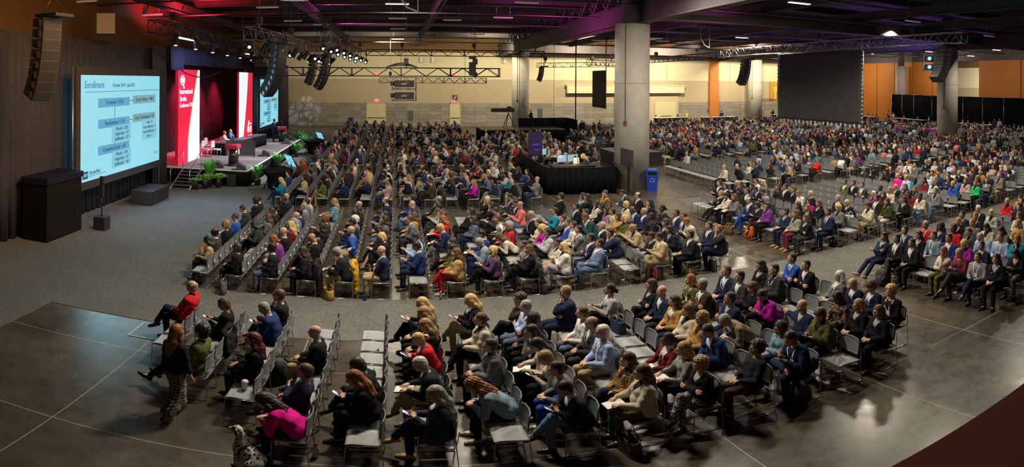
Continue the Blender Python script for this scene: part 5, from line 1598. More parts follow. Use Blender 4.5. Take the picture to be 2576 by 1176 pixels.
def leg(F, p, s, g, upto=1.0):
    q = 1.0 if p.sex == 'm' else 0.93
    H, K, A = p.hip[s], p.K[s], p.A[s]
    F.chain([H, H * 0.5 + K * 0.5, K], [0.095 * q + g, 0.078 * q + g, 0.058 * q + g], 0.03)
    A2 = K + (A - K) * upto
    F.chain([K, K * 0.65 + A2 * 0.35, A2], [0.056 * q + g, 0.052 * q + g, (0.036 * q if upto > 0.9 else 0.044) + g * 1.1], 0.025)
    return F


def foot(F, p, s, g):
    A, t = p.A[s], p.toe[s]
    dn = unit(v3(0, 0, -1) - t * (v3(0, 0, -1) @ t))
    hl = A - t * 0.035 + dn * 0.045; b = A + t * 0.09 + dn * 0.052; e = A + t * 0.165 + dn * 0.058
    F.chain([A, hl], [0.035 + g, 0.034 + g], 0.02)
    F.chain([A + dn * 0.01, b, e], [0.034 + g, 0.034 + g, 0.026 + g], 0.02)
    F.cone(hl, b, 0.032 + g, 0.036 + g, 0.02)
    return F


def in_head(p, f, l, u):
    return p.H + p.hf * f + p.hs * l + p.hu * u


def head(F, p, fine):
    q = 1.0 if p.sex == 'm' else 0.95
    F.cone(p.N - p.tup * 0.04, p.neck_top - p.hf * 0.012, 0.058 * q, 0.054 * q, 0.03)
    F.cone(p.neck_top - p.hf * 0.012, in_head(p, -0.02, 0, -0.02), 0.054 * q, 0.055 * q, 0.02)
    F.ell(in_head(p, -0.012, 0, 0.035), (0.098 * q, 0.077 * q, 0.088 * q), p.R, 0.02)
    F.ell(in_head(p, 0.022, 0, -0.035), (0.068 * q, 0.058 * q, 0.078 * q), p.R, 0.03)
    F.ell(in_head(p, 0.048, 0, -0.088), (0.030, 0.034, 0.024), p.R, 0.025)
    if fine:
        for s in (1, -1):
            if fine > 1:
                F.carve(in_head(p, 0.103, s * 0.031, 0.012), (0.022, 0.018, 0.012), p.R)
                F.ell(in_head(p, 0.080, s * 0.031, 0.010), (0.013, 0.014, 0.011), p.R, 0.004)
            F.ell(in_head(p, -0.005, s * 0.079, -0.005), (0.020, 0.010, 0.031), p.R, 0.006)
            F.ell(in_head(p, 0.062, s * 0.042, -0.025), (0.02, 0.02, 0.022), p.R, 0.02)
        F.cone(in_head(p, 0.086, 0, 0.022), in_head(p, 0.108, 0, -0.022), 0.010, 0.014, 0.012)
        F.ell(in_head(p, 0.090, 0, -0.058), (0.010, 0.023, 0.007), p.R, 0.008)
        F.ell(in_head(p, 0.086, 0, -0.070), (0.010, 0.019, 0.007), p.R, 0.008)
    return F


def face_paint(V, p):
    r = (V - p.H)
    f = r @ p.hf; l = np.abs(r @ p.hs); u = r @ p.hu
    front = f > 0.05
    eye = front & (((l - 0.031) / 0.015) ** 2 + ((u - 0.010) / 0.007) ** 2 < 1)
    brow = front & (np.abs(l - 0.033) < 0.019) & (np.abs(u - 0.033 + 0.12 * np.abs(l - 0.028)) < 0.0055)
    lip = front & (l < 0.024) & (np.abs(u + 0.064) < 0.009)
    at_ = np.zeros((len(V), 4), dtype=np.float32)
    at_[:, 3] = 1
    at_[eye | brow, 0] = 0.85
    at_[lip, 1] = 0.7
    return at_


def hair_field(p, style, h):
    lo = p.H - 0.24; hi = p.H + 0.22
    long = style in 'LKP'
    if long:
        lo = lo - v3(0.10, 0.02, 0.30)
    if style == 'b':
        lo = lo - v3(0, 0, 0.04)
    F = Field(lo, hi, h)
    q = 1.0 if p.sex == 'm' else 0.95
    g = {'S': 0.012, 'R': 0.009, 'B': 0.003, 'b': 0.024, 'L': 0.020, 'P': 0.013, 'U': 0.013, 'C': 0.032, 'K': 0.034, 'H': 0.011, 'V': 0.022}[style]
    F.ell(in_head(p, -0.016 - 0.55 * g, 0, 0.036), (0.098 * q + g * 0.9, 0.078 * q + g * 0.85, 0.089 * q + g * 0.9), p.R, 0.02)
    F.ell(in_head(p, -0.045, 0, -0.02), (0.066 + g, 0.066 + g, 0.075 + g), p.R, 0.02)
    if style in 'C':
        F.ell(in_head(p, -0.02, 0, 0.045), (0.125, 0.108, 0.11), p.R, 0.02)
    gv = v3(0, 0, -1)
    if long and style != 'P':
        w = 0.03 if style == 'L' else 0.045
        for s in (1, -1):
            a = in_head(p, -0.02, s * 0.078, 0.0)
            b = in_head(p, -0.045, s * 0.092, -0.10)
            c = p.S[s] * 0.42 + p.N * 0.58 + p.tf * (-0.035) + p.tup * 0.045 + v3(-0.02, 0, 0)
            e = c - p.tf * 0.075 - p.tup * 0.15
            F.chain([a, b, c, e], [0.028 + g * 0.5, w + 0.008, w + 0.005, w * 0.6], 0.035)
        a = in_head(p, -0.085, 0, 0.0); b = p.N - p.tf * 0.085 + p.tup * 0.02
        F.chain([a, b, b - p.tup * 0.18 - p.tf * 0.05], [0.055, 0.062 + w * 0.3, 0.04], 0.045)
    if style == 'b':
        for s in (1, -1):
            F.chain([in_head(p, 0.0, s * 0.078, 0.01), in_head(p, -0.005, s * 0.082, -0.085)], [0.034, 0.032], 0.03)
        F.chain([in_head(p, -0.07, 0, 0.0), in_head(p, -0.065, 0, -0.085)], [0.06, 0.055], 0.03)
    if style == 'P':
        a = in_head(p, -0.125, 0, 0.01); b = p.N - p.tf * 0.12 + p.tup * 0.03
        F.chain([a, in_head(p, -0.155, 0, -0.03), b, b - p.tup * 0.13], [0.022, 0.034, 0.032, 0.012], 0.015)
    if style == 'U':
        F.ell(in_head(p, -0.135, 0, 0.0), (0.036, 0.04, 0.04), p.R, 0.012)
    x, y, z = F.coords()
    r = [x - p.H[0], y - p.H[1], z - p.H[2]]
    f = r[0] * p.hf[0] + r[1] * p.hf[1] + r[2] * p.hf[2]
    l = r[0] * p.hs[0] + r[1] * p.hs[1] + r[2] * p.hs[2]
    u = r[0] * p.hu[0] + r[1] * p.hu[1] + r[2] * p.hu[2]
    # hairline: cut the face away
    if style == 'H':
        cut = np.maximum(-(u - 0.035), -1)
        F.clip(np.where(u > -0.05, f - 0.015 - np.clip(u - 0.03, -0.03, 9) * 3.0, 0.02 + 0 * f))
    elif style == 'V':
        F.clip(f - 0.045 - np.clip(u - 0.03, 0, 9) * 2.0)
    else:
        side = {'L': 0.03, 'K': 0.035, 'b': 0.035, 'C': 0.02}.get(style, 0.005)
        F.clip(f - side - np.clip(u - 0.025, -0.02, 9) * (1.12 if style in 'SR' else 1.4) + np.clip(0.03 - np.abs(l), 0, 1) * (0.5 if p.sex == 'm' else -0.3))
        if style in 'SRBPU' or style == 'C':
            F.clip(-(u + 0.085) + 0 * f)
            if style in 'SRB':
                F.clip(-(u + 0.07 + np.clip(-(f + 0.02), 0, 1) * 0.3) + 0 * f)
                d = 0.03 - np.sqrt((f + 0.004) ** 2 + (u + 0.012) ** 2) + 0 * l   # clear the ears
                F.clip(d)
    if style == 'R':
        F.clip(u - 0.055 + np.clip(f, 0, 1) * 1.2 - np.clip(-f - 0.05, 0, 1) * 0.6 + 0 * l)
    if style in 'KC':
        F.ripple(0.007, 88, 1.3)
    else:
        ang = np.arctan2(l, -f)
        F.F = F.F + (0.0030 * np.sin(31 * ang + 22 * u) + 0.0022 * np.sin(53 * ang - 17 * u + 1) + 0.0016 * np.sin(90 * u + 9 * ang)).astype(np.float32)
    return F


_parts = {}
TO_LOCAL = np.array([-1.0, -1.0, 1.0])     # audience local frame looks along -X


def part_mesh(key, name, make, material, paint=None):
    if key in _parts:
        return _parts[key]
    F = make()
    V, Q = F.nets()
    at_ = paint(V) if paint else None
    me = np_mesh(name, V * TO_LOCAL, Q, True, [material], at_) if len(V) else None
    _parts[key] = me
    return me


_poses = {}


def pose(*k):
    if k not in _poses:
        _poses[k] = Pose(*k)
    return _poses[k]


def body_mesh(p, pk, h, skirt):
    def make():
        F = Field(*p.box(), h)
        torso(F, p, -0.006)
        for s in (1, -1):
            arm(F, p, s, 0.0); leg(F, p, s, -0.004); foot(F, p, s, -0.006)
            hand(F, p, s, h < 0.0125)
        head(F, p, 2 if h < 0.0125 else (1 if h < 0.02 else 0))
        return F
    return part_mesh(('body', pk, h), 'body', make, M_SKIN, lambda V: face_paint(V, p))


def top_mesh(p, pk, h, kind, bare=False):
    def make():
        F = Field(*p.box(), h)
        g = {'J': 0.017, 'K': 0.022, 'S': 0.012}[kind]
        torso(F, p, g, 0.05 if kind != 'S' else 0.0)
        F.cone(p.P + v3(-0.02, 0.08, 0.02), p.P + v3(-0.02, -0.08, 0.02), 0.125 + g, 0.125 + g, 0.04)
        if p.stand:
            pass
        for s in (1, -1):
            arm(F, p, s, g, 0.45 if bare else 0.93)
        F.ripple(0.0032 if kind == 'S' else 0.0042, 30, p.sw * 10)
        x, y, z = F.coords()
        low = p.P[2] - (0.06 if kind != 'S' else 0.02)
        F.clip((low - z) + 0 * x + 0 * y)
        # neck opening
        rn = [x - p.N[0], y - p.N[1], z - p.N[2]]
        tf = rn[0] * p.tf[0] + rn[2] * p.tf[2]; tu = rn[0] * p.tup[0] + rn[2] * p.tup[2]; tl = rn[1]
        col = 0.066 if kind != 'J' else 0.07
        F.clip(np.where(tu > -0.03, col - np.sqrt((tf - 0.015) ** 2 + tl ** 2) - 0.0, -0.05) + 0 * z)
        F.cone(p.N - p.tup * 0.05, p.N - p.tup * 0.049, 0.001, 0.001, 0)
        if kind in 'JK':
            depth = 0.30 if kind == 'J' else 0.16
            wedge = (np.abs(tl) - 0.085 * (1 + tu / depth)) * 0.9
            F.clip(np.where((tf > 0.03) & (tu > -depth) & (tu < 0.1), -wedge, -0.05))
        return F
    return part_mesh(('top', pk, h, kind, bare), 'top', make, M_CLOTH)


def shirt_mesh(p, pk, h):
    def make():
        lo = p.P - v3(0.2, 0.3, 0.05); hi = p.N + v3(0.35, 0.3, 0.12)
        lo = np.minimum(lo, p.N - 0.2); hi = np.maximum(hi, p.P + 0.3)
        F = Field(lo, hi, h)
        torso(F, p, 0.006)
        F.cone(p.N - p.tup * 0.02, p.N + (p.neck_top - p.N) * 0.35, 0.064, 0.060, 0.015)
        x, y, z = F.coords()
        tf = (x - p.N[0]) * p.tf[0] + (z - p.N[2]) * p.tf[2]
        tu = (x - p.N[0]) * p.tup[0] + (z - p.N[2]) * p.tup[2]
        F.clip(np.maximum(np.where(tu > -0.05, -0.08 - tf, 0.02 - tf), np.abs(y) - 0.11) + 0 * z)
        F.clip((p.P[2] + 0.02 - z) + 0 * x + 0 * y)
        return F
    return part_mesh(('shirt', pk, h), 'shirt', make, M_CLOTH)


def trousers_mesh(p, pk, h, skirt):
    def make():
        F = Field(*p.box(), h)
        F.cone(p.P + v3(0, 0.075, 0.0), p.P + v3(0, -0.075, 0.0), 0.118, 0.118, 0.04)
        F.cone(p.P + v3(0, 0.05, 0.08), p.P + v3(0, -0.05, 0.08), 0.10, 0.10, 0.04)
        if skirt == 'knee':
            for s in (1, -1):
                K = p.hip[s] + (p.K[s] - p.hip[s]) * 0.92
                F.chain([p.hip[s], K], [0.112, 0.088], 0.08)
            F.cone(p.P + v3(0.05, 0, -0.02), (p.K[1] + p.K[-1]) / 2 - v3(0.06, 0, 0.0), 0.10, 0.085, 0.06)
        elif skirt == 'long':
            for s in (1, -1):
                A = p.K[s] + (p.A[s] - p.K[s]) * 0.72
                F.chain([p.hip[s], p.K[s], A], [0.115, 0.10, 0.12], 0.08)
            c = (p.K[1] + p.K[-1]) / 2
            F.chain([p.P, c, (p.A[1] + p.A[-1]) / 2 + v3(0, 0, 0.12)], [0.11, 0.10, 0.13], 0.07)
        else:
            for s in (1, -1):
                leg(F, p, s, 0.012, 0.90)
        F.ripple(0.0036, 34, 0.7)
        return F
    return part_mesh(('legs', pk, h, skirt), 'trousers', make, M_CLOTH)


def shoe_mesh(p, pk, h, s):
    def make():
        c = p.A[s] + p.toe[s] * 0.05
        F = Field(c - 0.24, c + 0.24, min(h, 0.012))
        foot(F, p, s, 0.006)
        x, y, z = F.coords()
        t = p.toe[s]
        dn = unit(v3(0, 0, -1) - t * (v3(0, 0, -1) @ t))
        w = (x - p.A[s][0]) * dn[0] + (y - p.A[s][1]) * dn[1] + (z - p.A[s][2]) * dn[2]
        F.clip(0.012 - w)
        F.clip(w - 0.087)
        return F
    return part_mesh(('shoe', pk, s), 'shoe', make, M_SHOE)


def hair_mesh(p, pk, h, style):
    hk = ('hair', style, pk if style in 'LKP' else (pk[0], pk[3], pk[4]), h)
    return part_mesh(hk, 'hair', lambda: hair_field(p, style, min(h, 0.011) if style not in 'LKP' else h), M_HAIR)


def strap_mesh(p, pk, wide=0.011, badge=False):
    """Lanyard: two straps from the neck to the badge on the chest."""
    key = ('lanyard', pk, badge)
    if key in _parts:
        return _parts[key]
    q = p.skinny
    def chest_pt(a, tl):      # a: 0 neck .. 1 badge
        base = p.N + (p.waist - p.N) * (0.12 + 0.72 * a)
        out = 0.115 * q + 0.028 + (0.03 if p.sex == 'f' else 0.012) * math.sin(PI * min(1, a * 1.1)) + (-0.035 if a < 0.15 else 0)
        return base + p.tf * out + v3(0, tl, 0)
    V = []; Q = []
    for s in (1, -1):
        pts = [p.N - p.tf * 0.055 + v3(0, s * 0.045, 0) + p.tup * 0.045, p.N + v3(0, s * 0.075, 0) + p.tup * 0.028,
               chest_pt(0.05, s * 0.078), chest_pt(0.45, s * 0.05), chest_pt(0.95, s * 0.012)]
        for i, c in enumerate(pts):
            d = pts[min(i + 1, 4)] - pts[max(i - 1, 0)]
            w = unit(np.cross(d, p.tf if i > 1 else p.tup)) * wide
            nrm = unit(np.cross(w, d)) * 0.002
            o = len(V)
            V += [c - w - nrm, c + w - nrm, c + w + nrm, c - w + nrm]
            if i:
                for k in range(4):
                    Q.append((o - 4 + k, o - 4 + (k + 1) % 4, o + (k + 1) % 4, o + k))
    if badge:
        c = chest_pt(1.08, 0) + p.tf * 0.004
        o = len(V)
        for dz in (-0.055, 0.055):
            for dy in (-0.04, 0.04):
                for df in (0, 0.004):
                    V.append(c + p.tup * dz + v3(0, dy, 0) + p.tf * df)
        Q += [(o + a, o + b, o + c_, o + d_) for a, b, c_, d_ in ((0, 1, 3, 2), (4, 6, 7, 5), (0, 4, 5, 1), (2, 3, 7, 6), (0, 2, 6, 4), (1, 5, 7, 3))]
    me = np_mesh('lanyard', np.array(V) * TO_LOCAL, np.array(Q), False, [M_CLOTH])
    _parts[key] = me
    return me


def glasses_mesh(p, pk):
    key = ('glasses', pk[0], pk[3], pk[4])
    if key in _parts:
        return _parts[key]
    mb = MB()
    for s in (1, -1):
        pts = [in_head(p, 0.101, s * (0.033 + 0.024 * math.cos(a)), 0.010 + 0.019 * math.sin(a)) * TO_LOCAL for a in np.linspace(0, 2 * PI, 10, endpoint=False)]
        mb.tube(pts, 0.0032, 4, closed=True)
        mb.tube([in_head(p, 0.098, s * 0.058, 0.014) * TO_LOCAL, in_head(p, 0.0, s * 0.083, 0.014) * TO_LOCAL], 0.003, 4)
    mb.tube([in_head(p, 0.104, 0.009, 0.014) * TO_LOCAL, in_head(p, 0.104, -0.009, 0.014) * TO_LOCAL], 0.003, 4)
    me = mb.mesh('glasses', M_GLASSES)
    _parts[key] = me
    return me


def tie_mesh(p, pk):
    key = ('tie', pk)
    if key in _parts:
        return _parts[key]
    V = []; Q = []
    for i, a in enumerate(np.linspace(0, 1, 6)):
        c = p.N + (p.waist - p.N) * (0.02 + 0.95 * a) + p.tf * (0.115 * p.skinny + 0.022 - 0.05 * (a < 0.1) + 0.01 * math.sin(PI * a))
        w = v3(0, 0.014 + 0.022 * a, 0)
        V += [c - w, c + w, c + w + p.tf * 0.008, c - w + p.tf * 0.008]
        if i:
            o = 4 * i
            for k in range(4):
                Q.append((o - 4 + k, o - 4 + (k + 1) % 4, o + (k + 1) % 4, o + k))
    me = np_mesh('tie', np.array(V) * TO_LOCAL, np.array(Q), False, [M_CLOTH])
    _parts[key] = me
    return me

# ------------------------------------------------------------------ stacking chair: seat, backrest, two sled frames, stretcher
def chair_meshes():
    # local frame: sitter looks along -X, seat centre at origin, floor z = 0
    seat = MB()
    rows = []
    for i in range(7):                       # front (-X) to back
        t = i / 6
        x = -0.23 + 0.44 * t
        z = 0.445 + 0.012 * math.cos(t * PI) - 0.018 * math.exp(-((t) / 0.12) ** 2)
        rows.append([(x, -0.225 + 0.45 * j / 6 * 1.0, z - 0.012 * math.sin(PI * j / 6)) for j in range(7)])
    vs = [p for r in rows for p in r]; n = 49
    vs += [(x, y, z - 0.014) for x, y, z in vs]
    fs = [(i * 7 + j, i * 7 + j + 7, i * 7 + j + 8, i * 7 + j + 1) for i in range(6) for j in range(6)]
    fs = [f[::-1] for f in fs]
    fs += [tuple(n + k for k in f[::-1]) for f in fs]
    ring = [j for j in range(7)] + [7 * i + 6 for i in range(1, 7)] + [42 + j for j in range(5, -1, -1)] + [7 * i for i in range(5, 0, -1)]
    for a, b in zip(ring, ring[1:] + ring[:1]):
        fs.append((a, b, n + b, n + a))
    seat.add(vs, fs, 0, True)
    rim = MB()
    rim.tube([vs[k] for k in ring], 0.009, 5, closed=True)
    # backrest: rounded panel curved round the sitter's back
    def bp(y, z):
        return (0.215 + 0.075 * (z - 0.5) - 0.05 * (y / 0.23) ** 2, y, z)
    out = []
    for k in range(28):
        a = 2 * PI * k / 28
        ca, sa = math.cos(a), math.sin(a)
        e = 0.38
        y = 0.225 * math.copysign(abs(ca) ** e, ca); z = 0.68 + 0.155 * math.copysign(abs(sa) ** e, sa)
        y *= 0.94 + 0.06 * (z - 0.52) / 0.31
        out.append((y, z))
    back = MB()
    vs = []; fs = []
    rings = [1.0, 0.75, 0.5, 0.25]
    for side in (0, 0.010):
        for r in rings:
            for (y, z) in out:
                x, yy, zz = bp(y * r, 0.68 + (z - 0.68) * r)
                vs.append((x + side, yy, zz))
        x, yy, zz = bp(0, 0.68)
        vs.append((x + side, yy, zz))
    half = 28 * 4 + 1
    for side in (0, 1):
        o = side * half
        for i in range(3):
            for k in range(28):
                q = (o + i * 28 + k, o + i * 28 + (k + 1) % 28, o + (i + 1) * 28 + (k + 1) % 28, o + (i + 1) * 28 + k)
                fs.append(q if side else q[::-1])
        for k in range(28):
            q = (o + 84 + k, o + 84 + (k + 1) % 28, o + 112)
            fs.append(q if side else q[::-1])
    for k in range(28):
        fs.append((k, (k + 1) % 28, half + (k + 1) % 28, half + k)[::-1])
    back.add(vs, fs, 0, True)
    brim = MB()
    brim.tube([(bp(y, z)[0] + 0.005, bp(y, z)[1], bp(y, z)[2]) for y, z in out], 0.013, 6, closed=True)
    def side_frame(s):
        m = MB()
        y = 0.243 * s
        m.tube([(0.235, 0.222 * s, 0.66), (0.215, y, 0.50), (0.20, y, 0.42), (0.235, y, 0.03), (0.215, y, 0.011), (-0.215, y, 0.011), (-0.235, y, 0.03),
                (-0.225, y, 0.40), (-0.205, y * 0.97, 0.432), (0.19, y * 0.97, 0.43)], 0.0075, 6)
        return m
    st = MB()
    st.tube([(-0.10, -0.24, 0.415), (-0.10, 0.24, 0.415)], 0.007, 5)
    st.tube([(0.12, -0.24, 0.415), (0.12, 0.24, 0.415)], 0.007, 5)
    return {'seat': seat.mesh('seat', M_SEAT), 'seat_rim': rim.mesh('seat_rim', M_RIM), 'backrest': back.mesh('backrest', M_BACK), 'back_rim': brim.mesh('back_rim', M_RIM),
            'fl': side_frame(1).mesh('sled_frame', M_CHROME), 'fr': side_frame(-1).mesh('sled_frame', M_CHROME), 'stretcher': st.mesh('stretcher', M_CHROME)}


CH = chair_meshes()


def make_chair(x, y, label, group='grey stacking chairs in rows', rz=0.0):
    t = empty('stacking_chair', (x, y, 0), rz, label, 'chair', group)
    s = inst('seat', CH['seat'], t)
    inst('seat_rim', CH['seat_rim'], s)
    b = inst('backrest', CH['backrest'], t)
    inst('back_rim', CH['back_rim'], b)
    inst('sled_frame', CH['fl'], t)
    inst('sled_frame', CH['fr'], t)
    inst('stretcher', CH['stretcher'], t)
    return t

# ------------------------------------------------------------------ the people one can tell apart: head pixel, look, pose
# x y sex+skin+hair style+hair colour | top colour, kind | leg colour, legs | arms | lean | head
PEOPLE_A = '''
474 721 mlRg red K navy x l b s
510 824 mlCk olive K black o l b s
575 749 flbb black S black n p u d
697 737 mlSb black J black x h u s
675 771 mlSg navyb J navy x p f d
626 859 ftLR black S black n l u s
749 816 mlBb black J khaki n l u s
744 929 mlSb navy S slate x c b s
657 985 flLd pink J black n l F d
934 916 flbd black K black x l f d
895 959 flLr black S black n p f d
1060 747 flLy black S black x p u d
1056 781 flLs black S black n l u d
1066 808 flLs black S black n l u d
1021 845 flPy red J black n p f d
1057 909 mlSw nblack J khaki x b f d
1099 994 flLg charcoal J navy x p u d
1168 748 flLy black J khaki x p u d
1209 804 flUb cream K black x l u s
1187 872 flPd gray K black n l u s
1292 981 flKr denim K navy n l F d
1295 743 ftCd brown S black x h u s
1325 757 mlSg ltblue J slate n c u s
1325 804 fdKk dark K black n l u s
1303 832 ftLk gray S black n h f s
1359 861 ftLk cream J black n b f d
1382 890 flbs cream S black n p f d
1384 919 flUk gray S blue n l f s
1426 963 mtSk nblack J jean x p f d
1416 733 mlSs navy K navy n h u s
1449 767 mlSb white S slate n l u s
1457 798 mtRd charcoal J charcoal n l u s
1478 834 mlSw ltblue S khaki n l u s
1565 888 flLd plaid K navy x l u s
1600 947 flLb cream K olive n b u s
1526 722 ftPk stripe S black x p u s
1665 834 fdPk maroon J beige n b u s
1707 862 flLs knit S black n b u s
1745 900 flCs black K pattern x c u s
1628 700 flLd black K black x c u s
1651 708 mlBb navy J charcoal n l u s
1674 740 flLd camel J navy n l u s
1717 770 flLb cream K black n l u s
1736 785 flKs camel K black n l u s
1773 834 mlSd navyb J navy n l f d
1896 859 mtCk nblack S brown n l b s
1738 693 flLr olive S khaki n l u s
1757 702 mtSg brown J brown n c u s
1834 738 mtSk navy K navy n c u s
1843 797 mlSg taupe J black n l F d
1946 815 ftKk ltdenim S navy x c u s
1988 847 mtSk navy S navy a p f d
1820 672 mlSb navy J navy n l u s
1860 682 mlSk charcoal J charcoal n l u s
1907 653 ftLk black K black n l u s
1889 712 flLb black S black n h u d
1915 728 ftUk magenta K black n p f d
2001 763 mlBb navy K navy n T u s
2049 783 flbb olive K black n p u d
1971 676 mlSk charcoal K black n l u s
1991 641 mlSd blue J navy n c u s
2028 647 mlSk black J black n c u s
2102 685 flLw gray J black n l b s
2134 699 flSy navy J navy n l u d
2183 709 flCb navy J navy n l u d
2091 741 fdLk floral S black n l u d
2136 758 flLs black K black n l u s
2193 775 flLb black K black n l u s
2244 734 flCy black S slate n l u s
'''
PEOPLE_B = '''
527 597 ftLk khaki S black n l u d
560 579 mdRk charcoal J black n l u s
578 560 flbs black S black n l u s
602 543 mlHg blue S navy n b u s
617 521 mlSd charcoal J charcoal n l f d
636 502 ftCk black K black n l u s
670 491 mlSd navy J navy n l u s
587 618 flbd black K black n l u s
661 562 ftLk charcoal K black x b f d
676 541 flLb gray S black n l u s
693 535 flLd black S black n l u s
698 520 mlSk black J black n l u s
712 501 ftLk black K black n l u s
730 493 mlSy navy J navy n l u s
658 613 mdSk nblack J slate n l u s
694 607 flbr purple S beige n l f d
723 578 mlBb black J white n b u s
725 563 flLg gray S black n l u s
737 566 flLy maroon S black n l u s
749 547 mlRg slate S navy n l u s
765 528 mdSk navy J navy n h u s
765 514 mlSg gray J gray n l u s
777 505 mlSd slate S slate n l u s
786 495 mlRs beige S khaki n l u s
737 636 flLd nblack K black n l f s
783 599 mtBk black J black x l u d
794 584 mdSk black K black n l u s
803 560 flLk black K black n l u s
822 542 flbr charcoal S navy n p u s
850 505 flLs ltdenim K navy n b u s
847 628 mlSg nblack K khaki n b f d
879 576 mlRg bluecheck S khaki n t u s
880 560 ftSk navy S navy n p u d
891 560 flCw gray S navy n l u s
879 530 mtSk black K black n l u d
896 520 flLd dark K black n l u s
902 509 mlRg gray J gray n l u s
962 620 mlBb navy J khaki n c u s
962 594 flby black K skin x p u d
950 576 flLd black K black x l u s
938 573 flLk dark K navy n l f d
963 548 flLd slate S slate n l u s
947 529 mtSk khaki J khaki n p f d
969 535 mlSd charcoal J charcoal n l u s
968 502 mlRb navy J navy n l u s
1015 536 ftLk leopard S black n h u s
1032 542 flLb mustard S black n l u s
1047 554 mlSb gray J charcoal n l f s
1054 588 mtSd ltblue J slate n p u d
1047 617 mtSk navyb J navy n p u d
1027 509 mlBb cream S jean x l u s
1024 493 mlSd blue S navy n l u s
1100 497 mlSg black J black n l b s
1105 502 mtSk olive J black x l b s
1100 517 mtSk ltgray S charcoal x p u d
1116 534 flLb brown S black n l u s
1113 546 flLr red S black n b u d
1122 566 mlSy navy J gray x b f d
1131 598 flLd brown K black x l u s
1139 609 ftLk olive K black n l u d
1143 633 flLb tan K red x l u s
1168 524 ftLk black K black x l b s
1186 542 ftLd slate K navy x l u s
1217 582 mtSk navyb J navy n b u d
1215 608 mlSg denim K navy n p f d
1241 622 flby plumstripe S black x p u s
1226 498 flby black K black n h u s
1243 507 ftLk black K black n h u s
1241 520 mlSd charcoal K black x p u d
1280 491 mtSk navy J navy n p u d
1295 500 flLd brown S black n l u s
1307 508 mtSk navy J navy n l u d
1315 511 mtBk salmon S jean x p u s
1335 535 mtPg black S charcoal n l u s
1270 547 flUb whitedot S black n t f s
1283 560 flbd charcoal J black n l u s
1287 572 ftCg red K black n l u s
1263 597 flKb cream S black n l F d
1310 605 flUd knit S navy n l u s
1333 617 flLb black K black x p u s
1384 586 ftUk ltgray K black n p u s
1410 603 ftPk cream K khaki n c u s
1415 620 flLy white K plumdot x c u s
1410 488 ftCk black K black n l b s
1474 485 ftLk tealgray S black n h u s
1484 492 ftLk black K black n h u s
1523 482 mlHk plaid K black n h u s
1582 475 mtSk charcoal J charcoal n b f d
1582 506 flby cream K black n l u s
1445 511 mtSk black J black n l u s
1404 532 flUd teal S black n p u s
1424 543 mlSd charcoal J charcoal n h u s
1494 507 ftbd cream K blue n l u s
1479 533 mtSk nblack J black n l u s
1490 547 mlSb darkteal J slate n p f d
1511 511 ftLk black K black n l u s
1539 523 ftLk mauve K black n l u s
1553 533 mtSk khaki J khaki n l u s
1572 546 ftLd tan S tan n h u s
1588 549 flLy olive K olive n l u s
1358 560 flUd cream S black n c u s
1367 570 flby magenta S black n p u d
1448 566 mlSd white S charcoal n l u s
1440 566 mlSb blue J navy n l u s
1470 576 mlSk gray J gray n c u s
1488 590 mtSk navy J navy n c u s
1510 605 mtSk slateblue J slateblue x l b s
1513 559 flSg nblack J black n l u s
1556 580 mlSk navy K navy n h f s
1597 560 flLd khaki K black n p u d
1628 570 flUs khaki K brown x p f d
1637 580 ftUk black K jean n p u d
1658 591 mtSk khaki J khaki x p u d
1664 555 flbd black K black n l u s
1688 568 ftLk nblack K black n l f s
1727 580 mtSk nblack J black n l u s
1736 557 mlSr cream S black n p f d
1774 561 mlSd navy J black n l u s
1814 572 mlSr nblack K navy x h u s
1612 485 mlRk black J black n l u s
1644 501 flLk nblack K black n h u s
1662 515 fdPk dark K black n l u s
1706 533 mtSk navy J navy n l u s
1743 545 mtSk navy J navy n l u s
1595 523 mdBk navyb J navy n l f d
1626 527 mtRg navy J navy n l u s
1643 542 fdUk dark S black n l u s
'''
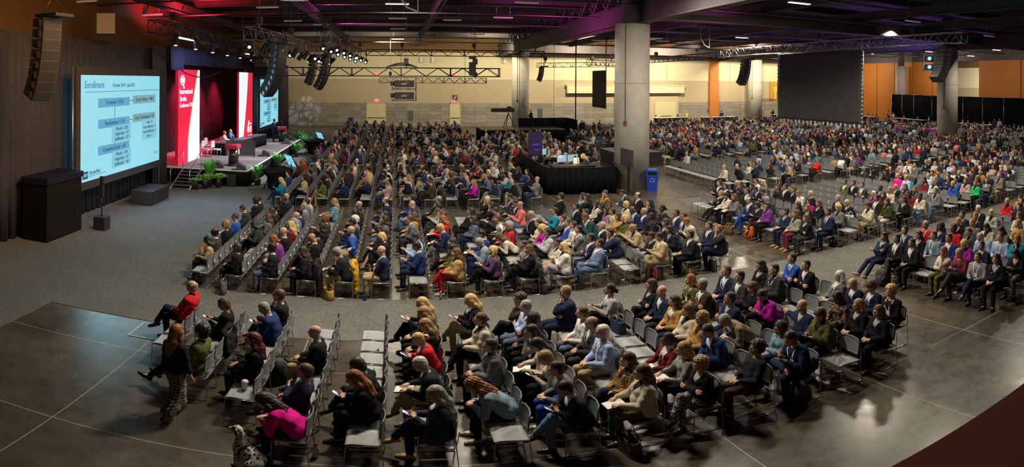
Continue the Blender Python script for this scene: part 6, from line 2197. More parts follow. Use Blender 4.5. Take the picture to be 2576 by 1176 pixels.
PEOPLE_E = '''
1826 482 flUs black K black o c b s
1843 486 ftUk cream K black n b u d
1854 492 flLb gray K dark n b u s
1905 499 mlRd navy J blue x l u d
1937 512 flbd nblack K brown x p u d
1961 516 flbd purple K black n l u s
1992 525 flbd navy K navy n l u s
2019 529 flLb graygreen K plum n l u s
2041 539 flLb black K charcoal n c u s
2092 525 mtSk navy K navy n l u s
1819 457 mlSk nblack J black n p u s
1834 462 mtSk black J black n l u s
1869 452 flUy black K black n p u d
1872 477 ftLk dark K black n p u d
1885 474 mtSk black J black n l u s
1903 464 ftLk blue K blue n l u s
1931 472 mtSk black J black n p f d
1951 495 mlSg charcoal J charcoal n p f d
1955 477 mtSk navy K navy n p f d
2012 512 ftLk black K black n l u s
2016 489 flSr white S black n l f d
2035 482 flUy black K black n l u s
2001 471 flLb black K black n l u s
1976 463 mtSk black J black n l u s
1965 462 flLd dark S black n l u s
1940 455 flLy gray S black n l u s
1911 445 mtSk white S black n l u s
2064 502 ftLk magenta K black n l u s
2079 507 flLb black K black n l u s
2041 519 flLr black K black n l u s
2086 495 mlSg nblack J black n l u s
2221 593 ftLk navy K navy o c b s
2261 596 mtSk black J charcoal x l u s
2296 601 mtSk black J black n l u s
2366 627 flbr cream S olive n h u s
2409 634 flSg plum S charcoal x p u d
2455 633 mlSd check S navy x l u s
2496 653 flLd black K black n l u s
2530 633 ftLk black K gray n p u d
2276 581 ftLk black K black n l u s
2296 582 mlSd ltdenim S black n l u s
2357 567 fdKk navy K navy n c b s
2383 592 mtSk navyb J navy n l u s
2421 607 flby magenta K black n p u d
2447 595 mlSg ltblue S navy n l f d
2464 611 mlSd navy J navy n l u s
2297 566 mlSk navy K navy n l u s
2365 555 mtSg red S navy n l u s
2386 558 mdSk red S black n l u s
2383 573 ftUk charcoal K black n l u s
2429 533 flUk navy K navy n l u s
2437 546 flSr navy K black n l u s
2435 561 flLs black K black n l u s
2461 521 mlSw black J black n l u s
2473 532 flLy ltgray K black n l u s
2470 553 mlSs gray S black n l u s
2464 570 ftLk cream K black n p u d
2499 578 ftLk gray K black n p u d
2525 601 flbr teal K black n h u s
2536 581 mlSb ltblue S black n l u s
2533 559 flLs tan S black n l u s
2536 543 flLb cream S black n l u s
2529 503 flSy red K black n l u s
2555 492 flbd mustard K black n l u s
2555 521 mlSk black K black n l u s
2111 520 flCy gray K black n l u s
2134 504 flUy black K black n l u d
2186 518 flUd cream K khaki n p u d
2187 484 flSw magenta K black n l u s
2202 497 mtSk nblack J black n l u s
2212 486 flLd maroon K black n l u s
2227 506 flLd darkolive K white n l u s
2258 498 ftLk black K black n l u s
2271 487 fdbk maroon K black n l u s
2299 486 fdUk cream K jean n l u s
2372 477 mlSb gray K jean x l u s
2155 461 mlSk charcoal J charcoal n c u s
2138 458 mtSk black J black n l u s
2120 457 mtSk olive J black n l u s
2207 466 mdSk navy K black n l u s
2241 467 flSy black K black n l u s
2264 472 flLs cream S black n l u s
2294 466 flLb floral K black n l u s
2316 469 flLr floral K black n l u s
2339 455 ftLk maroon K black n l u s
2362 454 flLs mint K black n l u s
2386 460 flSy blue K black n l u s
2421 452 mtSk blue K black n c u s
2446 458 flLb dustypink K black n l u s
2481 454 flLr green K black n l u s
2501 445 flSy taupe K khaki n l u s
2254 440 mlRg pink S black n l u s
2280 445 mlRb ltblue S navy n l u s
2310 447 fdbd teal K black n l u s
'''
SKIN = {'l': (0.50, 0.30, 0.21), 't': (0.36, 0.20, 0.125), 'd': (0.11, 0.055, 0.035)}
HAIRC = {'k': (0.012, 0.010, 0.010), 'd': (0.035, 0.02, 0.014), 'b': (0.085, 0.045, 0.022), 'r': (0.22, 0.075, 0.022), 'R': (0.09, 0.018, 0.014),
         'y': (0.50, 0.34, 0.14), 's': (0.28, 0.175, 0.075), 'g': (0.27, 0.26, 0.24), 'w': (0.58, 0.56, 0.52)}
TONE = {'skirt': (0.05, 0.042, 0.035), 'red': (0.50, 0.018, 0.03), 'olive': (0.09, 0.10, 0.03), 'black': (0.013, 0.013, 0.015), 'nblack': (0.018, 0.018, 0.024), 'navyb': (0.022, 0.035, 0.12),
        'navy': (0.018, 0.024, 0.06), 'pink': (0.72, 0.01, 0.28), 'charcoal': (0.04, 0.042, 0.046), 'cream': (0.56, 0.50, 0.40), 'gray': (0.15, 0.15, 0.155),
        'denim': (0.20, 0.28, 0.35), 'brown': (0.055, 0.032, 0.022), 'ltblue': (0.36, 0.48, 0.75), 'dark': (0.03, 0.025, 0.025), 'white': (0.66, 0.65, 0.62),
        'plaid': (0.40, 0.22, 0.05), 'stripe': (0.55, 0.55, 0.56), 'maroon': (0.16, 0.018, 0.03), 'knit': (0.40, 0.40, 0.38), 'camel': (0.42, 0.24, 0.08),
        'taupe': (0.20, 0.16, 0.115), 'ltdenim': (0.15, 0.26, 0.34), 'magenta': (0.40, 0.015, 0.30), 'blue': (0.03, 0.08, 0.35), 'floral': (0.03, 0.025, 0.022),
        'khaki': (0.40, 0.31, 0.18), 'jean': (0.12, 0.20, 0.36), 'slate': (0.11, 0.13, 0.20), 'beige': (0.45, 0.40, 0.30), 'pattern': (0.05, 0.05, 0.05),
        'purple': (0.16, 0.035, 0.20), 'bluecheck': (0.035, 0.10, 0.42), 'leopard': (0.20, 0.14, 0.07), 'mustard': (0.42, 0.22, 0.03), 'ltgray': (0.42, 0.42, 0.43),
        'tan': (0.40, 0.25, 0.10), 'plumstripe': (0.13, 0.06, 0.16), 'salmon': (0.62, 0.16, 0.15), 'whitedot': (0.6, 0.58, 0.55), 'plumdot': (0.32, 0.25, 0.34),
        'tealgray': (0.22, 0.32, 0.36), 'teal': (0.02, 0.20, 0.28), 'darkteal': (0.02, 0.06, 0.07), 'mauve': (0.32, 0.16, 0.27), 'slateblue': (0.12, 0.18, 0.30),
        'graygreen': (0.24, 0.25, 0.20), 'plum': (0.16, 0.03, 0.06), 'check': (0.42, 0.42, 0.43), 'dustypink': (0.42, 0.28, 0.26), 'mint': (0.35, 0.55, 0.48),
        'green': (0.02, 0.40, 0.12), 'darkolive': (0.05, 0.055, 0.02), 'skin': (0.5, 0.3, 0.21)}
WORD = {'nblack': 'black', 'navyb': 'bright navy', 'ltblue': 'light blue', 'ltdenim': 'light denim', 'bluecheck': 'blue checked', 'ltgray': 'light grey', 'gray': 'grey',
        'plumstripe': 'purple striped', 'whitedot': 'white dotted', 'tealgray': 'teal grey', 'darkteal': 'dark teal', 'slateblue': 'slate blue', 'graygreen': 'grey green',
        'check': 'checked', 'dustypink': 'dusty pink', 'darkolive': 'dark olive', 'stripe': 'striped', 'knit': 'striped knit', 'leopard': 'leopard print', 'floral': 'floral', 'plumdot': 'dotted'}
def patt(name, pattern):
    return mat('cloth_' + name, (0.5, 0.5, 0.5), 0.85, obcolor=True, spec=0.2, pattern=pattern, noise=0.1, scale=45)
PATTERN = {'stripe': patt('stripe', ('stripe', (0.06, 0.06, 0.07), 28)), 'knit': patt('knit', ('stripe', (0.02, 0.02, 0.02), 18)), 'plaid': patt('plaid', ('check', (0.03, 0.025, 0.02), 7)),
           'bluecheck': patt('bluecheck', ('check', (0.012, 0.02, 0.09), 16)), 'check': patt('check', ('check', (0.03, 0.03, 0.035), 12)),
           'plumstripe': patt('plumstripe', ('stripe', (0.03, 0.02, 0.03), 16)), 'leopard': patt('leopard', ('noise', (0.03, 0.02, 0.015), 40)),
           'skirt': patt('skirt', ('check', (0.30, 0.26, 0.18), 6)), 'floral': patt('floral', ('noise', (0.30, 0.17, 0.12), 22)), 'pattern': patt('pattern', ('noise', (0.45, 0.44, 0.42), 34)),
           'whitedot': patt('whitedot', ('dots', (0.60, 0.58, 0.55), 30)), 'plumdot': patt('plumdot', ('dots', (0.42, 0.36, 0.44), 40))}
GARMENT = {'J': 'blazer', 'K': 'jacket', 'S': 'top'}
ARMS = {'l': 'hands in lap', 'p': 'holding a phone', 'c': 'arms crossed', 'b': 'holding papers', 'h': 'hand at chin', 't': 'arm over chair', 'T': 'arm stretched out'}
LEGS = {'x': 'legs crossed', 'a': 'ankle on knee', 'o': 'legs stretched out', 'n': ''}
LEANT = {'F': 'bent far forward', 'f': 'leaning forward', 'b': 'leaning back', 'u': ''}

BLOCK = {   # row 0 x, row pitch, seat 0 y, seat pitch, rows, seats, name
    'A': (-3.9, 0.89, 7.27, 0.515, 15, 8, 'nearest block'),
    'B': (-4.75, 0.89, 14.25, 0.515, 16, 14, 'block across the carpet'),
    'C': (11.75, 0.92, 7.40, 0.515, 16, 8, 'right near block'),
    'E': (11.75, 0.92, 14.25, 0.515, 26, 14, 'right middle block')}


def seat_xy(b, k, j):
    x0, px, y0, py = BLOCK[b][:4]
    return x0 + px * k, y0 + py * j


def where(b, k, j):
    return '%s row, %s seat, %s' % (ordinal(k + 1), ordinal(j + 1), BLOCK[b][6])


def read_people():
    raw = {}
    for src in (PEOPLE_A, PEOPLE_B, PEOPLE_E):
        for line in src.strip().split('\n'):
            t = line.split()
            x, y = float(t[0]), float(t[1])
            sx, sk, hs, hc = t[2]
            top, kind, lc, lp, ar, ln, hd = t[3:10]
            z = (1.28 if sx == 'm' else 1.23) - {'f': 0.08, 'F': 0.2}.get(ln, 0)
            X, Y, _ = at(x, y, z)
            if ln == 'f': X += 0.10
            if ln == 'F': X += 0.26
            if ln == 'b': X -= 0.06
            b = ('A' if Y < 12.5 else 'B') if X < 10.3 else ('C' if Y < 12.5 else 'E')
            x0, px, y0, py, nr, ns, _n = BLOCK[b]
            k = min(max(int(round((X - x0) / px)), 0), nr - 1)
            raw.setdefault((b, k), []).append(((Y - y0) / py, (sx, sk, hs, hc, top, kind, lc, lp, ar, ln, hd, t[10:])))
    out = {}
    for (b, k), L in raw.items():
        L.sort(key=lambda q: q[0])
        prev = -2
        js = []
        for fy, d in L:
            j = max(prev + 1, int(round(fy)), 0)
            js.append(j); prev = j
        lim = BLOCK[b][5] - 1
        for i in range(len(js) - 1, -1, -1):          # push back rows that overflow
            if js[i] > lim: js[i] = lim
            lim = js[i] - 1
        for j, (fy, d) in zip(js, L):
            out[(b, k, j)] = d
    return out


SEATED = read_people()


def a_range(k):
    return {0: (5, 7), 1: (3, 7), 2: (2, 7), 3: (0, 7), 14: (1, 7)}.get(k, (0, 7))


_used_labels = {}


def add_person(x, y, d, label, h, rz=0.0, z=0.0, scale=1.0, group='seated audience', name='person', flip=False):
    sx, sk, hs, hc, top, kind, lc, lp, ar, ln, hd, ex = d
    pk = (sx, lp, ar, ln, hd)
    p = pose(*pk)
    t = empty(name, (x, y, z), rz, label, 'person', group)
    t.scale = (scale, -scale if flip else scale, scale)
    skirt = 'knee' if lc == 'skin' or 'knee' in ex else ('long' if 'long' in ex else '')
    skin = SKIN[sk]
    inst('body', body_mesh(p, pk, h, skirt), t, skin)
    if hs != 'B':
        inst('cap' if hs == 'H' else ('headscarf' if hs == 'V' else 'hair'), hair_mesh(p, pk, h, hs), t, HAIRC[hc] if hs not in 'HV' else (0.05, 0.05, 0.055))
    elif h < 0.012:
        pass
    hc_ = h * 1.25
    to = inst({'J': 'blazer', 'K': 'jacket', 'S': 'top'}[kind], top_mesh(p, pk, hc_, kind, 'bare' in ex), t, TONE[top], PATTERN.get(top))
    if kind in 'JK':
        sc_ = (0.62, 0.62, 0.62) if kind == 'J' else ((0.02, 0.02, 0.022) if top not in ('black', 'nblack', 'navy') else (0.35, 0.34, 0.33))
        for e in ex:
            if e.startswith('shirt='): sc_ = TONE[e[6:]]
        inst('shirt', shirt_mesh(p, pk, hc_), t, sc_)
    legc = TONE['black'] if lc == 'skin' else TONE[lc]
    inst('skirt' if skirt else 'trousers', trousers_mesh(p, pk, hc_, skirt), t, legc, PATTERN.get(lc))
    shoec = (0.02, 0.018, 0.017)
    for e in ex:
        if e.startswith('shoe='): shoec = TONE[e[5:]]
    for s in (1, -1):
        inst('shoe', shoe_mesh(p, pk, h, s), t, shoec)
    if 'lany' in ex:
        inst('lanyard', strap_mesh(p, pk, badge=True), t, (0.72, 0.70, 0.70))
    if 'gl' in ex:
        inst('glasses', glasses_mesh(p, pk), t)
    for e in ex:
        if e.startswith('tie'):
            inst('tie', tie_mesh(p, pk), t, {'tie': (0.02, 0.03, 0.12), 'tieR': (0.25, 0.02, 0.02), 'tieO': (0.6, 0.2, 0.03), 'tieB': (0.05, 0.1, 0.45)}[e])
    return t, p


def person_label(d, loc):
    sx, sk, hs, hc, top, kind, lc, lp, ar, ln, hd, ex = d
    w = WORD.get(top, top)
    act = LEANT[ln] if ln == 'F' else (ARMS[ar] if ar != 'l' else (LEGS[lp] or LEANT[ln] or ('head bowed' if hd == 'd' else 'sitting')))
    return 'person in %s %s %s, %s' % (w, GARMENT[kind], act, loc)


# props held in the hands
def phone_mesh():
    m = MB()
    m.box((-0.075, -0.036, -0.004), (0.075, 0.036, 0.003), 0)
    m.box((-0.070, -0.032, 0.003), (0.070, 0.032, 0.0042), 1)
    return m.mesh('phone', [M_BLKPL, M_PHONE])


def pad_mesh():
    m = MB()
    m.box((-0.14, -0.105, -0.006), (0.14, 0.105, 0.006), 0)
    m.box((-0.132, -0.098, 0.006), (0.132, 0.098, 0.012), 1)
    return m.mesh('notepad', [M_PROP, M_PAPER])


PHONE_ME, PAD_ME = phone_mesh(), pad_mesh()
rows_used = {}
all_seats = []
for b, (x0, px, y0, py, nr, ns, nm) in BLOCK.items():
    for k in range(nr):
        lo, hi = a_range(k) if b == 'A' else (0, ns - 1)
        for j in range(lo, hi + 1):
            x, y = seat_xy(b, k, j)
            if y < 0.555 * x - 0.1 - 0.6: continue            # beyond the right edge of the view
            all_seats.append((math.hypot(x, y), b, k, j))
all_seats.sort()
# chairs the photo shows missing (carpeted gap in the first rows across the aisle)
MISSING = set()
IND = [s for s in all_seats if (s[1], s[2], s[3]) not in MISSING][:300]
IND_SET = {(s[1], s[2], s[3]) for s in IND}
REST_SEATS = [s for s in all_seats if (s[1], s[2], s[3]) not in IND_SET]

for r, b, k, j in IND:
    x, y = seat_xy(b, k, j)
    who = SEATED.get((b, k, j))
    loc = where(b, k, j)
    if who:
        lab = 'grey chair under the person in %s, %s' % (WORD.get(who[4], who[4]), loc)
    else:
        lab = 'empty grey stacking chair, %s' % loc
    make_chair(x, y, lab)

PEOPLE_OB = {}
for (b, k, j), d in sorted(SEATED.items(), key=lambda q: math.hypot(*seat_xy(*q[0]))):
    x, y = seat_xy(b, k, j)
    r = math.hypot(x, y)
    h = 0.0105 if b == 'A' else 0.0180
    rr = random.Random(k * 131 + j * 17 + ord(b))
    flip = rr.random() < 0.45 and d[8] not in 'htT'
    rz = math.radians(rr.uniform(-7, 7))
    s_ = rr.uniform(0.965, 1.03)
    d = list(d)
    ex = list(d[11])
    if d[8] in 'lpcb' and rr.random() < (0.45 if d[5] != 'S' else 0.35) and d[9] not in 'F': ex.append('lany')
    if 'tie' not in ' '.join(ex) and d[0] == 'm' and d[5] == 'J' and 'lany' not in ex and rr.random() < 0.4: ex.append(rr.choice(['tie', 'tieR', 'tieB']))
    if b in 'AB' and rr.random() < 0.3: ex.append('gl')
    if d[0] == 'f' and rr.random() < 0.3: ex.append('shoe=' + rr.choice(['tan', 'brown', 'beige']))
    if d[0] == 'm' and rr.random() < 0.25: ex.append('shoe=' + rr.choice(['brown', 'tan', 'gray']))
    d[11] = ex
    loc = where(b, k, j)
    t, p = add_person(x, y, d, person_label(d, loc), h, rz, 0.0, s_, 'seated audience, ' + BLOCK[b][6], 'person', flip)
    PEOPLE_OB[(b, k, j)] = (t, p)
    f = -1 if flip else 1
    if d[8] == 'p':
        c = (p.W[1] + p.W[-1]) / 2 + v3(0.10, 0, 0.035)
        o = inst('phone', PHONE_ME)
        q = Matrix.Rotation(rz, 4, 'Z') @ Matrix.Diagonal((s_, s_ * f, s_, 1))
        o.location = Vector((x, y, 0)) + (q @ Vector((-c[0], -c[1], c[2])))
        o.rotation_euler = (0.0, math.radians(35), rz)
        tag(o, 'phone of the person in %s, %s' % (WORD.get(d[4], d[4]), loc), 'phone', 'phones in people\'s hands')
    if d[8] == 'b':
        c = (p.W[1] + p.W[-1]) / 2 + v3(0.06, 0, -0.035)
        o = inst('notepad', PAD_ME, None, rr.choice([(0.02, 0.02, 0.02), (0.5, 0.5, 0.48), (0.05, 0.06, 0.15)]))
        q = Matrix.Rotation(rz, 4, 'Z') @ Matrix.Diagonal((s_, s_ * f, s_, 1))
        o.location = Vector((x, y, 0)) + (q @ Vector((-c[0], -c[1], c[2])))
        o.rotation_euler = (0.0, math.radians(-8), rz + rr.uniform(-0.3, 0.3))
        tag(o, 'notepad of the person in %s, %s' % (WORD.get(d[4], d[4]), loc), 'notepad', 'notepads on laps')

# ------------------------------------------------------------------ everyone and every chair beyond the 300 that show largest
def far_seats():
    """Seats of the farther blocks with the share of them that is taken."""
    out = []
    for y0 in (24.65, 34.8, 45.0, 55.0):
        for j in range(14):
            y = y0 + 0.515 * j
            for k in range(20):
                x = -4.75 + 0.89 * k
                if x > 6.4 and not (34.7 < y < 50.6 and 7.3 < x < 13.2): continue
                if y0 > 50 and x > 9: continue
                occ = {24.65: 0.74, 34.8: 0.74, 45.0: 0.66, 55.0: 0.5}[y0]
                if k == 0 and y0 < 40: occ = 0.35
                out.append((x, y, occ))
            for k in range(46):
                x = 15.5 + 0.92 * k
                if x > 53.5 - 0.2 * max(0, 34 - y): continue
                if y < 0.555 * x - 0.7: continue
                if math.hypot(x - 42.0, y - 31.6) < 1.5 or math.hypot(x - 15, y - 36.4) < 2.4: continue
                if y0 == 24.65: occ = 0.05 if x < 19.5 and y > 26.5 else (0.40 if x < 24 else 0.58)
                elif y0 == 34.8: occ = 0.64 if x < 40 else 0.52
                elif y0 == 45.0: occ = 0.54
                else: occ = 0.10 if x < 27 else 0.34
                out.append((x, y, occ))
    return out


def merge(parts):
    V = []; Q = []; n = 0
    for v, q in parts:
        V.append(v); Q.append(q + n); n += len(v)
    return np.concatenate(V), np.concatenate(Q)


def crowd_variant(pk, style, h=0.064, hh=0.045):
    """Low-detail seated figure: vertices, quads, category per vertex (0 skin 1 hair 2 top 3 legs 4 shirt)."""
    p = pose(*pk)
    def rel(F):
        V, Q = F.nets(); return V * TO_LOCAL, Q
    lo, hi = p.box()
    A = Field(lo, hi, hh); head(A, p, False)
    for s in (1, -1): hand(A, p, s, False)
    B = Field(lo, hi, h); torso(B, p, 0.02)
    for s in (1, -1): arm(B, p, s, 0.02, 0.95)
    x, y, z = B.coords(); B.clip(p.P[2] - 0.08 - z + 0 * x + 0 * y)
    C = Field(lo, hi, h); C.cone(p.P + v3(0, 0.08, 0), p.P - v3(0, 0.08, 0), 0.12, 0.12, 0.03)
    for s in (1, -1): leg(C, p, s, 0.016, 0.95); foot(C, p, s, 0.01)
    D = hair_field(p, style, hh) if style != 'B' else None
    S = Field(lo, hi, h)
    torso(S, p, 0.034); x, y, z = S.coords()
    tf = (x - p.N[0]) * p.tf[0] + (z - p.N[2]) * p.tf[2]; tu = (x - p.N[0]) * p.tup[0] + (z - p.N[2]) * p.tup[2]
    S.clip(np.abs(y) - 0.075 * (1 + tu / 0.32) + 0 * z); S.clip(0.02 - tf + 0 * y); S.clip(-0.32 - tu + 0 * y)
    parts = [rel(A)] + ([rel(D)] if D is not None else [(np.zeros((0, 3)), np.zeros((0, 4), dtype=np.int32))]) + [rel(B), rel(C), rel(S)]
    cat = np.concatenate([np.full(len(v), i) for i, (v, q) in enumerate(parts)])
    V, Q = merge(parts)
    return V, Q, cat


_keys = ((('m', 'n', 'l', 'u', 's'), 'S'), (('m', 'x', 'p', 'u', 'd'), 'S'), (('m', 'n', 'c', 'b', 's'), 'S'), (('m', 'x', 'l', 'u', 's'), 'R'), (('m', 'n', 'l', 'f', 's'), 'B'),
                                                 (('f', 'n', 'l', 'u', 's'), 'L'), (('f', 'x', 'p', 'u', 'd'), 'L'), (('f', 'n', 'c', 'u', 's'), 'P'), (('f', 'x', 'l', 'u', 's'), 'b'))
VARS_NEAR = [(crowd_variant(pk, st_), pk[0]) for pk, st_ in _keys]
VARS_FAR = [(crowd_variant(pk, st_, 0.095, 0.058), pk[0]) for pk, st_ in _keys]
rc = random.Random(21)
TOPS = ['black'] * 10 + ['nblack'] * 7 + ['navy'] * 10 + ['charcoal'] * 4 + ['gray'] * 4 + ['slate'] * 2 + ['white'] * 4 + ['cream'] * 3 + ['ltblue'] * 3 + ['navyb'] * 3 + ['khaki', 'camel', 'brown', 'maroon', 'purple', 'olive', 'taupe', 'tan', 'ltgray', 'tealgray', 'dustypink'] + ['red', 'salmon', 'magenta', 'blue', 'teal', 'slateblue']
LEGC = ['black'] * 5 + ['navy'] * 3 + ['charcoal'] * 3 + ['gray', 'slate', 'khaki', 'jean', 'beige', 'khaki']
seats = far_seats()
extra = []
for r, b, k, j in REST_SEATS:
    x, y = seat_xy(b, k, j)
    taken = (b, k, j) in SEATED
    occ = 0.0
    if not taken and ((b == 'E' and x > 20.2) or (b == 'C' and x > 17.4)): occ = 0.6
    extra.append((x, y, occ))
CV, CQ, CC = [], [], []
n0 = 0
chairs = []
for x, y, occ in seats + extra:
    chairs.append((x, y))
    if rc.random() > occ: continue
    (V, Q, cat), sx = (VARS_NEAR if math.hypot(x, y) < 33 else VARS_FAR)[rc.randrange(9)]
    a = rc.uniform(-0.25, 0.25); s = rc.uniform(0.94, 1.04); f = rc.choice((1, 1, -1))
    ca, sa = math.cos(a) * s, math.sin(a) * s
    W = np.empty_like(V)
    W[:, 0] = ca * V[:, 0] - sa * V[:, 1] * f + x
    W[:, 1] = sa * V[:, 0] + ca * V[:, 1] * f + y + rc.uniform(-0.05, 0.05)
    W[:, 2] = V[:, 2] * s
    CV.append(W); CQ.append((Q[:, ::-1] if f < 0 else Q) + n0); n0 += len(V)
    sk = SKIN[rc.choice('llllttd')]; hc = HAIRC[rc.choice('kkkdddbbbbgsywr' if sx == 'f' else 'kkkddddbbggw')]
    pal = np.array([sk, hc, TONE[rc.choice(TOPS)], TONE[rc.choice(LEGC)], rc.choice([(0.6, 0.6, 0.6), (0.3, 0.4, 0.6), (0.02, 0.02, 0.02), (0.5, 0.45, 0.4)])])
    CC.append(np.concatenate([pal[cat], np.ones((len(V), 1))], 1))
M_CROWD = bpy.data.materials.new('crowd_clothes')
M_CROWD.use_nodes = True
_a = M_CROWD.node_tree.nodes.new('ShaderNodeAttribute'); _a.attribute_name = 'paint'
M_CROWD.node_tree.links.new(_a.outputs['Color'], M_CROWD.node_tree.nodes['Principled BSDF'].inputs['Base Color'])
M_CROWD.node_tree.nodes['Principled BSDF'].inputs['Roughness'].default_value = 0.85
M_CROWD.node_tree.nodes['Principled BSDF'].inputs['Specular IOR Level'].default_value = 0.08
me = np_mesh('crowd', np.concatenate(CV), np.concatenate(CQ), True, [M_CROWD], np.concatenate(CC))
o = bpy.data.objects.new('crowd', me); link(o)
tag(o, 'hundreds of seated listeners in the far blocks of the hall', 'crowd', None, 'stuff')
print('crowd', len(CV), 'verts', n0, 'chairs', len(chairs))


def chair_np():
    V = []; Q = []; M = []
    def bx(lo, hi, mi, shear=0.0):
        o = len(V)
        for z in (lo[2], hi[2]):
            for (x, y) in ((lo[0], lo[1]), (hi[0], lo[1]), (hi[0], hi[1]), (lo[0], hi[1])): V.append((x + (shear if z == hi[2] else 0), y, z))
        for q in ((0, 3, 2, 1), (4, 5, 6, 7), (0, 1, 5, 4), (1, 2, 6, 5), (2, 3, 7, 6), (3, 0, 4, 7)): Q.append(tuple(o + i for i in q)); M.append(mi)
    bx((-0.23, -0.225, 0.43), (0.21, 0.225, 0.455), 0)
    bx((0.20, -0.215, 0.53), (0.225, 0.215, 0.62), 1, 0.012); bx((0.212, -0.225, 0.62), (0.237, 0.225, 0.79), 1, 0.014); bx((0.226, -0.19, 0.79), (0.25, 0.19, 0.835), 2, 0.005)
    for s in (-0.243, 0.243):
        bx((-0.232, s - 0.008, 0.0), (-0.216, s + 0.008, 0.43), 3); bx((0.212, s - 0.008, 0.0), (0.228, s + 0.008, 0.6), 3); bx((-0.22, s - 0.008, 0.003), (0.22, s + 0.008, 0.019), 3)
    return np.array(V), np.array(Q), np.array(M)


V, Q, Mi = chair_np()
K = len(chairs)
c = np.array([(x, y, 0.0) for x, y in chairs])
AV = (V[None] + c[:, None]).reshape(-1, 3); AQ = (Q[None] + (np.arange(K) * len(V))[:, None, None]).reshape(-1, 4)
me = np_mesh('stacking_chairs', AV, AQ, False, [M_SEAT, M_BACK, M_RIM, M_CHROME], None, np.tile(Mi, K))
o = bpy.data.objects.new('stacking_chairs', me); link(o)
tag(o, 'rows of grey stacking chairs in the far blocks of the hall', 'chair', None, 'stuff')

# ------------------------------------------------------------------ people who are not in the audience rows
def D(sx, sk, hs, hc, top, kind, lc, lp, ar, ln='u', hd='s', *ex):
    return [sx, sk, hs, hc, top, kind, lc, lp, ar, ln, hd, list(ex)]
add_person(-3.05, 7.92, D('f', 'l', 'L', 'r', 'nblack', 'S', 'skirt', 'W', 'l', 'u', 's', 'long', 'shoe=black'), 'person in black top and checked skirt walking away beside the nearest block', 0.0095, math.radians(-112), 0.0, 1.0, None)[0]
add_person(-9.0, 43.5, D('m', 'd', 'B', 'k', 'navyb', 'J', 'navyb', 'S', 'b', 'u', 's', 'tieR'), 'person in blue suit speaking at the far lectern on stage', 0.014, PI, SZ, 1.0, None)
for x, y, d, lab in [(-10.85, 36.9, D('f', 'l', 'b', 'r', 'cream', 'J', 'black', 'n', 'b'), 'person in cream jacket seated at the middle stage table'), (-10.75, 37.9, D('m', 'l', 'S', 'g', 'blue', 'J', 'black', 'n', 'h'), 'person in blue jacket seated at the middle stage table')]:
    add_person(x, y, d, lab, 0.016, PI, SZ, 1.0, None)
    t = empty('side_chair', (x + 0.03, y, SZ), PI, 'grey padded chair under the ' + lab[:lab.index(' seated')], 'chair', 'grey padded chairs on stage')
    m = MB(); m.box((-0.22, -0.23, 0.40), (0.22, 0.23, 0.45)); m.build('seat', mat('pad_grey', (0.33, 0.31, 0.33), 0.8), t)
    m = MB(); m.prism([(-0.22, 0.55), (0.22, 0.55), (0.20, 0.92), (-0.20, 0.92)], 'x', 0.22, 0.26); m.build('backrest', mat('pad_grey', (0.33, 0.31, 0.33), 0.8), t)
    for a in (-0.2, 0.2):
        for b_ in (-0.21, 0.21):
            m = MB(); m.tube([(a, b_, 0), (a, b_, 0.40)], 0.012, 5); m.build('leg', M_CHROME, t)
# technicians at the control desk and the cameras
for x, y, z, rz, d, lab, seat in [(9.35, 28.1, 0.55, -0.3, D('f', 'l', 'K', 'y', 'charcoal', 'K', 'black', 'n', 'b', 'f', 'd'), 'blonde technician at the control desk in charcoal jacket', 1),
                                  (9.9, 30.3, 0.55, -0.4, D('m', 'l', 'S', 'd', 'black', 'K', 'black', 'S', 'b', 'f', 'd'), 'technician in black standing bent over the control desk', 0),
                                  (9.3, 29.6, 0.55, -0.3, D('f', 'l', 'b', 'k', 'nblack', 'S', 'black', 'n', 'l', 'f', 'd'), 'technician in black seated behind the blonde one', 1),
                                  (8.9, 31.6, 0.55, -0.2, D('m', 'l', 'S', 'd', 'white', 'S', 'black', 'n', 'b', 'u', 's'), 'technician in white shirt in the control area', 1),
                                  (12.4, 53.4, 1.1, 0.1, D('m', 'l', 'S', 'k', 'navy', 'S', 'black', 'S', 'b', 'u', 's'), 'camera operator in navy on the camera platform', 0),
                                  (17.9, 55.2, 0, -1.4, D('m', 'l', 'S', 'w', 'nblack', 'K', 'black', 'S', 'h', 'u', 's'), 'person in black standing by the blue bin at the back wall', 0)]:
    add_person(x, y, d, lab.replace('blonde technician', 'person').replace('technician', 'person').replace('camera operator', 'person').replace('blonde one', 'charcoal jacket'), 0.014, rz, z, 1.0, None)
    if seat:
        t = empty('swivel_stool', (x, y, z), rz, 'dark stool under the ' + ('charcoal jacket' if d[4] == 'charcoal' else ('white shirt' if d[4] == 'white' else 'black top')) + ' in the control area', 'stool')
        m = MB(); m.lathe([(0.2, 0.38), (0.21, 0.44)], (0, 0, 0), 14); m.build('seat', M_BLKPL, t)
        m = MB(); m.tube([(0, 0, 0.02), (0, 0, 0.38)], 0.03, 6); m.box((-0.25, -0.02, 0), (0.25, 0.02, 0.04)); m.box((-0.02, -0.25, 0), (0.02, 0.25, 0.04)); m.build('foot', M_BLACK, t)
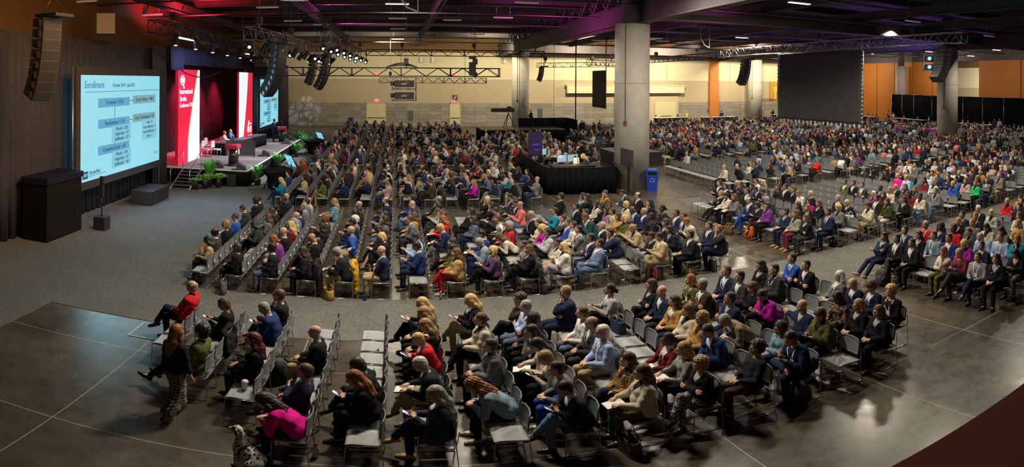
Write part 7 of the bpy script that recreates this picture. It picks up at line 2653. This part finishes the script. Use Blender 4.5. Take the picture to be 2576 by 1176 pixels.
# staff along the walls
staff = [(60.9, 56.0, 0, D('m', 'd', 'B', 'k', 'salmon', 'S', 'black', 'S', 'p'), 'person in pink shirt standing left of the tall black drape'),
         (56.7, 51.3, 0.2, D('m', 'l', 'S', 'd', 'ltblue', 'S', 'khaki', 'S', 'p'), 'person in light blue shirt standing at the black drape'),
         (53.6, 33.4, 0.2, D('m', 'l', 'S', 'd', 'ltblue', 'S', 'khaki', 'S', 'l'), 'person in blue shirt standing at the right end of the drape'),
         (53.9, 34.2, 0.2, D('m', 't', 'S', 'k', 'brown', 'K', 'black', 'S', 'l'), 'person in brown jacket standing beside the blue shirt'),
         (50.4, 68.6, -1.2, D('m', 'l', 'S', 'd', 'black', 'J', 'navy', 'S', 'b'), 'person in black suit standing at the small table'),
         (31.9, 68.3, -1.57, D('f', 'l', 'S', 'd', 'white', 'S', 'black', 'n', 'b'), 'person in white at the table left of the orange pier'),
         (35.0, 68.3, -1.57, D('f', 'l', 'b', 'd', 'black', 'J', 'black', 'n', 'b'), 'person in black at the table left of the orange pier'),
         (39.0, 67.4, -1.57, D('m', 'l', 'S', 'd', 'gray', 'J', 'black', 'n', 'b'), 'person in grey at the table right of the orange pier'),
         (41.2, 67.6, -1.57, D('m', 'l', 'S', 'k', 'navy', 'J', 'black', 'S', 'l'), 'person in navy suit standing behind the table by the orange pier'),
         (58.2, 57.3, 0.2, D('f', 't', 'b', 'k', 'ltblue', 'S', 'black', 'n', 'b'), 'person in light blue at the table right of the black screen'),
         (58.0, 56.4, 0.2, D('f', 'l', 'b', 's', 'teal', 'S', 'black', 'n', 'b'), 'person in teal at the table right of the black screen'),
         (57.9, 55.4, 0.2, D('f', 'l', 'L', 'k', 'nblack', 'S', 'black', 'n', 'b', 'f'), 'person in black bent over the table right of the black screen'),
         (58.3, 50.9, 0.2, D('m', 'l', 'S', 'd', 'slate', 'S', 'black', 'n', 'l'), 'person in slate top at the left end of the long table'),
         (58.0, 48.3, 0.2, D('f', 'l', 'S', 'd', 'black', 'S', 'black', 'n', 'b'), 'person in black at the middle of the long table'),
         (57.6, 46.2, 0.2, D('m', 'l', 'R', 'b', 'navyb', 'J', 'navy', 'n', 'l'), 'person in blue blazer at the right end of the long table'),
         (55.9, 41.4, 0.2, D('m', 'l', 'S', 'w', 'black', 'J', 'black', 'n', 'l'), 'person in black suit seated just right of the rightmost pillar'),
         (55.7, 40.6, 0.2, D('m', 'l', 'R', 'g', 'nblack', 'J', 'black', 'n', 'l'), 'second person in black suit right of the rightmost pillar'),
         (55.4, 39.5, 0.2, D('f', 'l', 'b', 'y', 'white', 'S', 'black', 'n', 'b'), 'person in white at the table right of the rightmost pillar'),
         (55.2, 38.6, 0.2, D('m', 'l', 'S', 'd', 'navy', 'J', 'navy', 'n', 'l'), 'person in navy suit at the table right of the rightmost pillar'),
         (54.9, 36.3, 0.2, D('f', 'l', 'L', 's', 'gray', 'S', 'black', 'n', 'b'), 'person in grey at the far end table, right of the navy suit'),
         (54.5, 35.2, 0.2, D('m', 't', 'S', 'k', 'white', 'S', 'black', 'n', 'l'), 'person in white shirt near the right end of the tables')]
for x, y, rz, d, lab in staff:
    add_person(x, y, d, lab, 0.022, rz, 0, 1.0, None)
    if d[7] == 'n':
        make_chair(x, y, 'chair under the ' + lab.replace('second person', 'other person'), 'chairs behind the side tables', rz)

# ------------------------------------------------------------------ bags, cups, coats and the dog
def colmat(n, c, r=0.6, **k):
    return mat(n, c, r, **k)
def tote(x, y, z, w, h, d, rz, c, label, name='tote_bag', handle=(0.25, 0.16, 0.08), soft=0.12):
    t = empty(name, (x, y, z), rz, label, 'bag', None)
    m = MB()
    n = 10; prof = [(0.42, 0), (0.5, 0.03), (0.5, 0.5), (0.46, 0.85), (0.44, 1.0), (0.40, 1.0), (0.40, 0.7)]
    vs = []; fs = []
    for a, q in prof:
        for k in range(16):
            an = 2 * PI * k / 16
            ca, sa = math.cos(an), math.sin(an)
            e = 0.5
            vs.append((d * a * math.copysign(abs(ca) ** e, ca) * (1.0 - soft * q), w * a * math.copysign(abs(sa) ** e, sa), h * q + 0.02 * h * math.sin(3 * an + q * 4)))
    for i in range(len(prof) - 1):
        for k in range(16): fs.append((i * 16 + k, i * 16 + (k + 1) % 16, (i + 1) * 16 + (k + 1) % 16, (i + 1) * 16 + k))
    fs.append(tuple(range(15, -1, -1)))
    m.add(vs, fs, 0, True); m.build('bag_body', colmat('bag_' + '%02x%02x%02x' % tuple(int(255 * v) for v in c), c, 0.6, noise=0.15, scale=14), t)
    for s in (-1, 1):
        m = MB(); m.tube([(s * d * 0.40, -w * 0.22, h * 0.92), (s * d * 0.36, -w * 0.2, h * 1.25), (s * d * 0.30, 0, h * 1.42), (s * d * 0.36, w * 0.2, h * 1.25), (s * d * 0.40, w * 0.22, h * 0.92)], 0.012, 6)
        m.build('handle', colmat('handle_%02x%02x%02x' % tuple(int(255 * v) for v in handle), handle, 0.5), t)
    return t
def backpack(x, y, z, rz, c, label, s=1.0):
    t = empty('backpack', (x, y, z), rz, label, 'bag', None)
    m = MB()
    vs = []; fs = []
    prof = [(0.30, 0.0), (0.50, 0.03), (0.52, 0.35), (0.48, 0.75), (0.36, 0.93), (0.12, 1.0)]
    for a, q in prof:
        for k in range(16):
            an = 2 * PI * k / 16; ca, sa = math.cos(an), math.sin(an)
            vs.append((0.24 * s * a * math.copysign(abs(ca) ** 0.6, ca), 0.33 * s * a * math.copysign(abs(sa) ** 0.6, sa), 0.46 * s * q))
    for i in range(len(prof) - 1):
        for k in range(16): fs.append((i * 16 + k, i * 16 + (k + 1) % 16, (i + 1) * 16 + (k + 1) % 16, (i + 1) * 16 + k))
    fs.append(tuple(range(15, -1, -1))); fs.append(tuple(80 + k for k in range(16)))
    m.add(vs, fs, 0, True); mt = colmat('pack_%02x%02x%02x' % tuple(int(255 * v) for v in c), c, 0.7, noise=0.2, scale=20); m.build('pack_body', mt, t)
    m = MB(); m.ball((-0.13 * s, 0, 0.17 * s), (0.05 * s, 0.12 * s, 0.14 * s), 10); m.build('front_pocket', mt, t)
    for sd in (-1, 1):
        m = MB(); m.tube([(0.10 * s, sd * 0.07 * s, 0.44 * s), (0.17 * s, sd * 0.09 * s, 0.34 * s), (0.16 * s, sd * 0.11 * s, 0.12 * s), (0.11 * s, sd * 0.12 * s, 0.04 * s)], 0.022 * s, 6); m.build('shoulder_strap', M_BLACK, t)
    m = MB(); m.tube([(0.02, -0.04 * s, 0.45 * s), (0.02, 0, 0.50 * s), (0.02, 0.04 * s, 0.45 * s)], 0.01, 5); m.build('grab_handle', M_BLACK, t)
    return t
def cup(x, y, z, label, lid=True, s=1.0):
    t = empty('paper_cup', (x, y, z), 0, label, 'cup', 'paper cups')
    m = MB(); m.lathe([(0.028 * s, 0), (0.041 * s, 0.105 * s), (0.043 * s, 0.108 * s), (0.038 * s, 0.100 * s), (0.03 * s, 0.05 * s)], (0, 0, 0), 16); m.build('cup_body', M_PAPER, t)
    if lid:
        m = MB(); m.lathe([(0.045 * s, 0.10 * s), (0.045 * s, 0.115 * s), (0.036 * s, 0.12 * s), (0.034 * s, 0.13 * s)], (0, 0, 0), 16); m.build('cup_lid', M_WHITE, t)
def bottle(x, y, z, label, c, h=0.24, r=0.035, capc=(0.02, 0.02, 0.02), clear=False):
    t = empty('water_bottle', (x, y, z), 0, label, 'bottle', None)
    m = MB(); m.lathe([(r, 0), (r, h * 0.7), (r * 0.5, h * 0.88), (r * 0.5, h * 0.9)], (0, 0, 0), 14)
    m.build('bottle_body', M_CLEAR if clear else colmat('bottle_%02x%02x%02x' % tuple(int(255 * v) for v in c), c, 0.3), t)
    m = MB(); m.lathe([(r * 0.55, h * 0.88), (r * 0.55, h)], (0, 0, 0), 12); m.build('bottle_cap', colmat('cap_%02x%02x%02x' % tuple(int(255 * v) for v in capc), capc, 0.4), t)
M_CLEAR = mat('clear_plastic', (0.75, 0.8, 0.85), 0.08)
M_CLEAR.node_tree.nodes['Principled BSDF'].inputs['Transmission Weight'].default_value = 0.85
def coat(x, y, rz, c, label, length=0.75, puffy=False):
    """A coat hung over a chair back: folds front and behind."""
    t = empty('coat', (x, y, 0), rz, label, 'coat', None)
    F = Field((-0.16, -0.34, 0.86 - length), (0.20, 0.34, 1.0), 0.018)
    for l in np.linspace(-0.19, 0.19, 5):
        F.chain([v3(0.02, l, 0.84), v3(-0.05, l * 1.05, 0.6), v3(-0.06, l * 1.15, 0.86 - length + 0.09)], [0.055, 0.05, 0.055], 0.04)
        F.cone(v3(0.03, l, 0.84), v3(0.08, l, 0.66), 0.05, 0.035, 0.04)
    for s in (1, -1): F.chain([v3(-0.02, s * 0.23, 0.80), v3(-0.05, s * 0.27, 0.58), v3(-0.03, s * 0.25, 0.36)], [0.055, 0.05, 0.04], 0.02)
    F.ell(v3(0.0, 0, 0.90), (0.06, 0.12, 0.05), None, 0.04)
    F.ripple(0.010 if not puffy else 0.004, 26, 1.0)
    if puffy:
        xx, yy, zz = F.coords(); F.F = F.F - (0.010 * np.abs(np.sin(42 * zz)) + 0 * xx + 0 * yy).astype(np.float32)
    V, Q = F.nets()
    o = inst('coat_cloth', np_mesh('coat_cloth', V * TO_LOCAL, Q, True, [M_CLOTH]), t, c)
    return t


def seat(b, k, j):
    return seat_xy(b, k, j)
def px(x, y, z=0.0): return at(x, y, z)[:2]

x, y = seat('A', 2, 2); cup(x - 0.02, y + 0.10, 0.452, 'white lidded coffee cup on the empty chair at the near row end', True, 1.25)
x, y = px(828, 752); tote(x, y, 0.006, 0.44, 0.26, 0.22, 0.5, (0.42, 0.24, 0.06), 'tan canvas satchel on the carpet below the yellow coat', 'satchel', (0.35, 0.2, 0.06))
x, y = px(565, 738); tote(x, y, 0.006, 0.42, 0.36, 0.16, 0.1, (0.12, 0.115, 0.105), 'grey tote standing on the carpet at the left row end', 'tote_bag', (0.03, 0.03, 0.03))
x, y = px(921, 757); bottle(x, y, 0.006, 'blue metal bottle on the carpet by the row end', (0.02, 0.06, 0.18), 0.24, 0.04)
x, y = px(800, 1150); bottle(x, y, 0.0, 'white tumbler with black lid on the floor by the empty front chair', (0.6, 0.55, 0.5), 0.24, 0.042)
x, y = px(1048, 742); tote(x, y, 0.006, 0.36, 0.30, 0.16, 0.1, (0.24, 0.11, 0.04), 'brown leather tote under the chair beside the red trousers', 'tote_bag', (0.2, 0.09, 0.03))
x, y = px(1112, 755); bottle(x, y, 0.006, 'clear water bottle on the carpet near the red trousers', (0.6, 0.7, 0.7), 0.22, 0.033, (0.5, 0.5, 0.5), True)
x, y = px(1205, 742); cup(x, y, 0.006, 'left of two small paper cups on the carpet under a chair', False, 0.95)
x, y = px(1225, 745); cup(x, y, 0.006, 'right of two small paper cups on the carpet under a chair', False, 0.85)
x, y = px(1570, 714); cup(x, y, 0.006, 'lone paper cup on the carpet below two empty chairs', False, 1.0)
x, y = px(1368, 738); tote(x, y, 0.006, 0.34, 0.30, 0.16, 0.3, (0.03, 0.035, 0.035), 'black tote with pale handles on the carpet edge', 'tote_bag', (0.5, 0.46, 0.42))
x, y = px(1345, 737); bottle(x, y, 0.006, 'clear bottle with blue label beside the black tote', (0.3, 0.4, 0.7), 0.22, 0.033, (0.1, 0.2, 0.6), True)
x, y = seat('A', 9, 6); tote(x - 0.02, y, 0.455, 0.40, 0.26, 0.20, 0.15, (0.018, 0.028, 0.075), 'navy bag with tan leather handles on an empty chair', 'handbag', (0.30, 0.15, 0.05))
x, y = px(1128, 985); tote(x, y, 0.0, 0.34, 0.24, 0.16, 0.2, (0.16, 0.045, 0.015), 'red brown leather handbag standing on the floor between the rows', 'handbag', (0.2, 0.06, 0.02))
x, y = px(1590, 1140); tote(x, y, 0.0, 0.44, 0.28, 0.18, 0.15, (0.03, 0.024, 0.024), 'big dark handbag on the floor under the cream jacket', 'handbag', (0.02, 0.02, 0.02))
x, y = px(2017, 1015); backpack(x, y, 0.0, 2.6, (0.03, 0.028, 0.03), 'dark grey backpack standing on the floor at the front row end', 1.05)
x, y = px(1652, 706); backpack(x, y, 0.006, 0.3, (0.14, 0.014, 0.014), 'glossy dark red backpack on the carpet by the khaki suit', 0.95)
x, y = px(1888, 600); backpack(x, y, 0.0, 0.4, (0.65, 0.13, 0.015), 'orange and black backpack on the floor before the right middle block', 1.0)
x, y = px(1795, 682); tote(x, y, 0.006, 0.34, 0.30, 0.14, 0.1, (0.025, 0.025, 0.028), 'black tote on the carpet at the right row end', 'tote_bag', (0.02, 0.02, 0.02))
x, y = px(1735, 690); tote(x, y, 0.006, 0.36, 0.30, 0.16, 0.2, (0.30, 0.25, 0.12), 'gold patterned tote under the chair of the orange tie', 'tote_bag', (0.05, 0.04, 0.03))
x, y = px(2222, 718); backpack(x, y, 0.0, 0.2, (0.035, 0.035, 0.04), 'charcoal backpack on the floor at the corner block', 1.05)
x, y = px(2106, 620); tote(x, y, 0.006, 0.46, 0.18, 0.28, 0.3, (0.03, 0.025, 0.028), 'black duffel lying on the carpet before the right middle block', 'duffel_bag', (0.02, 0.02, 0.02))
x, y = px(1835, 590); tote(x, y, 0.0, 0.36, 0.30, 0.2, 0.4, (0.14, 0.08, 0.03), 'brown monogram tote on the floor before the right middle block', 'tote_bag', (0.3, 0.16, 0.05))
x, y = px(2460, 776); tote(x, y, 0.0, 0.26, 0.30, 0.12, 0.2, (0.035, 0.03, 0.03), 'small dark tote under the rightmost front chair', 'tote_bag', (0.02, 0.02, 0.02))
x, y = px(508, 690); tote(x, y + 0.1, 0.455, 0.30, 0.27, 0.16, 0.2, (0.42, 0.20, 0.05), 'orange leather bag on the first chair at the left row end', 'handbag', (0.3, 0.14, 0.04))
x, y = px(2138, 563, 0.45); tote(x, y, 0.455, 0.36, 0.30, 0.24, 0.2, (0.5, 0.5, 0.52), 'pale grey shopping bag on a chair of the right middle block', 'shopping_bag', (0.5, 0.5, 0.5))
x, y = px(700, 960); backpack(x, y, 0.0, 0.8, (0.02, 0.022, 0.024), 'black backpack on the floor under the bald man in black', 1.1)
x, y = px(953, 905, 0.25); backpack(x, y, 0.0, 0.1, (0.02, 0.02, 0.022), 'black backpack behind the row of four empty chairs', 0.95)
x, y = seat('A', 4, 3); tote(x, y, 0.455, 0.30, 0.22, 0.16, 0.2, (0.03, 0.04, 0.035), 'dark bag with green strap on the chair beside the black jacket', 'handbag', (0.12, 0.25, 0.2))
x, y = seat('B', 4, 0); coat(x + 0.22, y + 0.08, 0.0, (0.50, 0.27, 0.02), 'mustard yellow coat hanging over a chair back at the row end', 0.80)
x, y = seat('B', 9, 0); coat(x + 0.22, y, 0.0, TONE['charcoal'], 'charcoal coat hanging over the chair of the purple striped top', 0.74)
x, y = seat('B', 12, 0); coat(x + 0.22, y, 0.0, TONE['gray'], 'grey coat hanging over a chair at the row end', 0.78)
x, y = seat('A', 1, 5); coat(x + 0.2, y, 0.0, TONE['black'], 'black coat over the chair between the olive jacket and black top', 0.5)
x, y = seat('B', 3, 0); coat(x + 0.22, y + 0.05, 0.0, TONE['nblack'], 'black quilted coat hanging over a chair at the row end', 0.85, True)
x, y = px(910, 975, 0.45); t = empty('laptop', (seat('B', 0, 4)[0] - 0.33, seat('B', 0, 4)[1], 0.68), 0, 'open laptop on the lap of the blue top in the first row', 'laptop')
def laptop_parts(t):
    m = MB(); m.box((-0.11, -0.16, -0.008), (0.11, 0.16, 0.008)); m.build('keyboard_half', M_ALU, t)
    m = MB(); m.box((-0.008, -0.16, 0.0), (0.0, 0.16, 0.22), rot=Matrix.Rotation(-0.35, 3, 'Y'), at_=(-0.11, 0, 0.0)); m.build('lid', M_BLKPL, t)
    m = MB(); m.box((0.0, -0.148, 0.012), (0.002, 0.148, 0.21), rot=Matrix.Rotation(-0.35, 3, 'Y'), at_=(-0.11, 0, 0.0)); m.build('display', mat('laptop_glow', (0.05, 0.06, 0.07), 0.3, emit=(0.15, 0.3, 0.36), estr=0.5), t)
laptop_parts(t)
# floor box hatch by the first row
t = empty('floor_box', (-4.75, 11.0, 0.0), 0.0, 'square floor hatch under the feet of the person in red', 'hatch')
m = MB(); m.box((-0.32, -0.36, 0), (0.32, 0.36, 0.008)); m.build('plate', mat('hatch_steel', (0.11, 0.12, 0.13), 0.4, 0.4), t)
m = MB()
for lo, hi in (((-0.34, -0.38, 0), (0.34, -0.36, 0.012)), ((-0.34, 0.36, 0), (0.34, 0.38, 0.012)), ((-0.34, -0.36, 0), (-0.32, 0.36, 0.012)), ((0.32, -0.36, 0), (0.34, 0.36, 0.012))): m.box(lo, hi)
m.build('rim', M_ALU, t)

# the spotted dog sitting by the pink jacket, in a red collar and harness
def dog(x, y, rz):
    t = empty('dog', (x, y, 0), rz, 'white dog with black spots and red collar sitting by the pink jacket', 'dog')
    F = Field((-0.45, -0.22, -0.02), (0.40, 0.22, 0.85), 0.009)
    # forward +f; sitting: haunches behind, chest upright
    F.chain([v3(-0.20, 0, 0.20), v3(-0.06, 0, 0.33), v3(0.07, 0, 0.44)], [0.125, 0.118, 0.115], 0.05)
    F.ell(v3(0.09, 0, 0.38), (0.10, 0.095, 0.14), None, 0.04)
    F.chain([v3(0.06, 0, 0.50), v3(0.10, 0, 0.60), v3(0.13, 0.01, 0.655)], [0.085, 0.066, 0.062], 0.03)
    F.ell(v3(0.15, 0.01, 0.69), (0.085, 0.066, 0.068), None, 0.02)
    F.chain([v3(0.19, 0.015, 0.675), v3(0.275, 0.03, 0.655)], [0.046, 0.034], 0.02)
    F.ell(v3(0.285, 0.03, 0.665), (0.018, 0.02, 0.016), None, 0.008)
    for s in (1, -1):
        F.ell(v3(0.11, s * 0.072, 0.665), (0.035, 0.014, 0.062), None, 0.01)
        F.chain([v3(0.10, s * 0.075, 0.40), v3(0.09, s * 0.078, 0.22), v3(0.115, s * 0.078, 0.05)], [0.055, 0.036, 0.026], 0.03)
        F.chain([v3(0.115, s * 0.078, 0.03), v3(0.165, s * 0.08, 0.022)], [0.028, 0.024], 0.015)
        F.chain([v3(-0.18, s * 0.09, 0.20), v3(-0.02, s * 0.13, 0.19), v3(-0.16, s * 0.13, 0.06)], [0.10, 0.062, 0.034], 0.03)
        F.chain([v3(-0.16, s * 0.13, 0.03), v3(0.0, s * 0.135, 0.025)], [0.03, 0.026], 0.02)
    F.chain([v3(-0.30, 0, 0.10), v3(-0.38, 0.06, 0.04), v3(-0.34, 0.16, 0.03)], [0.028, 0.02, 0.012], 0.03)
    V, Q = F.nets()
    md = bpy.data.materials.new('spotted_fur'); md.use_nodes = True
    nt = md.node_tree; b = nt.nodes['Principled BSDF']; b.inputs['Roughness'].default_value = 0.8
    tc = nt.nodes.new('ShaderNodeTexCoord'); vo = nt.nodes.new('ShaderNodeTexVoronoi'); vo.inputs['Scale'].default_value = 17
    nt.links.new(tc.outputs['Object'], vo.inputs['Vector'])
    f = nmath(nt, 'LESS_THAN', vo.outputs['Distance'], 0.36)
    at_ = nt.nodes.new('ShaderNodeAttribute'); at_.attribute_name = 'paint'
    sp = nt.nodes.new('ShaderNodeSeparateColor'); nt.links.new(at_.outputs['Color'], sp.inputs[0])
    nt.links.new(mixc(nt, nmath(nt, 'MAXIMUM', f, sp.outputs[0]), (0.55, 0.52, 0.47), (0.02, 0.018, 0.018)), b.inputs['Base Color'])
    at2 = np.zeros((len(V), 4), dtype=np.float32); at2[:, 3] = 1
    nose = V[:, 0] > 0.285
    eye = (np.abs(np.abs(V[:, 1] - 0.01) - 0.042) < 0.013) & (np.abs(V[:, 2] - 0.705) < 0.012) & (V[:, 0] > 0.18)
    ear = (np.abs(V[:, 1]) > 0.078) & (V[:, 2] > 0.60) & (V[:, 0] < 0.15)
    at2[nose | eye | ear, 0] = 1
    inst('body', np_mesh('body', V * TO_LOCAL, Q, True, [md], at2), t)
    m = MB(); m.tube([tuple(v3(0.095 + 0.066 * math.cos(a), 0.074 * math.sin(a), 0.56 - 0.03 * math.cos(a)) * TO_LOCAL) for a in np.linspace(0, 2 * PI, 16, endpoint=False)], 0.013, 6, closed=True); m.build('collar', mat('collar_red', (0.5, 0.02, 0.02), 0.5), t)
    m = MB(); m.tube([tuple(v3(-0.01 + 0.10 * math.cos(a) * 0.5, 0.128 * math.sin(a), 0.37 - 0.12 * math.cos(a)) * TO_LOCAL) for a in np.linspace(0, 2 * PI, 18, endpoint=False)], 0.022, 6, closed=True); m.build('harness', M_BLACK, t)
    return t
dog(-1.74, 6.88, -0.6).scale = (0.9, 0.9, 0.9)
